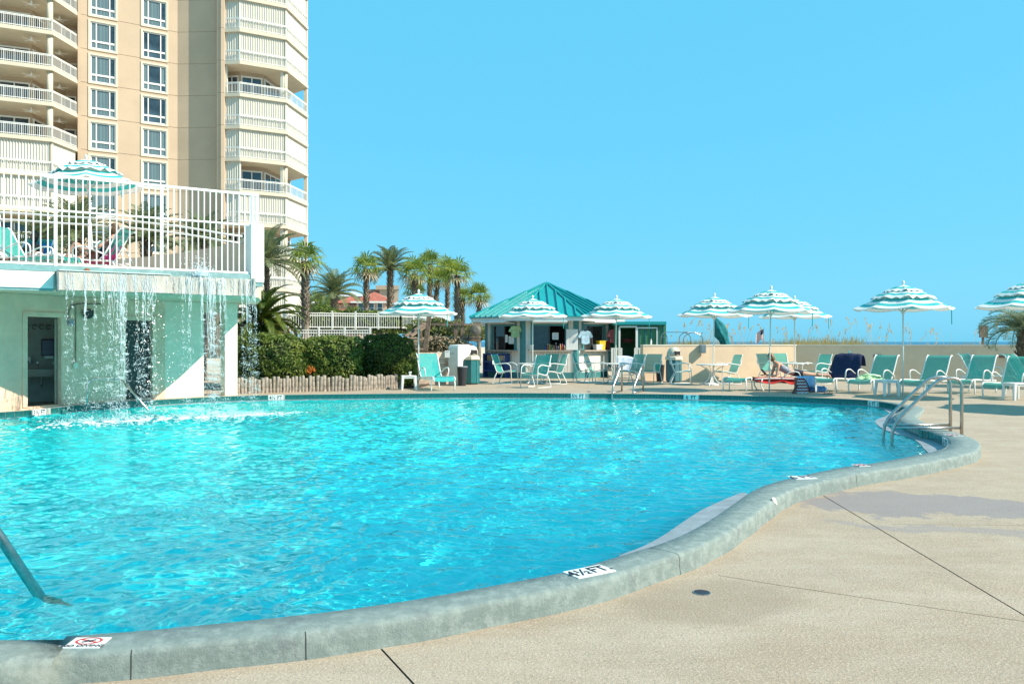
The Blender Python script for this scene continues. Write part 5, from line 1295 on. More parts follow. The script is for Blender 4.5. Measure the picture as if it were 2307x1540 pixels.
for px, d, rz, lab in ((921, 25.0, .2, 'white resin side table with a white cup by the turquoise lounger'), (1815, 23.8, .1, 'white resin side table under the blue towel'),
                       (1998, 22.2, .15, 'white resin side table at the umbrella pole between loungers'), (2290, 20.6, .1, 'white resin side table beside the last lounger')):
    put('stab', make_side_table, on_deck(px, d), rz, lab, 'white side tables')
cup = thing('plastic_cup', 'small white cup on the side table by the hedge', 'cup', on_deck(924, 25.0)+Vector((0, 0, .443)))
MB().lathe([(.03, 0), (.045, .11), (.05, .11), (.05, .12), (.04, .12), (.028, .01)], n=14).build('cup_body', M['white_plastic'], cup, smooth=True); MB().lathe([(.046, .1), (.052, .105), (.046, .12)], n=14).build('rim', M['white_plastic'], cup)
# flat lounger below the reader
fl2 = thing('flat_lounger', 'flat white framed lounger under the reader and red towel', 'lounger', on_deck(1765, 24.6), R(0), 'sling sun loungers')
strip(MB(), [(-.3, .38), (0, .36), (.3, .38)], -.95, .95, 10, .02).build('sling', M['sling'], fl2, smooth=True, fixn=False)
for s in (-1, 1):
    MB().tube(catmull([(-.98, s*.31, .36), (-.5, s*.31, .38), (.3, s*.31, .37), (.95, s*.31, .40), (1.02, s*.31, .32)], .1), .02, 8).build('side_rail', M['white_metal'], fl2, smooth=True)
    for x in (-.75, .55): MB().tube(catmull([(x, s*.31, .36), (x-.05, s*.34, .18), (x+.04, s*.33, 0)], .05), .02, 8).build('leg', M['white_metal'], fl2, smooth=True)
    MB().tube(fillet([(-.2, s*.32, .36), (.1, s*.36, .60), (.36, s*.36, .58), (.42, s*.33, .36)], .12, 5), .016, 8).build('arm', M['white_metal'], fl2, smooth=True)
# terrace loungers
for px, d, rz, lab in ((222, 18.3, -85, 'lounger on the upper terrace under the sunbather'), (200, 19.6, -20, 'empty lounger behind the sunbather on the terrace'),
                       (62, 19.3, 5, 'terrace lounger with a blue towel behind the fence'), (55, 17.6, 85, 'low terrace lounger right behind the picket fence')):
    put('lounger', make_lounger, Vector((X_(px, d), d, 2.951)), R(rz), 'teal sling '+lab, 'sling sun loungers')

# towels, bags and other belongings
def cloth(name, label, cat, pts_rows, m_, th=.012, loc=None, sub=None):
    o = thing(name, label, cat, loc if loc is not None else Vector(pts_rows[0][0]))
    m = MB(); nr_, nc_ = len(pts_rows), len(pts_rows[0])
    m.add([p for r in pts_rows for p in r], [(a*nc_+b_, a*nc_+b_+1, (a+1)*nc_+b_+1, (a+1)*nc_+b_) for a in range(nr_-1) for b_ in range(nc_-1)])
    ob = m.build('cloth', m_, o, smooth=True, world=True, fixn=False); md = ob.modifiers.new('t', 'SOLIDIFY'); md.thickness = th
    return o
# navy towel over the lounger back
lp = on_deck(1892, 24.4); lr = Matrix.Rotation(R(-48), 3, 'Z')*1.1
tp = [(.02, .36), (.20, .43), (.30, .60), (.40, .78), (.48, .94), (.56, 1.02), (.64, 1.01), (.67, .9), (.68, .7)]
rows_ = [[lp+lr @ Vector((x*(1+.06*math.sin(j*.9)), y-.03+.012*math.sin(x*19+j), z+.015+.01*math.sin(x*23+j*1.3)-(abs(x)/.42)**3*.04)) for x in np.linspace(-.40, .42, 13)] for j, (y, z) in enumerate(tp)]
nv = cloth('navy_towel', 'navy blue towel draped over the lounger back', 'towel', rows_, M['navy'], .02, lp+Vector((0, 0, .4)))
M['clip'] = mat('turquoise_clip', (.1, .6, .65), .4)
ck = thing('towel_clip', 'small turquoise clip holding the navy towel', 'clip', lp+lr @ Vector((.0, .56, 1.02)))
MB().box((0, 0, .03), (.03, .05, .1)).build('jaw', M['clip'], ck, bevel=.005); MB().box((.03, 0, .07), (.06, .02, .02)).build('lever', M['clip'], ck)
M['float'] = mat('green_white_vinyl', (.14, .50, .10), .35, col2=(.75, .8, .7), scale=9)
fo = thing('deflated_float', 'crumpled green and white swim float on a lounger', 'float', on_deck(1976, 23.6)+Vector((-.30, -.22, .38)))
rr = random.Random(8); m = MB()
for k in range(26):
    c = Vector((rr.uniform(-.34, .34), rr.uniform(-.12, .12), rr.uniform(.0, .08))); m.add(*(lambda s_: ([c+Vector((math.cos(a)*s_, math.sin(a)*s_*.6, 0)) for a in np.linspace(0, 6.28, 7)[:-1]]+[c+Vector((0, 0, s_*.7))], [(i, (i+1) % 6, 6) for i in range(6)]))(rr.uniform(.06, .13)))
m.build('vinyl', M['float'], fo, smooth=True)
MB().tube([(-.3, 0, .1), (-.1, .02, .15), (.1, -.02, .14), (.3, .02, .1)], .035, 8).build('rim_tube', M['float'], fo, smooth=True)
# red towel under the reader, blue towel on the side table, zigzag bag, blue tube bag, sandals
pl_ = on_deck(1765, 24.6)
rows_ = [[pl_+Vector((x, y, .40+.012*math.sin(x*14+y*9)-(.14 if abs(y) > .33 else 0)*(1+.3*math.sin(x*9)))) for x in np.linspace(-.92, .32, 18)] for y in (-.36, -.335, -.2, 0, .2, .34)]
cloth('red_towel', 'bright red towel spread on the flat lounger', 'towel', rows_, mat('red_terry', (.50, .02, .02), .95, var=.15, scale=12), .014, pl_+Vector((0, 0, .4)))
ps = on_deck(1815, 23.8)
M['blue_terry'] = mat('blue_terry', (.12, .30, .62), .95, col2=(.45, .62, .85), scale=5)
rows_ = [[ps+Vector((x, -.27-.02*math.sin(x*20)+(.05 if z > .46 else 0), z-.08*max(0, -x-.1)*(1 if z < .4 else 0))) for x in np.linspace(-.34, .16, 12)] for z in (.475, .455, .40, .32, .24, .17)]
cloth('blue_towel', 'blue towel hanging from the white side table', 'towel', rows_, M['blue_terry'], .014, ps+Vector((0, 0, .46)))
rows_ = [[ps+Vector((x-.05, -.255, .44-.06*j-.55*(x+.38)*(1 if j > 1 else 0)*.25)) for x in np.linspace(-.38, .05, 8)] for j in range(7)]
cloth('coral_towel', 'coral red towel edge below the blue towel', 'towel', rows_, mat('coral_terry', (.62, .11, .08), .95), .01, ps+Vector((0, 0, .3)))
zb = thing('tote_bag', 'red and white zigzag tote bag with black straps on the deck', 'bag', on_deck(1804, 23.2))
M['zig_white'] = mat('zigzag_white', (.66, .62, .64), .9); M['zig_red'] = mat('zigzag_red', (.32, .02, .03), .9)
def bagpt(x, z, s): w_ = .20-.10*(z/.44); return Vector((x*w_/.2, s*(.10-.06*z/.44), z))
for i in range(10):
    for s in (-1, 1):
        m = MB()
        for j in range(8):
            x0, x1 = -.2+.05*j, -.15+.05*j; d0, d1 = (.02 if j % 2 else 0), (0 if j % 2 else .02); z0, z1 = .042*i, .042*(i+1)
            m.quad(bagpt(x0, z0+d0, s), bagpt(x1, z0+d1, s), bagpt(x1, z1+d1, s), bagpt(x0, z1+d0, s))
        m.build('zigzag_band', M['zig_red'] if i % 2 else M['zig_white'], zb, fixn=False)
MB().add([bagpt(-.2, 0, -1), bagpt(-.2, 0, 1), bagpt(-.2, .44, 1), bagpt(-.2, .44, -1), bagpt(.2, 0, -1), bagpt(.2, 0, 1), bagpt(.2, .44, 1), bagpt(.2, .44, -1)], [(0, 1, 2, 3), (4, 5, 6, 7), (0, 1, 5, 4)]).build('gusset', M['black'], zb)
MB().tube(catmull([(-.1, -.09, .25), (-.24, -.14, .12), (-.32, -.2, .02), (-.2, -.2, .02), (-.18, -.12, .14)], .03), .012, 6).build('strap', M['black'], zb, smooth=True)
MB().tube(catmull([(.08, -.09, .42), (.16, -.14, .25), (.22, -.12, .04)], .03), .016, 6).build('strap', M['black'], zb, smooth=True)
tb = thing('beach_bag', 'crumpled blue beach bag under the side table', 'bag', on_deck(1840, 23.7))
MB().tube(catmull([(-.26, 0, .06), (-.15, 0, .1), (.05, 0, .11), (.22, 0, .1), (.3, 0, .06)], .05), [.03]+[.09]*9+[.04]*20, 10) if False else None
mm = MB(); pts = [(-.27, .03), (-.2, .085), (-.05, .1), (.1, .09), (.22, .10), (.3, .03)]
mm.tube([(x, .0, .09) for x, r in pts], [r for x, r in pts], 12); mm.build('body', mat('blue_nylon', (.03, .17, .40), .4, var=.25, scale=9), tb, smooth=True)
MB().tube(catmull([(-.15, -.05, .15), (0, -.09, .2), (.15, -.05, .16)], .04), .012, 6).build('handle', M['blue_terry'], tb, smooth=True)
for k, (px, lab) in enumerate(((1860, 'brown sandal lying by the blue beach bag'), (1872, 'brown sandal lying nearer the navy towel lounger'))):
    sd_ = thing('sandal', lab, 'sandal', on_deck(px, 22.9), .5+k, 'pair of sandals')
    MB().prism([(.14*math.cos(a)*(1 if math.cos(a) > 0 else .9), .05*math.sin(a)) for a in np.linspace(0, 6.28, 13)[:-1]], 0, .025).build('sole', M['wood_brown'], sd_)
    MB().tube(arc((.02, 0, .02), .05, 0, math.pi, 8, 'yz'), .009, 5).build('strap', M['black'], sd_)
# closed plain umbrella leaning beyond the wall
cu = thing('folded_umbrella', 'folded solid teal umbrella leaning beyond the wall', 'umbrella', wp(1633, 32.6)+Vector((0, 0, .9)))
M['teal_cloth'] = mat('solid_teal_canvas', (.0, .17, .19), .85, var=.2, scale=6)
ax0, ax1 = Q(1638, 784, 32.5), Q(1612, 716, 32.5)
n_ = 14; rings_ = []
MB().tube([ax0.lerp(ax1, -1.1), ax1], .02, 8).build('pole', M['white_metal'], cu, world=True)
m = MB(); seg = 16; ctl = [(0, .05), (.1, .13), (.3, .17), (.5, .24), (.7, .20), (.85, .13), (1.0, .03)]
dirv = (ax1-ax0).normalized(); u_ = dirv.cross(Vector((0, 1, 0))).normalized(); v_ = dirv.cross(u_)
vs = []
for f in np.linspace(0, 1, n_):
    r = np.interp(f, [c[0] for c in ctl], [c[1] for c in ctl])
    for k in range(seg): a = 2*math.pi*k/seg; q = r*(1+.28*math.cos(a*4+f*3)+.1*math.sin(a*7+f*9)); vs.append(ax0.lerp(ax1, f)+u_*math.cos(a)*q+v_*math.sin(a)*q)
m.add(vs, [(i*seg+k, i*seg+(k+1) % seg, (i+1)*seg+(k+1) % seg, (i+1)*seg+k) for i in range(n_-1) for k in range(seg)]).build('furled_canopy', M['teal_cloth'], cu, smooth=True, world=True)
# blue striped towel on the chair by the shed gate
pc = on_deck(1420, 28.6)+Vector((-.1, .8, 0))
rows_ = [[pc+Vector((x, .25*math.sin(x*3)+.02*j, .98-.085*j-.5*max(0, x)**2)) for x in np.linspace(-.3, .5, 9)] for j in range(8)]
cloth('striped_towel', 'pale blue and white towel over the gate rail', 'towel', rows_, mat('blue_white_terry', (.72, .76, .82), .95, col2=(.32, .48, .75), scale=7), .012, pc+Vector((0, 0, .9)))

# ------------------------------------------------------------------ steel pool ladders
def ladder(lab, ptss, loc):
    o = thing('pool_ladder', lab, 'ladder', loc)
    for pts in ptss: MB().tube(pts, .027, 14).build('rail', M['steel'], o, smooth=True, world=True)
    return o
# right pair: hoop rails with a level tie bar
def rrail(x0, x1, d):
    zf = zdeck(x1, d)-.01
    pts = [Vector((x0, d, -.9)), Vector((x0, d, .10)), Vector((x0+.80, d, .885)), Vector((x1, d, .885)), Vector((x1, d, zf))]
    return fillet(pts, .24, 8), Vector((x0, d, 0)), Vector((x1, d, zf))
r1, a1, e1 = rrail(6.446, 7.61, 13.87); r2, a2, e2 = rrail(6.36, 7.53, 13.38)
lad = ladder('pair of brushed steel step rails at the right end of the pool', [r1, r2], Vector((e1.x, e1.y, -.1)))
for a, e in ((a1, e1), (a2, e2)): MB().tube([Vector((a.x, a.y, .055)), Vector((e.x, e.y, .055))], .022, 12).build('tie_bar', M['steel'], lad, smooth=True, world=True)
def frail(px0, px1):
    a = G(px0, 899, -.165); d = a.y
    return fillet([Vector((a.x, d, -.9)), Vector((a.x, d, .12)), Vector((X_(px0+20, d+.5), d+.5, .80)), Vector((X_(px1, d+1.0), d+1.0, .80)), Vector((X_(px1, d+1.0), d+1.0, -.02))], .2, 6), Vector((a.x, d, .02)), Vector((X_(px1, d+1.0), d+1.0, .03))
f1, b1, c1 = frail(1379, 1401); f2, b2, c2 = frail(1426, 1449)
lad2 = ladder('pair of slim steel ladder rails at the far pool edge', [f1, f2], c1)
for b_, c in ((b1, c1), (b2, c2)): MB().tube([b_, c], .02, 10).build('tie_bar', M['steel'], lad2, smooth=True, world=True)
# ------------------------------------------------------------------ people
def skin_body(name, m_, parent, chains, root=None, sub=2, world=False, rot=None):
    """chains: list of [(point, radius), ...]; points that coincide are joined"""
    vs, rs, es = [], [], []
    def vid(p, r):
        for i, q in enumerate(vs):
            if (Vector(q)-Vector(p)).length < 1e-4: return i
        vs.append(tuple(p)); rs.append(r); return len(vs)-1
    for ch in chains:
        prev = None
        for p, r in ch:
            i = vid(p, r)
            if prev is not None and prev != i: es.append((prev, i))
            prev = i
    me = bpy.data.meshes.new(name); me.from_pydata(vs, es, []); o = bpy.data.objects.new(name, me); COL.objects.link(o)
    bm = bmesh.new(); bm.from_mesh(me); lay = bm.verts.layers.skin.verify()
    bm.verts.ensure_lookup_table()
    for i, v in enumerate(bm.verts):
        r = rs[i]; v[lay].radius = r if hasattr(r, '__len__') else (r, r); v[lay].use_root = (i == (root or 0))
    bm.to_mesh(me); bm.free()
    md = o.modifiers.new('skin', 'SKIN'); md.use_smooth_shade = True; md.branch_smoothing = .3
    s_ = o.modifiers.new('sub', 'SUBSURF'); s_.levels = sub; s_.render_levels = sub
    dg = bpy.context.evaluated_depsgraph_get(); ev = o.evaluated_get(dg); nm = bpy.data.meshes.new_from_object(ev)
    o.modifiers.clear(); o.data = nm; nm.materials.clear(); nm.materials.append(m_); nm.shade_smooth()
    if parent is not None: adopt(o, parent, world)
    return o
def hand(w, d, up, r=.011):             # palm and five bent fingers from wrist w along d
    w, d, up = Vector(w), Vector(d).normalized(), Vector(up).normalized(); s = d.cross(up).normalized()
    palm = w+d*.075; ch = [[(w, .024), (palm, (.034, .018))]]
    for k, L_ in ((-1.5, .055), (-.5, .075), (.5, .08), (1.5, .07)):
        a = palm+s*k*.019+d*.02; ch.append([(palm, (.034, .018)), (a, .010), (a+d*L_*.55-up*.012, .0095), (a+d*L_-up*.04, .008)])
    t0 = w+d*.035; ch.append([(palm, (.034, .018)), (w+d*.04+s*.042, .012), (w+d*.075+s*.055-up*.01, .010)])
    return ch
def head_mesh(parent, c, fwd, up, m_skin, m_hair, hair='bob', world=False):
    c, f, u = Vector(c), Vector(fwd).normalized(), Vector(up).normalized(); s = f.cross(u).normalized(); u = s.cross(f)
    n1, n2 = 16, 12; vs = []
    for i in range(n2+1):
        th = math.pi*i/n2
        for k in range(n1):
            a = 2*math.pi*k/n1; x, y, z = math.sin(th)*math.cos(a), math.sin(th)*math.sin(a), math.cos(th)
            rx, ry, rz_ = .095, .075, .118
            if z < 0: rx *= 1-.18*(-z); ry *= 1-.22*(-z)
            if x > .8 and -.35 < z < .1: rx *= 1.13      # nose
            vs.append(c+f*x*rx+s*y*ry+u*z*rz_)
    m = MB().add(vs, [(i*n1+k, i*n1+(k+1) % n1, (i+1)*n1+(k+1) % n1, (i+1)*n1+k) for i in range(n2) for k in range(n1)])
    for sg in (-1, 1):
        e = c+s*sg*.076-u*.005; m.add([e+f*.02, e+u*.03, e-f*.02, e-u*.03, e+s*sg*.018], [(0, 1, 4), (1, 2, 4), (2, 3, 4), (3, 0, 4)])
    hd = m.build('head', m_skin, parent, smooth=True, world=world)
    fe = MB()
    for sg in (-1, 1): fe.box(c+f*.088+s*sg*.032+u*.012, (.012, .012, .007))
    fe.build('eyes', M['dark'], hd, world=world)
    MB().box(c+f*.088-u*.055, (.012, .03, .008)).build('mouth', M['red'], hd, world=world)
    hv = []
    for i in range(n2+1):
        th = math.pi*i/n2
        for k in range(n1):
            a = 2*math.pi*k/n1; x, y, z = math.sin(th)*math.cos(a), math.sin(th)*math.sin(a), math.cos(th)
            back_ = max(0, -x); q = 1.12+.06*math.sin(a*5+th*7)
            if x > .35 and z < .45: q = .72
            zz = z if z > 0 else z*(1.0+.55*back_)
            hv.append(c+f*(x*.097*q-.012)+s*y*.083*q+u*(zz*.122*q+.012))
    MB().add(hv, [(i*n1+k, i*n1+(k+1) % n1, (i+1)*n1+(k+1) % n1, (i+1)*n1+k) for i in range(n2) for k in range(n1)]).build('hair', m_hair, hd, smooth=True, world=world)
    return hd
M['hair_brown'] = mat('brown_hair', (.16, .085, .04), .6, var=.3, scale=40); M['hair_dark'] = mat('dark_hair', (.02, .015, .012), .6)
M['hair_auburn'] = mat('auburn_hair', (.28, .15, .07), .6, var=.3, scale=40)
M['swim_navy'] = mat('navy_swimwear', (.015, .018, .04), .8); M['grey_print'] = mat('grey_print_top', (.36, .38, .44), .9, var=.3, scale=30)
M['skin_dark'] = mat('deep_brown_skin', (.12, .055, .035), .5)
V3 = Vector
# reader lying on the front, propped on the elbows (head towards the ottoman)
pr = thing('person', 'person lying face down on a red towel reading a dark tablet', 'person', pl_+V3((.05, 0, .41)))
T = [(V3((.34, 0, .13)), (.16, .115)), (V3((.20, 0, .15)), (.145, .11)), (V3((.04, 0, .20)), (.135, .10)), (V3((-.13, 0, .31)), (.15, .11)), (V3((-.26, 0, .42)), (.13, .085)), (V3((-.33, 0, .47)), .055), (V3((-.38, 0, .52)), .05)]
chs = [T]
for s in (-1, 1):
    hipj = V3((.40, s*.10, .12)); chs.append([(T[0][0], T[0][1]), (hipj, .095), (V3((.62, s*.11, .10)), .08), (V3((.86, s*.10, .075)), .055), (V3((1.02, s*.10, .075)), .056), (V3((1.24, s*.09, .07)), .035), (V3((1.32, s*.09, .065)), .036), (V3((1.36, s*.09, -.0)), .032), (V3((1.37, s*.09, -.06)), .024)])
    sh = V3((-.25, s*.17, .39)); el = V3((-.34, s*.22, .05)); wr = V3((-.57, s*.10, .06))
    chs.append([(T[4][0], T[4][1]), (sh, .055), ((sh+el)/2, .046), (el, .036), ((el+wr)/2, .034), (wr, .024)])
    chs += hand(wr, (-1, -s*.1, .12), (0, 0, 1))
body = skin_body('body', M['skin'], pr, chs)
head_mesh(pr, (-.44, 0, .60), (-.85, .0, -.35), (.35, 0, .85), M['skin'], M['hair_auburn'])
grow = lambda ch, k: [(p, tuple(x+k for x in r) if hasattr(r, '__len__') else r+k) for p, r in ch]
skin_body('top', M['grey_print'], pr, [grow([(V3((.17, 0, .155)), (.145, .11)), T[2], T[3], (V3((-.18, 0, .35)), (.14, .1))], .012)])
skin_body('shorts', M['swim_navy'], pr, [grow([(V3((.16, 0, .155)), (.14, .11)), T[0]], .014)]+[grow([(T[0][0], T[0][1]), (V3((.40, s*.10, .12)), .098), (V3((.60, s*.11, .10)), .084)], .012) for s in (-1, 1)])
tbx = thing('tablet', 'dark tablet held by the reader', 'tablet', pl_+V3((-.60, -.02, .47)))
MB().box((0, 0, .08), (.02, .2, .27), R=Euler((0, -.7, 0)).to_matrix()).build('case', M['black'], tbx, bevel=.005); MB().box((.012, 0, .09), (.004, .17, .22), R=Euler((0, -.7, 0)).to_matrix()).build('screen', M['pane'], tbx)
# sunbather on the terrace lounger, knee drawn up
def recliner(lounger_loc, rz, lab, msk, mh, swim, knee=True, visor=True):
    o = thing('person', lab, 'person', lounger_loc+Matrix.Rotation(rz, 3, 'Z') @ V3((0, .1, .40)), rz)
    off = V3((0, .1, .40))
    P = lambda x, y, z: V3((x, y, z))-off
    pel = P(0, .02, .47); T = [(pel, (.16, .12)), (P(0, .13, .58), (.14, .11)), (P(0, .22, .72), (.15, .11)), (P(0, .30, .88), (.15, .095)), (P(0, .34, .96), .06), (P(0, .34, 1.02), .05)]
    ch = [T]
    for s in (-1, 1):
        hj = P(s*.1, -.04, .46)
        if knee and s > 0: leg = [(hj, .095), (P(s*.12, -.24, .60), .08), (P(s*.12, -.46, .78), .058), (P(s*.12, -.56, .62), .052), (P(s*.12, -.66, .46), .034), (P(s*.12, -.70, .42), .034), (P(s*.12, -.86, .40), .028)]
        else: leg = [(hj, .095), (P(s*.11, -.28, .46), .08), (P(s*.11, -.50, .45), .056), (P(s*.11, -.66, .44), .054), (P(s*.10, -.90, .42), .034), (P(s*.10, -.97, .42), .036), (P(s*.10, -1.0, .52), .026)]
        ch.append([(T[0][0], T[0][1])]+leg)
        sh = P(s*.18, .30, .86); el = P(s*.27, .08, .66); wr = P(s*.10, -.10, .64)
        ch.append([(T[3][0], T[3][1]), (sh, .054), ((sh+el)/2, .046), (el, .036), ((el+wr)/2, .034), (wr, .024)]); ch += hand(wr, (-s*.8, -.5, -.15), (0, -.2, 1))
    skin_body('body', msk, o, ch)
    hd = head_mesh(o, P(0, .32, 1.13), (0, -.85, .45), (0, .45, .85), msk, mh)
    skin_body('swimsuit', swim, o, [[(T[0][0]+V3((0, -.03, 0)), (.165, .125)), (T[1][0], (.153, .122)), (T[2][0], (.158, .12))]])
    if visor:
        m = MB(); c = P(0, .32, 1.13); f = V3((0, -.93, .2)); n_ = 10; vs = [c+V3((.1*math.cos(a), -.06, .06)) for a in np.linspace(0, math.pi, n_)]+[c+V3((.12*math.cos(a), -.08-.13*math.sin(a), .09)) for a in np.linspace(0, math.pi, n_)]
        m.add(vs, [(i, i+1, n_+i+1, n_+i) for i in range(n_-1)]).build('visor', mat('tan_visor', (.62, .42, .2), .8), hd if False else o)
    return o
recliner(Vector((X_(222, 18.3), 18.3, 2.951)), R(-85), 'sunbather in dark swimwear and visor reclining on the terrace with one knee up', M['skin'], M['hair_brown'], M['swim_navy'])
recliner(Vector((X_(62, 19.3), 19.3, 2.951)), R(5), 'person with deep brown skin resting on the blue towel terrace lounger', M['skin_dark'], M['hair_dark'], mat('plum_swimwear', (.05, .03, .06), .8), False, False)
lp2 = Vector((X_(62, 19.3), 19.3, 2.951)); l2 = Matrix.Rotation(R(5), 3, 'Z')
rows_ = [[lp2+l2 @ V3((x, y+.012*math.sin(x*17), z+.015)) for x in np.linspace(-.36, .36, 9)] for y, z in ((.30, .55), (.42, .78), (.50, .94), (.58, 1.02), (.66, 1.0), (.68, .8))]
cloth('bright_towel', 'bright blue towel over the terrace lounger back', 'towel', rows_, mat('bright_blue_terry', (.03, .24, .60), .95, var=.2), .015, lp2+Vector((0, 0, .9)))
lp3 = Vector((X_(222, 18.3), 18.3, 2.951)); l3 = Matrix.Rotation(R(-85), 3, 'Z')
rows_ = [[lp3+l3 @ V3((x, y, z+.01*math.sin(x*21+y*9))) for x in np.linspace(-.37, .34, 9)] for y, z in ((-.45, .385), (-.2, .37), (.1, .36), (.2, .43), (.31, .62), (.4, .78))]
cloth('magenta_towel', 'magenta towel under the terrace sunbather', 'towel', rows_, mat('magenta_terry', (.48, .02, .22), .95, var=.2), .015, lp3+Vector((0, 0, .4)))
# ------------------------------------------------------------------ plants
def leaf_mat(name, c1, c2, c3=None, scale=3.0, trans=.3, rough=.5):
    m = mat(name, c1, rough, var=0, scale=scale, col2=c2, detail=3); t = m.node_tree
    cr = t.nodes[m['ramp']]
    if c3: e = cr.color_ramp.elements.new(.5); e.color = (*c3, 1)
    tl = t.nodes.new('ShaderNodeBsdfTranslucent'); mx = t.nodes.new('ShaderNodeMixShader'); mx.inputs[0].default_value = trans
    t.links.new(cr.outputs[0], tl.inputs[0]); t.links.new(t.nodes['Principled BSDF'].outputs[0], mx.inputs[1]); t.links.new(tl.outputs[0], mx.inputs[2])
    t.links.new(mx.outputs[0], t.nodes['Material Output'].inputs[0]); return m
M['sabal'] = leaf_mat('sabal_leaf', (.40, .42, .07), (.12, .18, .03), (.24, .31, .05), 1.3, .4)
M['date'] = leaf_mat('date_leaf', (.25, .32, .14), (.10, .16, .06), (.22, .24, .11), 1.2, .35)
M['sago'] = leaf_mat('sago_leaf', (.15, .19, .02), (.035, .07, .01), None, 2.5, .3)
M['pindo'] = leaf_mat('pindo_leaf', (.30, .35, .21), (.17, .22, .12), None, 1.5, .4)
M['hedge'] = leaf_mat('hedge_leaf', (.26, .30, .05), (.06, .10, .018), (.14, .20, .03), 2.2, .35)
M['hedge_core'] = mat('hedge_core_shade', (.02, .03, .01), .9)  # near-black fill standing for the shade inside the bushes
M['bark'] = mat('palm_bark', (.27, .23, .18), .95, var=.35, scale=7, bump=.8, bscale=16)
M['bark_dark'] = mat('palm_boots', (.16, .12, .085), .95, var=.35, scale=9, bump=.8, bscale=16)
M['dry'] = mat('dry_leaf', (.42, .33, .20), .9, var=.2, scale=4)
def sabal_crown(seed, nleaf=30, L=1.0, dry=6):
    r = random.Random(seed); g, d_ = MB(), MB()
    for i in range(nleaf):
        az = i*2.399+r.uniform(-.3, .3); el = R(75-125*((i+.5)/nleaf)**1.15)+r.uniform(-.12, .12)
        m = d_ if i >= nleaf-dry else g
        dr = V3((math.cos(az)*math.cos(el), math.sin(az)*math.cos(el), math.sin(el)))
        pl2 = L*.46*r.uniform(.75, 1.15); hub = dr*pl2; side = dr.cross(V3((0, 0, 1))).normalized(); up = side.cross(dr)
        m.add([side*.012, side*-.012, hub-side*.01, hub+side*.01], [(0, 1, 2, 3)])
        ns = 12
        for j in range(ns):
            a = (j/(ns-1)-.5)*R(215); ln = L*.74*r.uniform(.8, 1.1)*(1-.25*abs(j/(ns-1)-.5))
            sd = (dr*math.cos(a)+side*math.sin(a)).normalized(); nrm = up
            w_ = sd.cross(nrm).normalized()*.034*L; drop = V3((0, 0, -.10*L-.16*L*abs(math.sin(a))))
            p0, p1, p2 = hub, hub+sd*ln*.55+up*.05*L, hub+sd*ln+drop
            m.add([p0-w_*.2, p0+w_*.2, p1+w_, p1-w_, p2], [(0, 1, 2, 3), (3, 2, 4)])
    return g, d_
def feather_crown(seed, nf, L, droop, nl=24, ll=.34, lw=.03, el0=82, el1=-25, vee=.5, pw=1.0):
    r = random.Random(seed); g = MB(); rach = MB()
    for i in range(nf):
        az = i*2.399+r.uniform(-.25, .25); el = R(el0+(el1-el0)*((i+.5)/nf)**pw)+r.uniform(-.08, .08); ln = L*r.uniform(.85, 1.08)
        h = V3((math.cos(az), math.sin(az), 0)); pts = []
        p = V3((0, 0, 0)); e = el; n_ = 12
        for k in range(n_+1):
            pts.append(p.copy()); p = p+(h*math.cos(e)+V3((0, 0, math.sin(e))))*ln/n_; e -= droop*(.4+1.2*k/n_)/n_*2
        rach.tube(pts, [.022*L*(1-.85*k/n_)+.002 for k in range(n_+1)], 4, False)
        for j in range(nl):
            f = .12+.88*(j+.5)/nl; k = min(n_-1, int(f*n_)); q = f*n_-k; c = pts[k].lerp(pts[k+1], q); t_ = (pts[k+1]-pts[k]).normalized()
            sd = t_.cross(V3((0, 0, 1)))
            if sd.length < .05: sd = t_.cross(h)
            sd.normalize(); up = sd.cross(t_)
            l_ = ll*L*math.sin(math.pi*min(1, .18+.8*f))**.7*r.uniform(.85, 1.1)
            for s in (-1, 1):
                dd = (sd*s*.85+t_*.65+up*vee*r.uniform(.5, 1.2)).normalized(); w_ = t_*lw*L*.5
                tip = c+dd*l_+V3((0, 0, -l_*.22)); mid = c+dd*l_*.5+V3((0, 0, .0))
                g.add([c-w_*.5, c+w_*.5, mid+w_, mid-w_, tip], [(0, 1, 2, 3), (3, 2, 4)])
    return g, rach
def trunk(h, r0, r1, seed, boots=.5, lean=(0, 0), bulge=0.0):
    r = random.Random(seed); m = MB(); n_ = 14; pts = []; rs = []
    for k in range(n_+1):
        f = k/n_; pts.append((lean[0]*f*f, lean[1]*f*f, -h+h*f)); rs.append((r0+(r1-r0)*f)*(1+.05*r.uniform(-1, 1))+bulge*math.exp(-((f-.9)/.12)**2))
    m.tube([(p[0]-lean[0], p[1]-lean[1], p[2]) for p in pts], rs, 10)
    b = MB()
    k = 0; z = -h*boots
    while z < 0:                         # leaf bases
        f = 1+z/h; rad = (r0+(r1-r0)*f)*1.02
        for j in range(5):
            a = k*.8+j*2*math.pi/5; e = V3((math.cos(a), math.sin(a), 0)); s = V3((-e.y, e.x, 0)); off2 = V3((lean[0]*f*f-lean[0], lean[1]*f*f-lean[1], z))
            p = off2+e*rad; L_ = .16*r.uniform(.7, 1.4)
            b.add([p-s*.06, p+s*.06, p+e*L_*.55+V3((0, 0, L_))+s*.02, p+e*L_*.55+V3((0, 0, L_))-s*.02, p-V3((0, 0, .06))+e*.02], [(0, 1, 2, 3), (0, 4, 1)])
        z += .13; k += 1
    return m, b
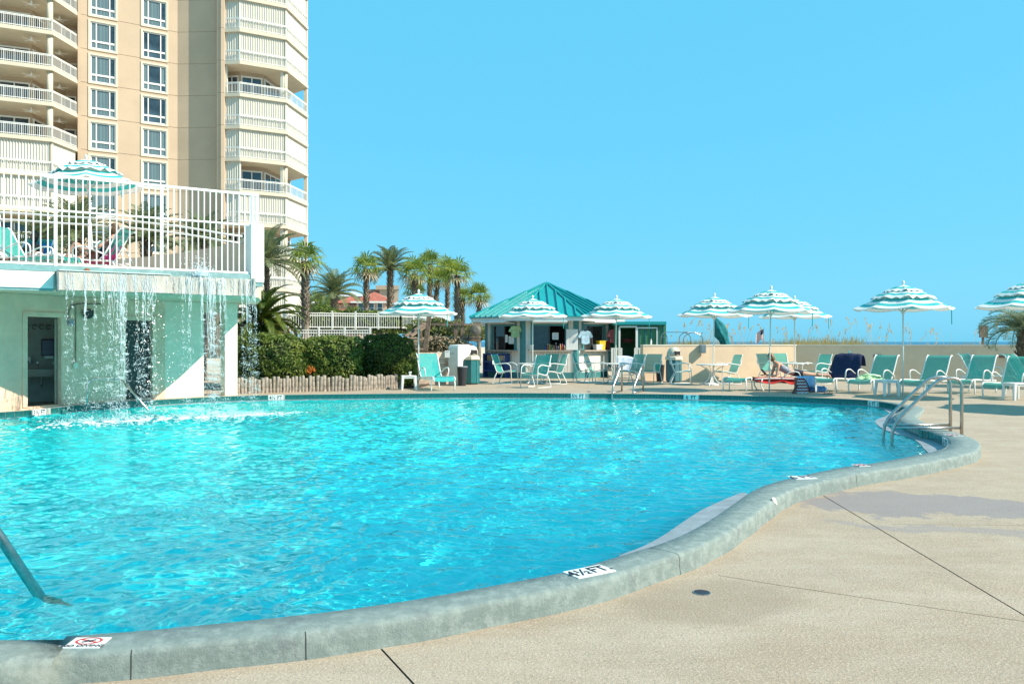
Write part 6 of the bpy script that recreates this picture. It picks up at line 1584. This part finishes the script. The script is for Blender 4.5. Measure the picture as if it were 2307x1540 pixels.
def palm(label, crown_c, base_z, kind, seed, r=.16, L=1.0, lean=(0, 0), boots=.45, group='palms behind the kiosk and hedge', proto={}):
    t_ = thing('palm_tree', label, 'palm', V3((crown_c.x-lean[0], crown_c.y-lean[1], base_z)), group=group)
    h = crown_c.z-base_z
    key = (kind, seed % 4, round(L, 2))
    if key not in proto:
        if kind == 'sabal': g, d_ = sabal_crown(seed % 4, 22, L*1.08, 3); proto[key] = (g, d_, M['sabal'], M['dry'])
        elif kind == 'date': g, d_ = feather_crown(seed % 4, 34, L*1.12, .62, 30, .25, .026, 86, -8, .4); proto[key] = (g, d_, M['date'], M['pindo'])
        proto[key] = list(proto[key])+[None, None]
    e = proto[key]
    if e[4] is None:
        e[4] = e[0].build('crown', e[2], t_, fixn=False); e[5] = e[1].build('dry_fronds' if kind == 'sabal' else 'frond_ribs', e[3], t_, fixn=False); c, d_ = e[4], e[5]
    else:
        c = e[4].copy(); d_ = e[5].copy(); COL.objects.link(c); COL.objects.link(d_); c.parent = t_; d_.parent = t_
    rz = random.Random(seed).uniform(0, 6.28)
    for q in (c, d_): q.location = crown_c-t_.location; q.rotation_euler = (0, 0, rz)
    r *= .85; tm, bt = trunk(h, r*1.12, r, seed, boots, lean)
    o = tm.build('trunk', M['bark'], t_, smooth=True); o.location = crown_c-t_.location
    o = bt.build('leaf_bases', M['bark_dark'], t_, fixn=False); o.location = crown_c-t_.location
    return t_
PALMS = [  # column, crown row, distance, kind, size, trunk radius, label
    (688, 588, 36, 'sabal', 1.0, .20, 'fan palm with patterned trunk in front of the tower corner'),
    (753, 662, 48, 'date', 1.75, .22, 'low feather palm with long arching fronds left of the pink house'),
    (825, 606, 50, 'sabal', 1.15, .19, 'fan palm standing in front of the pink house'),
    (879, 606, 52, 'date', 1.75, .22, 'tallest feather palm in front of the grey block'),
    (934, 616, 50, 'sabal', 1.15, .18, 'bushy fan palm above the striped umbrella by the hedge'),
    (968, 595, 54, 'sabal', 1.05, .17, 'fan palm with pale lower trunk next to the bushy one'),
    (986, 632, 52, 'sabal', 1.0, .17, 'shorter fan palm with leaning trunk in the clump'),
    (1008, 608, 56, 'sabal', 1.1, .16, 'slim fan palm half hidden at the back of the clump'),
    (1030, 620, 50, 'sabal', 1.15, .18, 'fan palm with a skirt of dry fronds nearest the kiosk roof'),
    (1042, 672, 52, 'sabal', .85, .15, 'small fan palm beside the skirted palm'),
    (1079, 668, 50, 'sabal', .95, .15, 'lone small fan palm behind the kiosk roof'),
    (935, 656, 56, 'sabal', 1.0, .16, 'low fan palm behind the umbrella finial by the hedge'),
    (714, 684, 52, 'sabal', .9, .2, 'stubby fan palm left of the low feather palm'),
    (736, 690, 55, 'sabal', .9, .2, 'stubby fan palm tucked under the low feather palm'),
    (601, 590, 30, 'date', 1.45, .09, 'feather palm rising beside the white terrace pier')]
for k, (px, py, d, kd, L_, r_, lab) in enumerate(PALMS):
    palm(lab, Q(px, py, d), -.05 if d < 45 else .0, kd, k+3, r_, L_, ((.25, 0) if 'leaning' in lab else (0, 0)), .55 if k in (0, 8) else .4)
for k, (px, py, d, L_, lab) in enumerate(((178, 530, 28, 1.5, 'feather palm behind the terrace umbrella pole'), (330, 540, 30, 1.5, 'feather palm in front of the tower window columns'), (100, 548, 29.5, 1.35, 'low feather palm in front of the tower balconies'), (455, 548, 31, 1.3, 'feather palm before the recessed tower wall'))):
    palm(lab, Q(px, py, d), .0, 'date', 30+k, .2, L_, group='palms behind the terrace')
def frond_plant(name, label, cat, loc, crown, m_, h=.0, r=.14, m_rib=None):
    t_ = thing(name, label, cat, loc); g, ra = crown
    o = g.build('fronds', m_, t_, fixn=False); o.location = (0, 0, h); o = ra.build('frond_ribs', m_rib or m_, t_, fixn=False); o.location = (0, 0, h)
    if h > 0:
        tm, bt = trunk(h+.1, r, r*.9, 3, .9); o = tm.build('trunk', M['bark_dark'], t_, smooth=True); o.location = (0, 0, h); o = bt.build('leaf_bases', M['bark_dark'], t_, fixn=False); o.location = (0, 0, h)
    return t_
frond_plant('sago_palm', 'dark green sago palm spreading over the hedge by the bath house pillar', 'palm', wp(590, 26.9), feather_crown(5, 84, 1.75, .85, 56, .15, .020, 82, -48, .30), M['sago'], 2.15, .2)
frond_plant('pindo_palm', 'blue green arching pindo palm in front of the shaded wall', 'palm', V3((X_(2302, 26.5), 26.5, -.01)), feather_crown(9, 26, 1.55, 1.15, 44, .27, .013, 76, 8, .8), M['pindo'], 1.85, .15, M['pindo'])
# the planter that holds the pindo palm
pn_ = thing('planter_pot', 'brown planter pot half hidden behind the turned lounger', 'pot', V3((X_(2302, 26.5), 26.5, -.008)))
MB().lathe([(.22, 0), (.34, .5), (.37, .5), (.37, .56), (.31, .56), (.3, .5)], n=20).build('pot', mat('terracotta', (.26, .12, .08), .8), pn_, smooth=False); MB().lathe([(.37, .49), (.385, .52), (.37, .57)], n=20).build('rim', bpy.data.materials['terracotta'], pn_)

def leaf_cloud(n, surf, size, rng, up_bias=.3):
    """n leaves, surf(rng,n)->points,normals; returns MB"""
    P_, N_ = surf(rng, n); m = MB(); vs = []; fs = []
    t1 = rng.normal(size=(n, 3)); nn_ = N_+rng.normal(size=(n, 3))*.75; nn_ /= np.linalg.norm(nn_, axis=1)[:, None]
    a = np.cross(nn_, t1); a /= np.linalg.norm(a, axis=1)[:, None]; b_ = np.cross(nn_, a)
    s = size*rng.uniform(.6, 1.25, n)[:, None]
    v = np.stack([P_-a*s, P_+b_*s*.45+nn_*s*.15, P_+a*s, P_-b_*s*.45+nn_*s*.15], 1).reshape(-1, 3)
    m.v = [tuple(x) for x in v]; m.f = [(4*i, 4*i+1, 4*i+2, 4*i+3) for i in range(n)]
    return m
def bush_surf(c, rad, flat=3.0, lump=.10, seed=0):
    ph = np.random.default_rng(seed).uniform(0, 6.28, 12)
    def f(rng, n):
        d = rng.normal(size=(n, 3)); d /= np.linalg.norm(d, axis=1)[:, None]; d[:, 2] = np.where(d[:, 2] < -.75, -d[:, 2], d[:, 2])
        k = (np.abs(d[:, 0])**flat+np.abs(d[:, 1])**flat+np.abs(d[:, 2])**flat)**(-1/flat)
        lm = 1+lump*(np.sin(d[:, 0]*9+ph[0])*np.sin(d[:, 2]*8+ph[1])+.6*np.sin(d[:, 0]*19+ph[2]+d[:, 2]*13)*np.sin(d[:, 1]*15+ph[3]))-np.abs(rng.normal(size=n))*.055
        p = d*(k*lm)[:, None]*np.array(rad)+np.array(c); nr_ = d/np.array(rad); nr_ /= np.linalg.norm(nr_, axis=1)[:, None]
        return p, nr_
    return f
def bush(name, label, cat, c, rad, n, size, m_, seed, flat=3.0, group=None, lump=.1):
    o = thing(name, label, cat, V3((c[0], c[1], c[2]-rad[2])), group=group); rng = np.random.default_rng(seed)
    leaf_cloud(n, bush_surf(c, rad, flat, lump, seed), size, rng).build('foliage', m_, o, world=True, fixn=False)
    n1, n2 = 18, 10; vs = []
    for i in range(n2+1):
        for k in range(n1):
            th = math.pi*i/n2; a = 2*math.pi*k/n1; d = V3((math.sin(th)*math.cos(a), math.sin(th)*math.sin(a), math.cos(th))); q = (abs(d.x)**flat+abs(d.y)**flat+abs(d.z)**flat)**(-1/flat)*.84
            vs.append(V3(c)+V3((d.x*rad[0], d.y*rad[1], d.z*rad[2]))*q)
    MB().add(vs, [(i*n1+k, i*n1+(k+1) % n1, (i+1)*n1+(k+1) % n1, (i+1)*n1+k) for i in range(n2) for k in range(n1)]).build('dark_core', M['hedge_core'], o, smooth=True, world=True)  # added solid core blocks see-through, inner shade is put into its dark colour
    return o
g_ = 'clipped hedge bushes'
bush('hedge_bush', 'clipped hedge bush next to the bath house pillar', 'hedge', (X_(612, 25.2), 25.2, .84), (1.12, .8, .86), 9500, .056, M['hedge'], 1, 4.0, g_, .08)
bush('hedge_bush', 'clipped hedge bush with an orange flower cluster', 'hedge', (X_(752, 25.7), 25.7, .82), (.96, .8, .84), 8500, .056, M['hedge'], 2, 3.6, g_, .09)
bush('hedge_bush', 'rounded dark hedge bush behind the turquoise lounger', 'hedge', (X_(873, 26.4), 26.4, .86), (.98, .85, .88), 9500, .050, leaf_mat('dark_hedge_leaf', (.13, .17, .02), (.03, .055, .007), None, 2.2, .3), 3, 2.7, g_, .07)
bush('leafy_shrub', 'lighter green shrub between the dark hedge and lounger', 'shrub', (X_(918, 25.9), 25.9, .45), (.4, .35, .45), 2500, .045, M['hedge'], 4, 2.2, None, .15)
fw = thing('flower_cluster', 'orange flower cluster in the clipped hedge', 'flowers', G(699, 836, .55) if False else V3((X_(700, 24.9), 24.9, .62)))
rr = random.Random(5); m = MB()
M['orange'] = mat('orange_petal', (.75, .17, .02), .7, var=.2)
for k in range(46):
    c = V3((rr.gauss(0, .055), rr.uniform(-.05, .03), rr.gauss(0, .045))); a = rr.uniform(0, 6); u = V3((math.cos(a), -.3, math.sin(a)))*.022; v = V3((-math.sin(a), -.2, math.cos(a)))*.022; m.quad(c-u, c+v, c+u, c-v)
m.build('petals', M['orange'], fw, fixn=False); MB().tube([(0, .02, -.1), (0, .25, -.05)], .008, 5).build('stem', M['hedge'], fw)
# timber log edging in front of the hedge
le = thing('log_edging', 'row of upright weathered logs edging the hedge bed', 'edging', G(700, 880))
ep = catmull([G(536, 886.5), G(600, 884.5), G(700, 881.5), G(760, 880.5), G(810, 879.5), G(850, 877), G(905, 873.5), G(945, 871)], .02)
cum2 = [0]
for a, b_ in zip(ep[:-1], ep[1:]): cum2.append(cum2[-1]+(b_-a).length)
s = 0; rl = random.Random(12); proto_l = None
while s < cum2[-1]:
    j = min(len(ep)-1, int(np.searchsorted(cum2, s))); p = ep[j]; dmt = rl.uniform(.085, .125)
    if proto_l is None:
        o = proto_l = MB().lathe([(.046, -.1), (.05, 0), (.05, .3), (.05, .42), (.044, .44), (.0, .445)], n=10).build('log', M['wood_grey'], le, smooth=False)
    else: o = proto_l.copy(); COL.objects.link(o); o.parent = le
    o.location = p-le.location; k = dmt/.1; o.scale = (k, k, rl.uniform(.86, 1.12)); o.rotation_euler = (rl.uniform(-.05, .05), rl.uniform(-.05, .05) if rl.random() < .8 else rl.uniform(-.16, .16), rl.uniform(0, 6))
    s += dmt*1.02
soil = MB().prism([V3((-8.2, 23.6, 0)), V3((-3.0, 26.0, 0)), V3((-2.8, 28, 0)), V3((-8.6, 28, 0))], -.004, .05).build('planting_soil', mat('dark_soil', (.06, .045, .03), .95)); tag(soil, kind='structure')
# shrubs on the far bank
rs_ = random.Random(6)
M['far_shrub'] = leaf_mat('far_shrub_leaf', (.26, .27, .07), (.10, .13, .03), None, 1.5, .3)
for k, (px, py, d, w_, h, lab) in enumerate(((985, 745, 38, 1.5, .55, 'yellow green dune shrub behind the boardwalk rail'), (1035, 750, 39, 1.1, .45, 'low dune shrub right of the boardwalk post'), (1075, 752, 40, .9, .4, 'dune grass mound at the kiosk edge'),
        (760, 727, 42, 1.9, .75, 'green shrub row at the foot of the pink house'), (835, 729, 42, 1.7, .65, 'low green shrub behind the white picket fence'), (905, 727, 43, 1.5, .7, 'green shrub under the bushy fan palm'), (705, 727, 42, 1.4, .8, 'dark shrub beside the tower foot'))):
    c = Q(px, py, d); bush('bank_shrub', lab, 'shrub', (c.x, c.y, c.z), (w_, .8, h), 1800, .09, M['far_shrub'] if k < 3 else M['hedge'], 40+k, 2.2, 'shrubs on the far bank', .2)
for k, (px, py, d, lab) in enumerate(((985, 775, 32.6, 'dry tuft under the boardwalk edge'), (1020, 778, 32.5, 'brown tuft below the boardwalk beside the stairs'))):
    c = Q(px, py, d); bush('dry_tuft', lab, 'shrub', (c.x, c.y, c.z), (.7, .3, .35), 700, .07, M['dry'], 60+k, 2.2, 'dry tufts', .2)
# dunes with sea oats behind the wall
dune = MB(); nx_, ny_ = 60, 10; rd = np.random.default_rng(2)
def dz(x, y): return .50+.50*math.exp(-((y-39)/4.5)**2)*(1+.22*math.sin(x*.9)+.18*math.sin(x*2.3+1))+(.20*math.exp(-((x-14.5)/2.6)**2)+.12*math.exp(-((x-9)/1.5)**2))*math.exp(-((y-39)/5)**2)-1.4*sstep(41, 52, y)
dune.add([(4+ i*.6, 32.6+j*2.0, dz(4+i*.6, 32.6+j*2.0)-.6*(1 if j == 0 else 0)) for j in range(ny_) for i in range(nx_)], [(j*nx_+i, j*nx_+i+1, (j+1)*nx_+i+1, (j+1)*nx_+i) for j in range(ny_-1) for i in range(nx_-1)])
du = dune.build('dune', M['sand'], smooth=True); tag(du, kind='structure')
so_, bl_ = MB(), MB(); rr = random.Random(3)
M['oat'] = mat('sea_oat_straw', (.66, .42, .16), .9, var=.25, scale=3); M['blade'] = leaf_mat('dune_grass_blade', (.52, .36, .10), (.28, .23, .06), None, 1.0, .35)
dens = lambda x: .3+.9*math.exp(-((x-13.5)/3.2)**2)+.5*math.exp(-((x-9.2)/1.2)**2)+.35*math.exp(-((x-18)/3)**2)
n_s = 0
while n_s < 130:
    x = rr.uniform(5.5, 26)
    if rr.random() > dens(x): continue
    y = rr.uniform(35.5, 42); z = dz(x, y); h = rr.uniform(.6, 1.7); bend = rr.uniform(-.25, .3)*h; n_s += 1
    pts = [(x+bend*(f**2), y, z+h*f*(1-.12*f)) for f in (0, .35, .7, 1.0)]
    so_.tube(pts, [.007, .006, .005, .004], 3, False)
    if rr.random() < .8:
        p = V3(pts[-1]); dv_ = (V3(pts[-1])-V3(pts[-2])).normalized()
        for j in range(rr.randint(6, 14)):
            c = p-dv_*rr.uniform(-.04, .30)+V3((rr.gauss(0, .025), rr.gauss(0, .025), 0)); w_ = rr.uniform(.012, .022)
            so_.add([c+V3((-w_, 0, 0)), c+V3((0, 0, w_*2.2)), c+V3((w_, 0, 0)), c-V3((0, 0, w_*2.2))], [(0, 1, 2, 3)])
for k in range(6500):
    x = rr.uniform(4, 28)
    if rr.random() > dens(x)*.85: continue
    y = rr.uniform(34.5, 43); z = dz(x, y); h = rr.uniform(.15, .42)*(1+.5*(dens(x) > .9)); bx_ = rr.uniform(-.25, .25); w_ = .012
    bl_.add([(x-w_, y, z-.03), (x+w_, y, z-.03), (x+bx_*h*.5+w_*.7, y, z+h*.6), (x+bx_*h*.5-w_*.7, y, z+h*.6), (x+bx_*h*1.3, y, z+h)], [(0, 1, 2, 3), (3, 2, 4)])
o = so_.build('sea_oats', M['oat'], fixn=False); tag(o, 'thin straw coloured sea oats standing on the dune behind the wall', 'sea oats', kind='stuff')
o = bl_.build('dune_grass', M['blade'], fixn=False); tag(o, 'low yellow green dune grass behind the cream wall', 'grass', kind='stuff')
# ------------------------------------------------------------------ falling water, splash and foam
wmat = bpy.data.materials.new('white_water'); wmat.use_nodes = True; t = wmat.node_tree; b = t.nodes['Principled BSDF']
b.inputs['Base Color'].default_value = (.86, .93, .96, 1); b.inputs['Roughness'].default_value = .12
tl = t.nodes.new('ShaderNodeBsdfTranslucent'); tl.inputs[0].default_value = (.88, .95, .98, 1); tr = t.nodes.new('ShaderNodeBsdfTransparent')
m1 = t.nodes.new('ShaderNodeMixShader'); m1.inputs[0].default_value = .45; m2 = t.nodes.new('ShaderNodeMixShader'); m2.inputs[0].default_value = .6
t.links.new(b.outputs[0], m1.inputs[1]); t.links.new(tl.outputs[0], m1.inputs[2]); t.links.new(tr.outputs[0], m2.inputs[1]); t.links.new(m1.outputs[0], m2.inputs[2]); t.links.new(m2.outputs[0], t.nodes['Material Output'].inputs[0])
rf = np.random.default_rng(11)
DV, DF = [], []
def drops(P_, size, stretch):
    n = len(P_); s = size*rf.uniform(.45, 1.35, n)[:, None]; st = stretch*rf.uniform(.7, 1.5, n)[:, None]
    ex, ey, ez = np.array([[1., 0, 0]]), np.array([[0, 1., 0]]), np.array([[0, 0, 1.]])
    v = np.stack([P_+ex*s, P_+ey*s, P_-ex*s, P_-ey*s, P_+ez*s*st, P_-ez*s*st], 1).reshape(-1, 3); o_ = sum(len(x) for x in DV)
    DV.append(v); fb = np.array([(0, 1, 4), (1, 2, 4), (2, 3, 4), (3, 0, 4), (1, 0, 5), (2, 1, 5), (3, 2, 5), (0, 3, 5)])
    DF.append((fb[None]+(np.arange(n)*6)[:, None, None]+o_).reshape(-1, 3))
def s_of_px(px):
    k = (px-CX)/FPX; a = EA+EN*.42; return (k*a.y-a.x)/(EU.x-k*EU.y)
streams = [(150, .5), (162, .3), (192, 1.0), (213, .9), (232, .5), (246, 1.3), (262, 1.2), (273, 2.2), (281, 1.2), (308, .8), (321, 1.2), (333, .8), (345, .9), (410, .5), (425, .9), (455, 1.1), (472, 2.2), (482, 1.8), (495, 1.0), (507, .7), (545, .8), (560, 1.0), (572, 1.1)]
rivs = MB()
for px, wgt in streams:
    s0 = s_of_px(px); n = int(520*wgt)
    f = rf.beta(1.25, 1.0, n); z = 2.56-f*(2.56-WATER_Z); T_ = np.sqrt(np.maximum(0, 2.95-z)/4.9)
    sp = .008+.070*f*(.55+.22*wgt)
    wig = .03*np.sin(z*4+px)*f
    s = s0+rf.normal(size=n)*sp+wig; o_ = .40+.28*T_+rf.normal(size=n)*sp*1.2
    clump = .05*np.sin(z*17+px*1.3)
    P_ = np.array(EA)[None]+np.outer(s, np.array(EU))+np.outer(o_, np.array(EN)); P_[:, 2] = z+clump
    drops(P_, .0046, 2.6)
    # unbroken strand where the water leaves the weir, and the rivulet on the sheet
    for q in range(2+int(2*wgt)):
        r0 = rf.normal()*.035; ph_, fq = rf.uniform(0, 6.28), rf.uniform(.3, 1.4); zt_ = 2.955-rf.choice([0, 0, .05, .12]); zz = np.linspace(zt_, 2.56-.75*wgt*rf.uniform(-.1, 1.1), 16)
        am = rf.uniform(.004, .016); rr_ = rf.uniform(.0035, .008)
        pts = [E(s0+r0+am*math.sin(k*fq+ph_)+.004*rf.normal(), z_, (.305+.085*(2.955-z_)/.4 if z_ > 2.555 else .395+.28*(math.sqrt((2.955-z_)/4.9)-.285))) for k, z_ in enumerate(zz)]
        rivs.tube(pts, [rr_*(.35+abs(math.sin(k*1.3*fq+ph_*2))) for k in range(16)], 5, False)
for k in range(70):                    # thin films over the streaked sheets
    s0 = rf.uniform(1.02, EL-.1); zt_ = 2.955-rf.uniform(0, .1); zb_ = zt_-rf.uniform(.06, .36)
    pts = [E(s0+.01*rf.normal(), z_, (.303 if s0 < 3.18 else .262)+.085*(2.955-z_)/.4) for z_ in np.linspace(zt_, max(2.56, zb_), 7)]
    rivs.tube(pts, [rf.uniform(.002, .008) for _ in pts], 5, False)
# fine spray everywhere in the curtain
n = 2200; s = rf.uniform(1.0, EL+.1, n); P_ = np.array(EA)[None]+np.outer(s, np.array(EU))+np.outer(.45+rf.normal(size=n)*.22+.1, np.array(EN)); P_[:, 2] = rf.uniform(WATER_Z, 2.5, n); drops(P_, .0045, 1.3)
# burst on the weir
cb_ = E(s_of_px(456)+.02, 2.97, .18)
n = 1100; d = rf.normal(size=(n, 3)); d[:, 2] = np.abs(d[:, 2])*1.5; r = np.abs(rf.normal(size=n))*.085; P_ = np.array(cb_)[None]+d*r[:, None]; drops(P_, .011, 1.0)
# splash crown where the curtain meets the pool
n = 2200; s = rf.uniform(.9, EL+.2, n); P_ = np.array(EA)[None]+np.outer(s, np.array(EU))+np.outer(.66+rf.normal(size=n)*.20, np.array(EN)); P_[:, 2] = WATER_Z+np.abs(rf.normal(size=n))*.07; drops(P_, .008, 1.0)
allv = np.concatenate(DV); allf = np.concatenate(DF)
wf = thing('waterfall', 'curtain of falling water streaming from the weir into the pool', 'waterfall', E(2.8, WATER_Z, .6))
me = bpy.data.meshes.new('droplets'); me.from_pydata(allv.tolist(), [], allf.tolist()); me.update(); me.materials.append(wmat)
o = bpy.data.objects.new('droplets', me); COL.objects.link(o); adopt(o, wf, True); o['kind'] = 'stuff'
o = rivs.build('water_strands', wmat, wf, smooth=True, world=True); o['kind'] = 'stuff'
# foam: flattened bubbles drifting from the splash line
fm = MB(); n = 3000
fs_ = rf.uniform(.6, EL+.9, n); fo_ = .68+np.abs(rf.normal(size=n))*np.where(rf.random(n) < .45, .14, .5)*np.sign(rf.normal(size=n)+.25)
for k in range(n):
    edge = max(0, abs(fs_[k]-EL*.5)/(EL*.5+.9)); 
    if rf.random() < edge**3: continue
    p = E(fs_[k]+.25*math.sin(fo_[k]*3), WATER_Z+.012, fo_[k]); r = rf.uniform(.006, .03); a = rf.uniform(0, 3)
    q = rf.uniform(.3, .8)
    vs = [p+V3((math.cos(a+j*1.0472)*r, math.sin(a+j*1.0472)*r*q, 0)) for j in range(6)]+[p+V3((0, 0, r*.45))]
    fm.add(vs, [(j, (j+1) % 6, 6) for j in range(6)])
fom = mat('white_foam', (.82, .90, .92), .5, var=.03)
o = fm.build('pool_foam', fom, smooth=True); tag(o, 'white churned foam on the pool below the waterfall', 'foam', kind='stuff')
# ------------------------------------------------------------------ sand and sea
def zground(x, y):
    if y < 34.5 and -27 < x < 35: return -2.8
    z = -2.8+2.75*sstep(34.2, 36.5, y)
    sea = sstep(-6, 2, x)
    z -= sea*6*sstep(60, 110, y)+6*sstep(220, 320, y)
    return z
gxs = [-9000, -2000, -600, -200]+list(np.arange(-120, 121, 6.0))+[200, 600, 2000, 9000]
gys = [-300, -60, -10, 0, 10, 20, 30, 34.2, 34.8, 35.2, 35.8, 36.5]+list(np.arange(38, 64, 2.0))+list(np.arange(66, 130, 6.0))+[160, 220, 250, 280, 320, 400, 600, 2000, 12000]
gm = MB(); nx = len(gxs)
gm.add([(x, y, zground(x, y)) for y in gys for x in gxs], [(j*nx+i, j*nx+i+1, (j+1)*nx+i+1, (j+1)*nx+i) for j in range(len(gys)-1) for i in range(nx-1)])
ground = gm.build('ground', M['sand'], smooth=True); tag(ground, kind='structure')
sm = bpy.data.materials.new('sea_water'); sm.use_nodes = True; b = sm.node_tree.nodes['Principled BSDF']
b.inputs['Base Color'].default_value = (.008, .07, .16, 1); b.inputs['Roughness'].default_value = .25
nz = sm.node_tree.nodes.new('ShaderNodeTexNoise'); nz.inputs['Scale'].default_value = .3; nz.inputs['Detail'].default_value = 8
bp = sm.node_tree.nodes.new('ShaderNodeBump'); bp.inputs['Strength'].default_value = 1; bp.inputs['Distance'].default_value = 1.5
tc = sm.node_tree.nodes.new('ShaderNodeTexCoord'); sm.node_tree.links.new(tc.outputs['Object'], nz.inputs['Vector'])
sm.node_tree.links.new(nz.outputs['Fac'], bp.inputs['Height']); sm.node_tree.links.new(bp.outputs[0], b.inputs['Normal'])
se = MB().quad((-12000, 70, -4), (12000, 70, -4), (12000, 15000, -4), (-12000, 15000, -4)).build('sea', sm); tag(se, kind='structure')
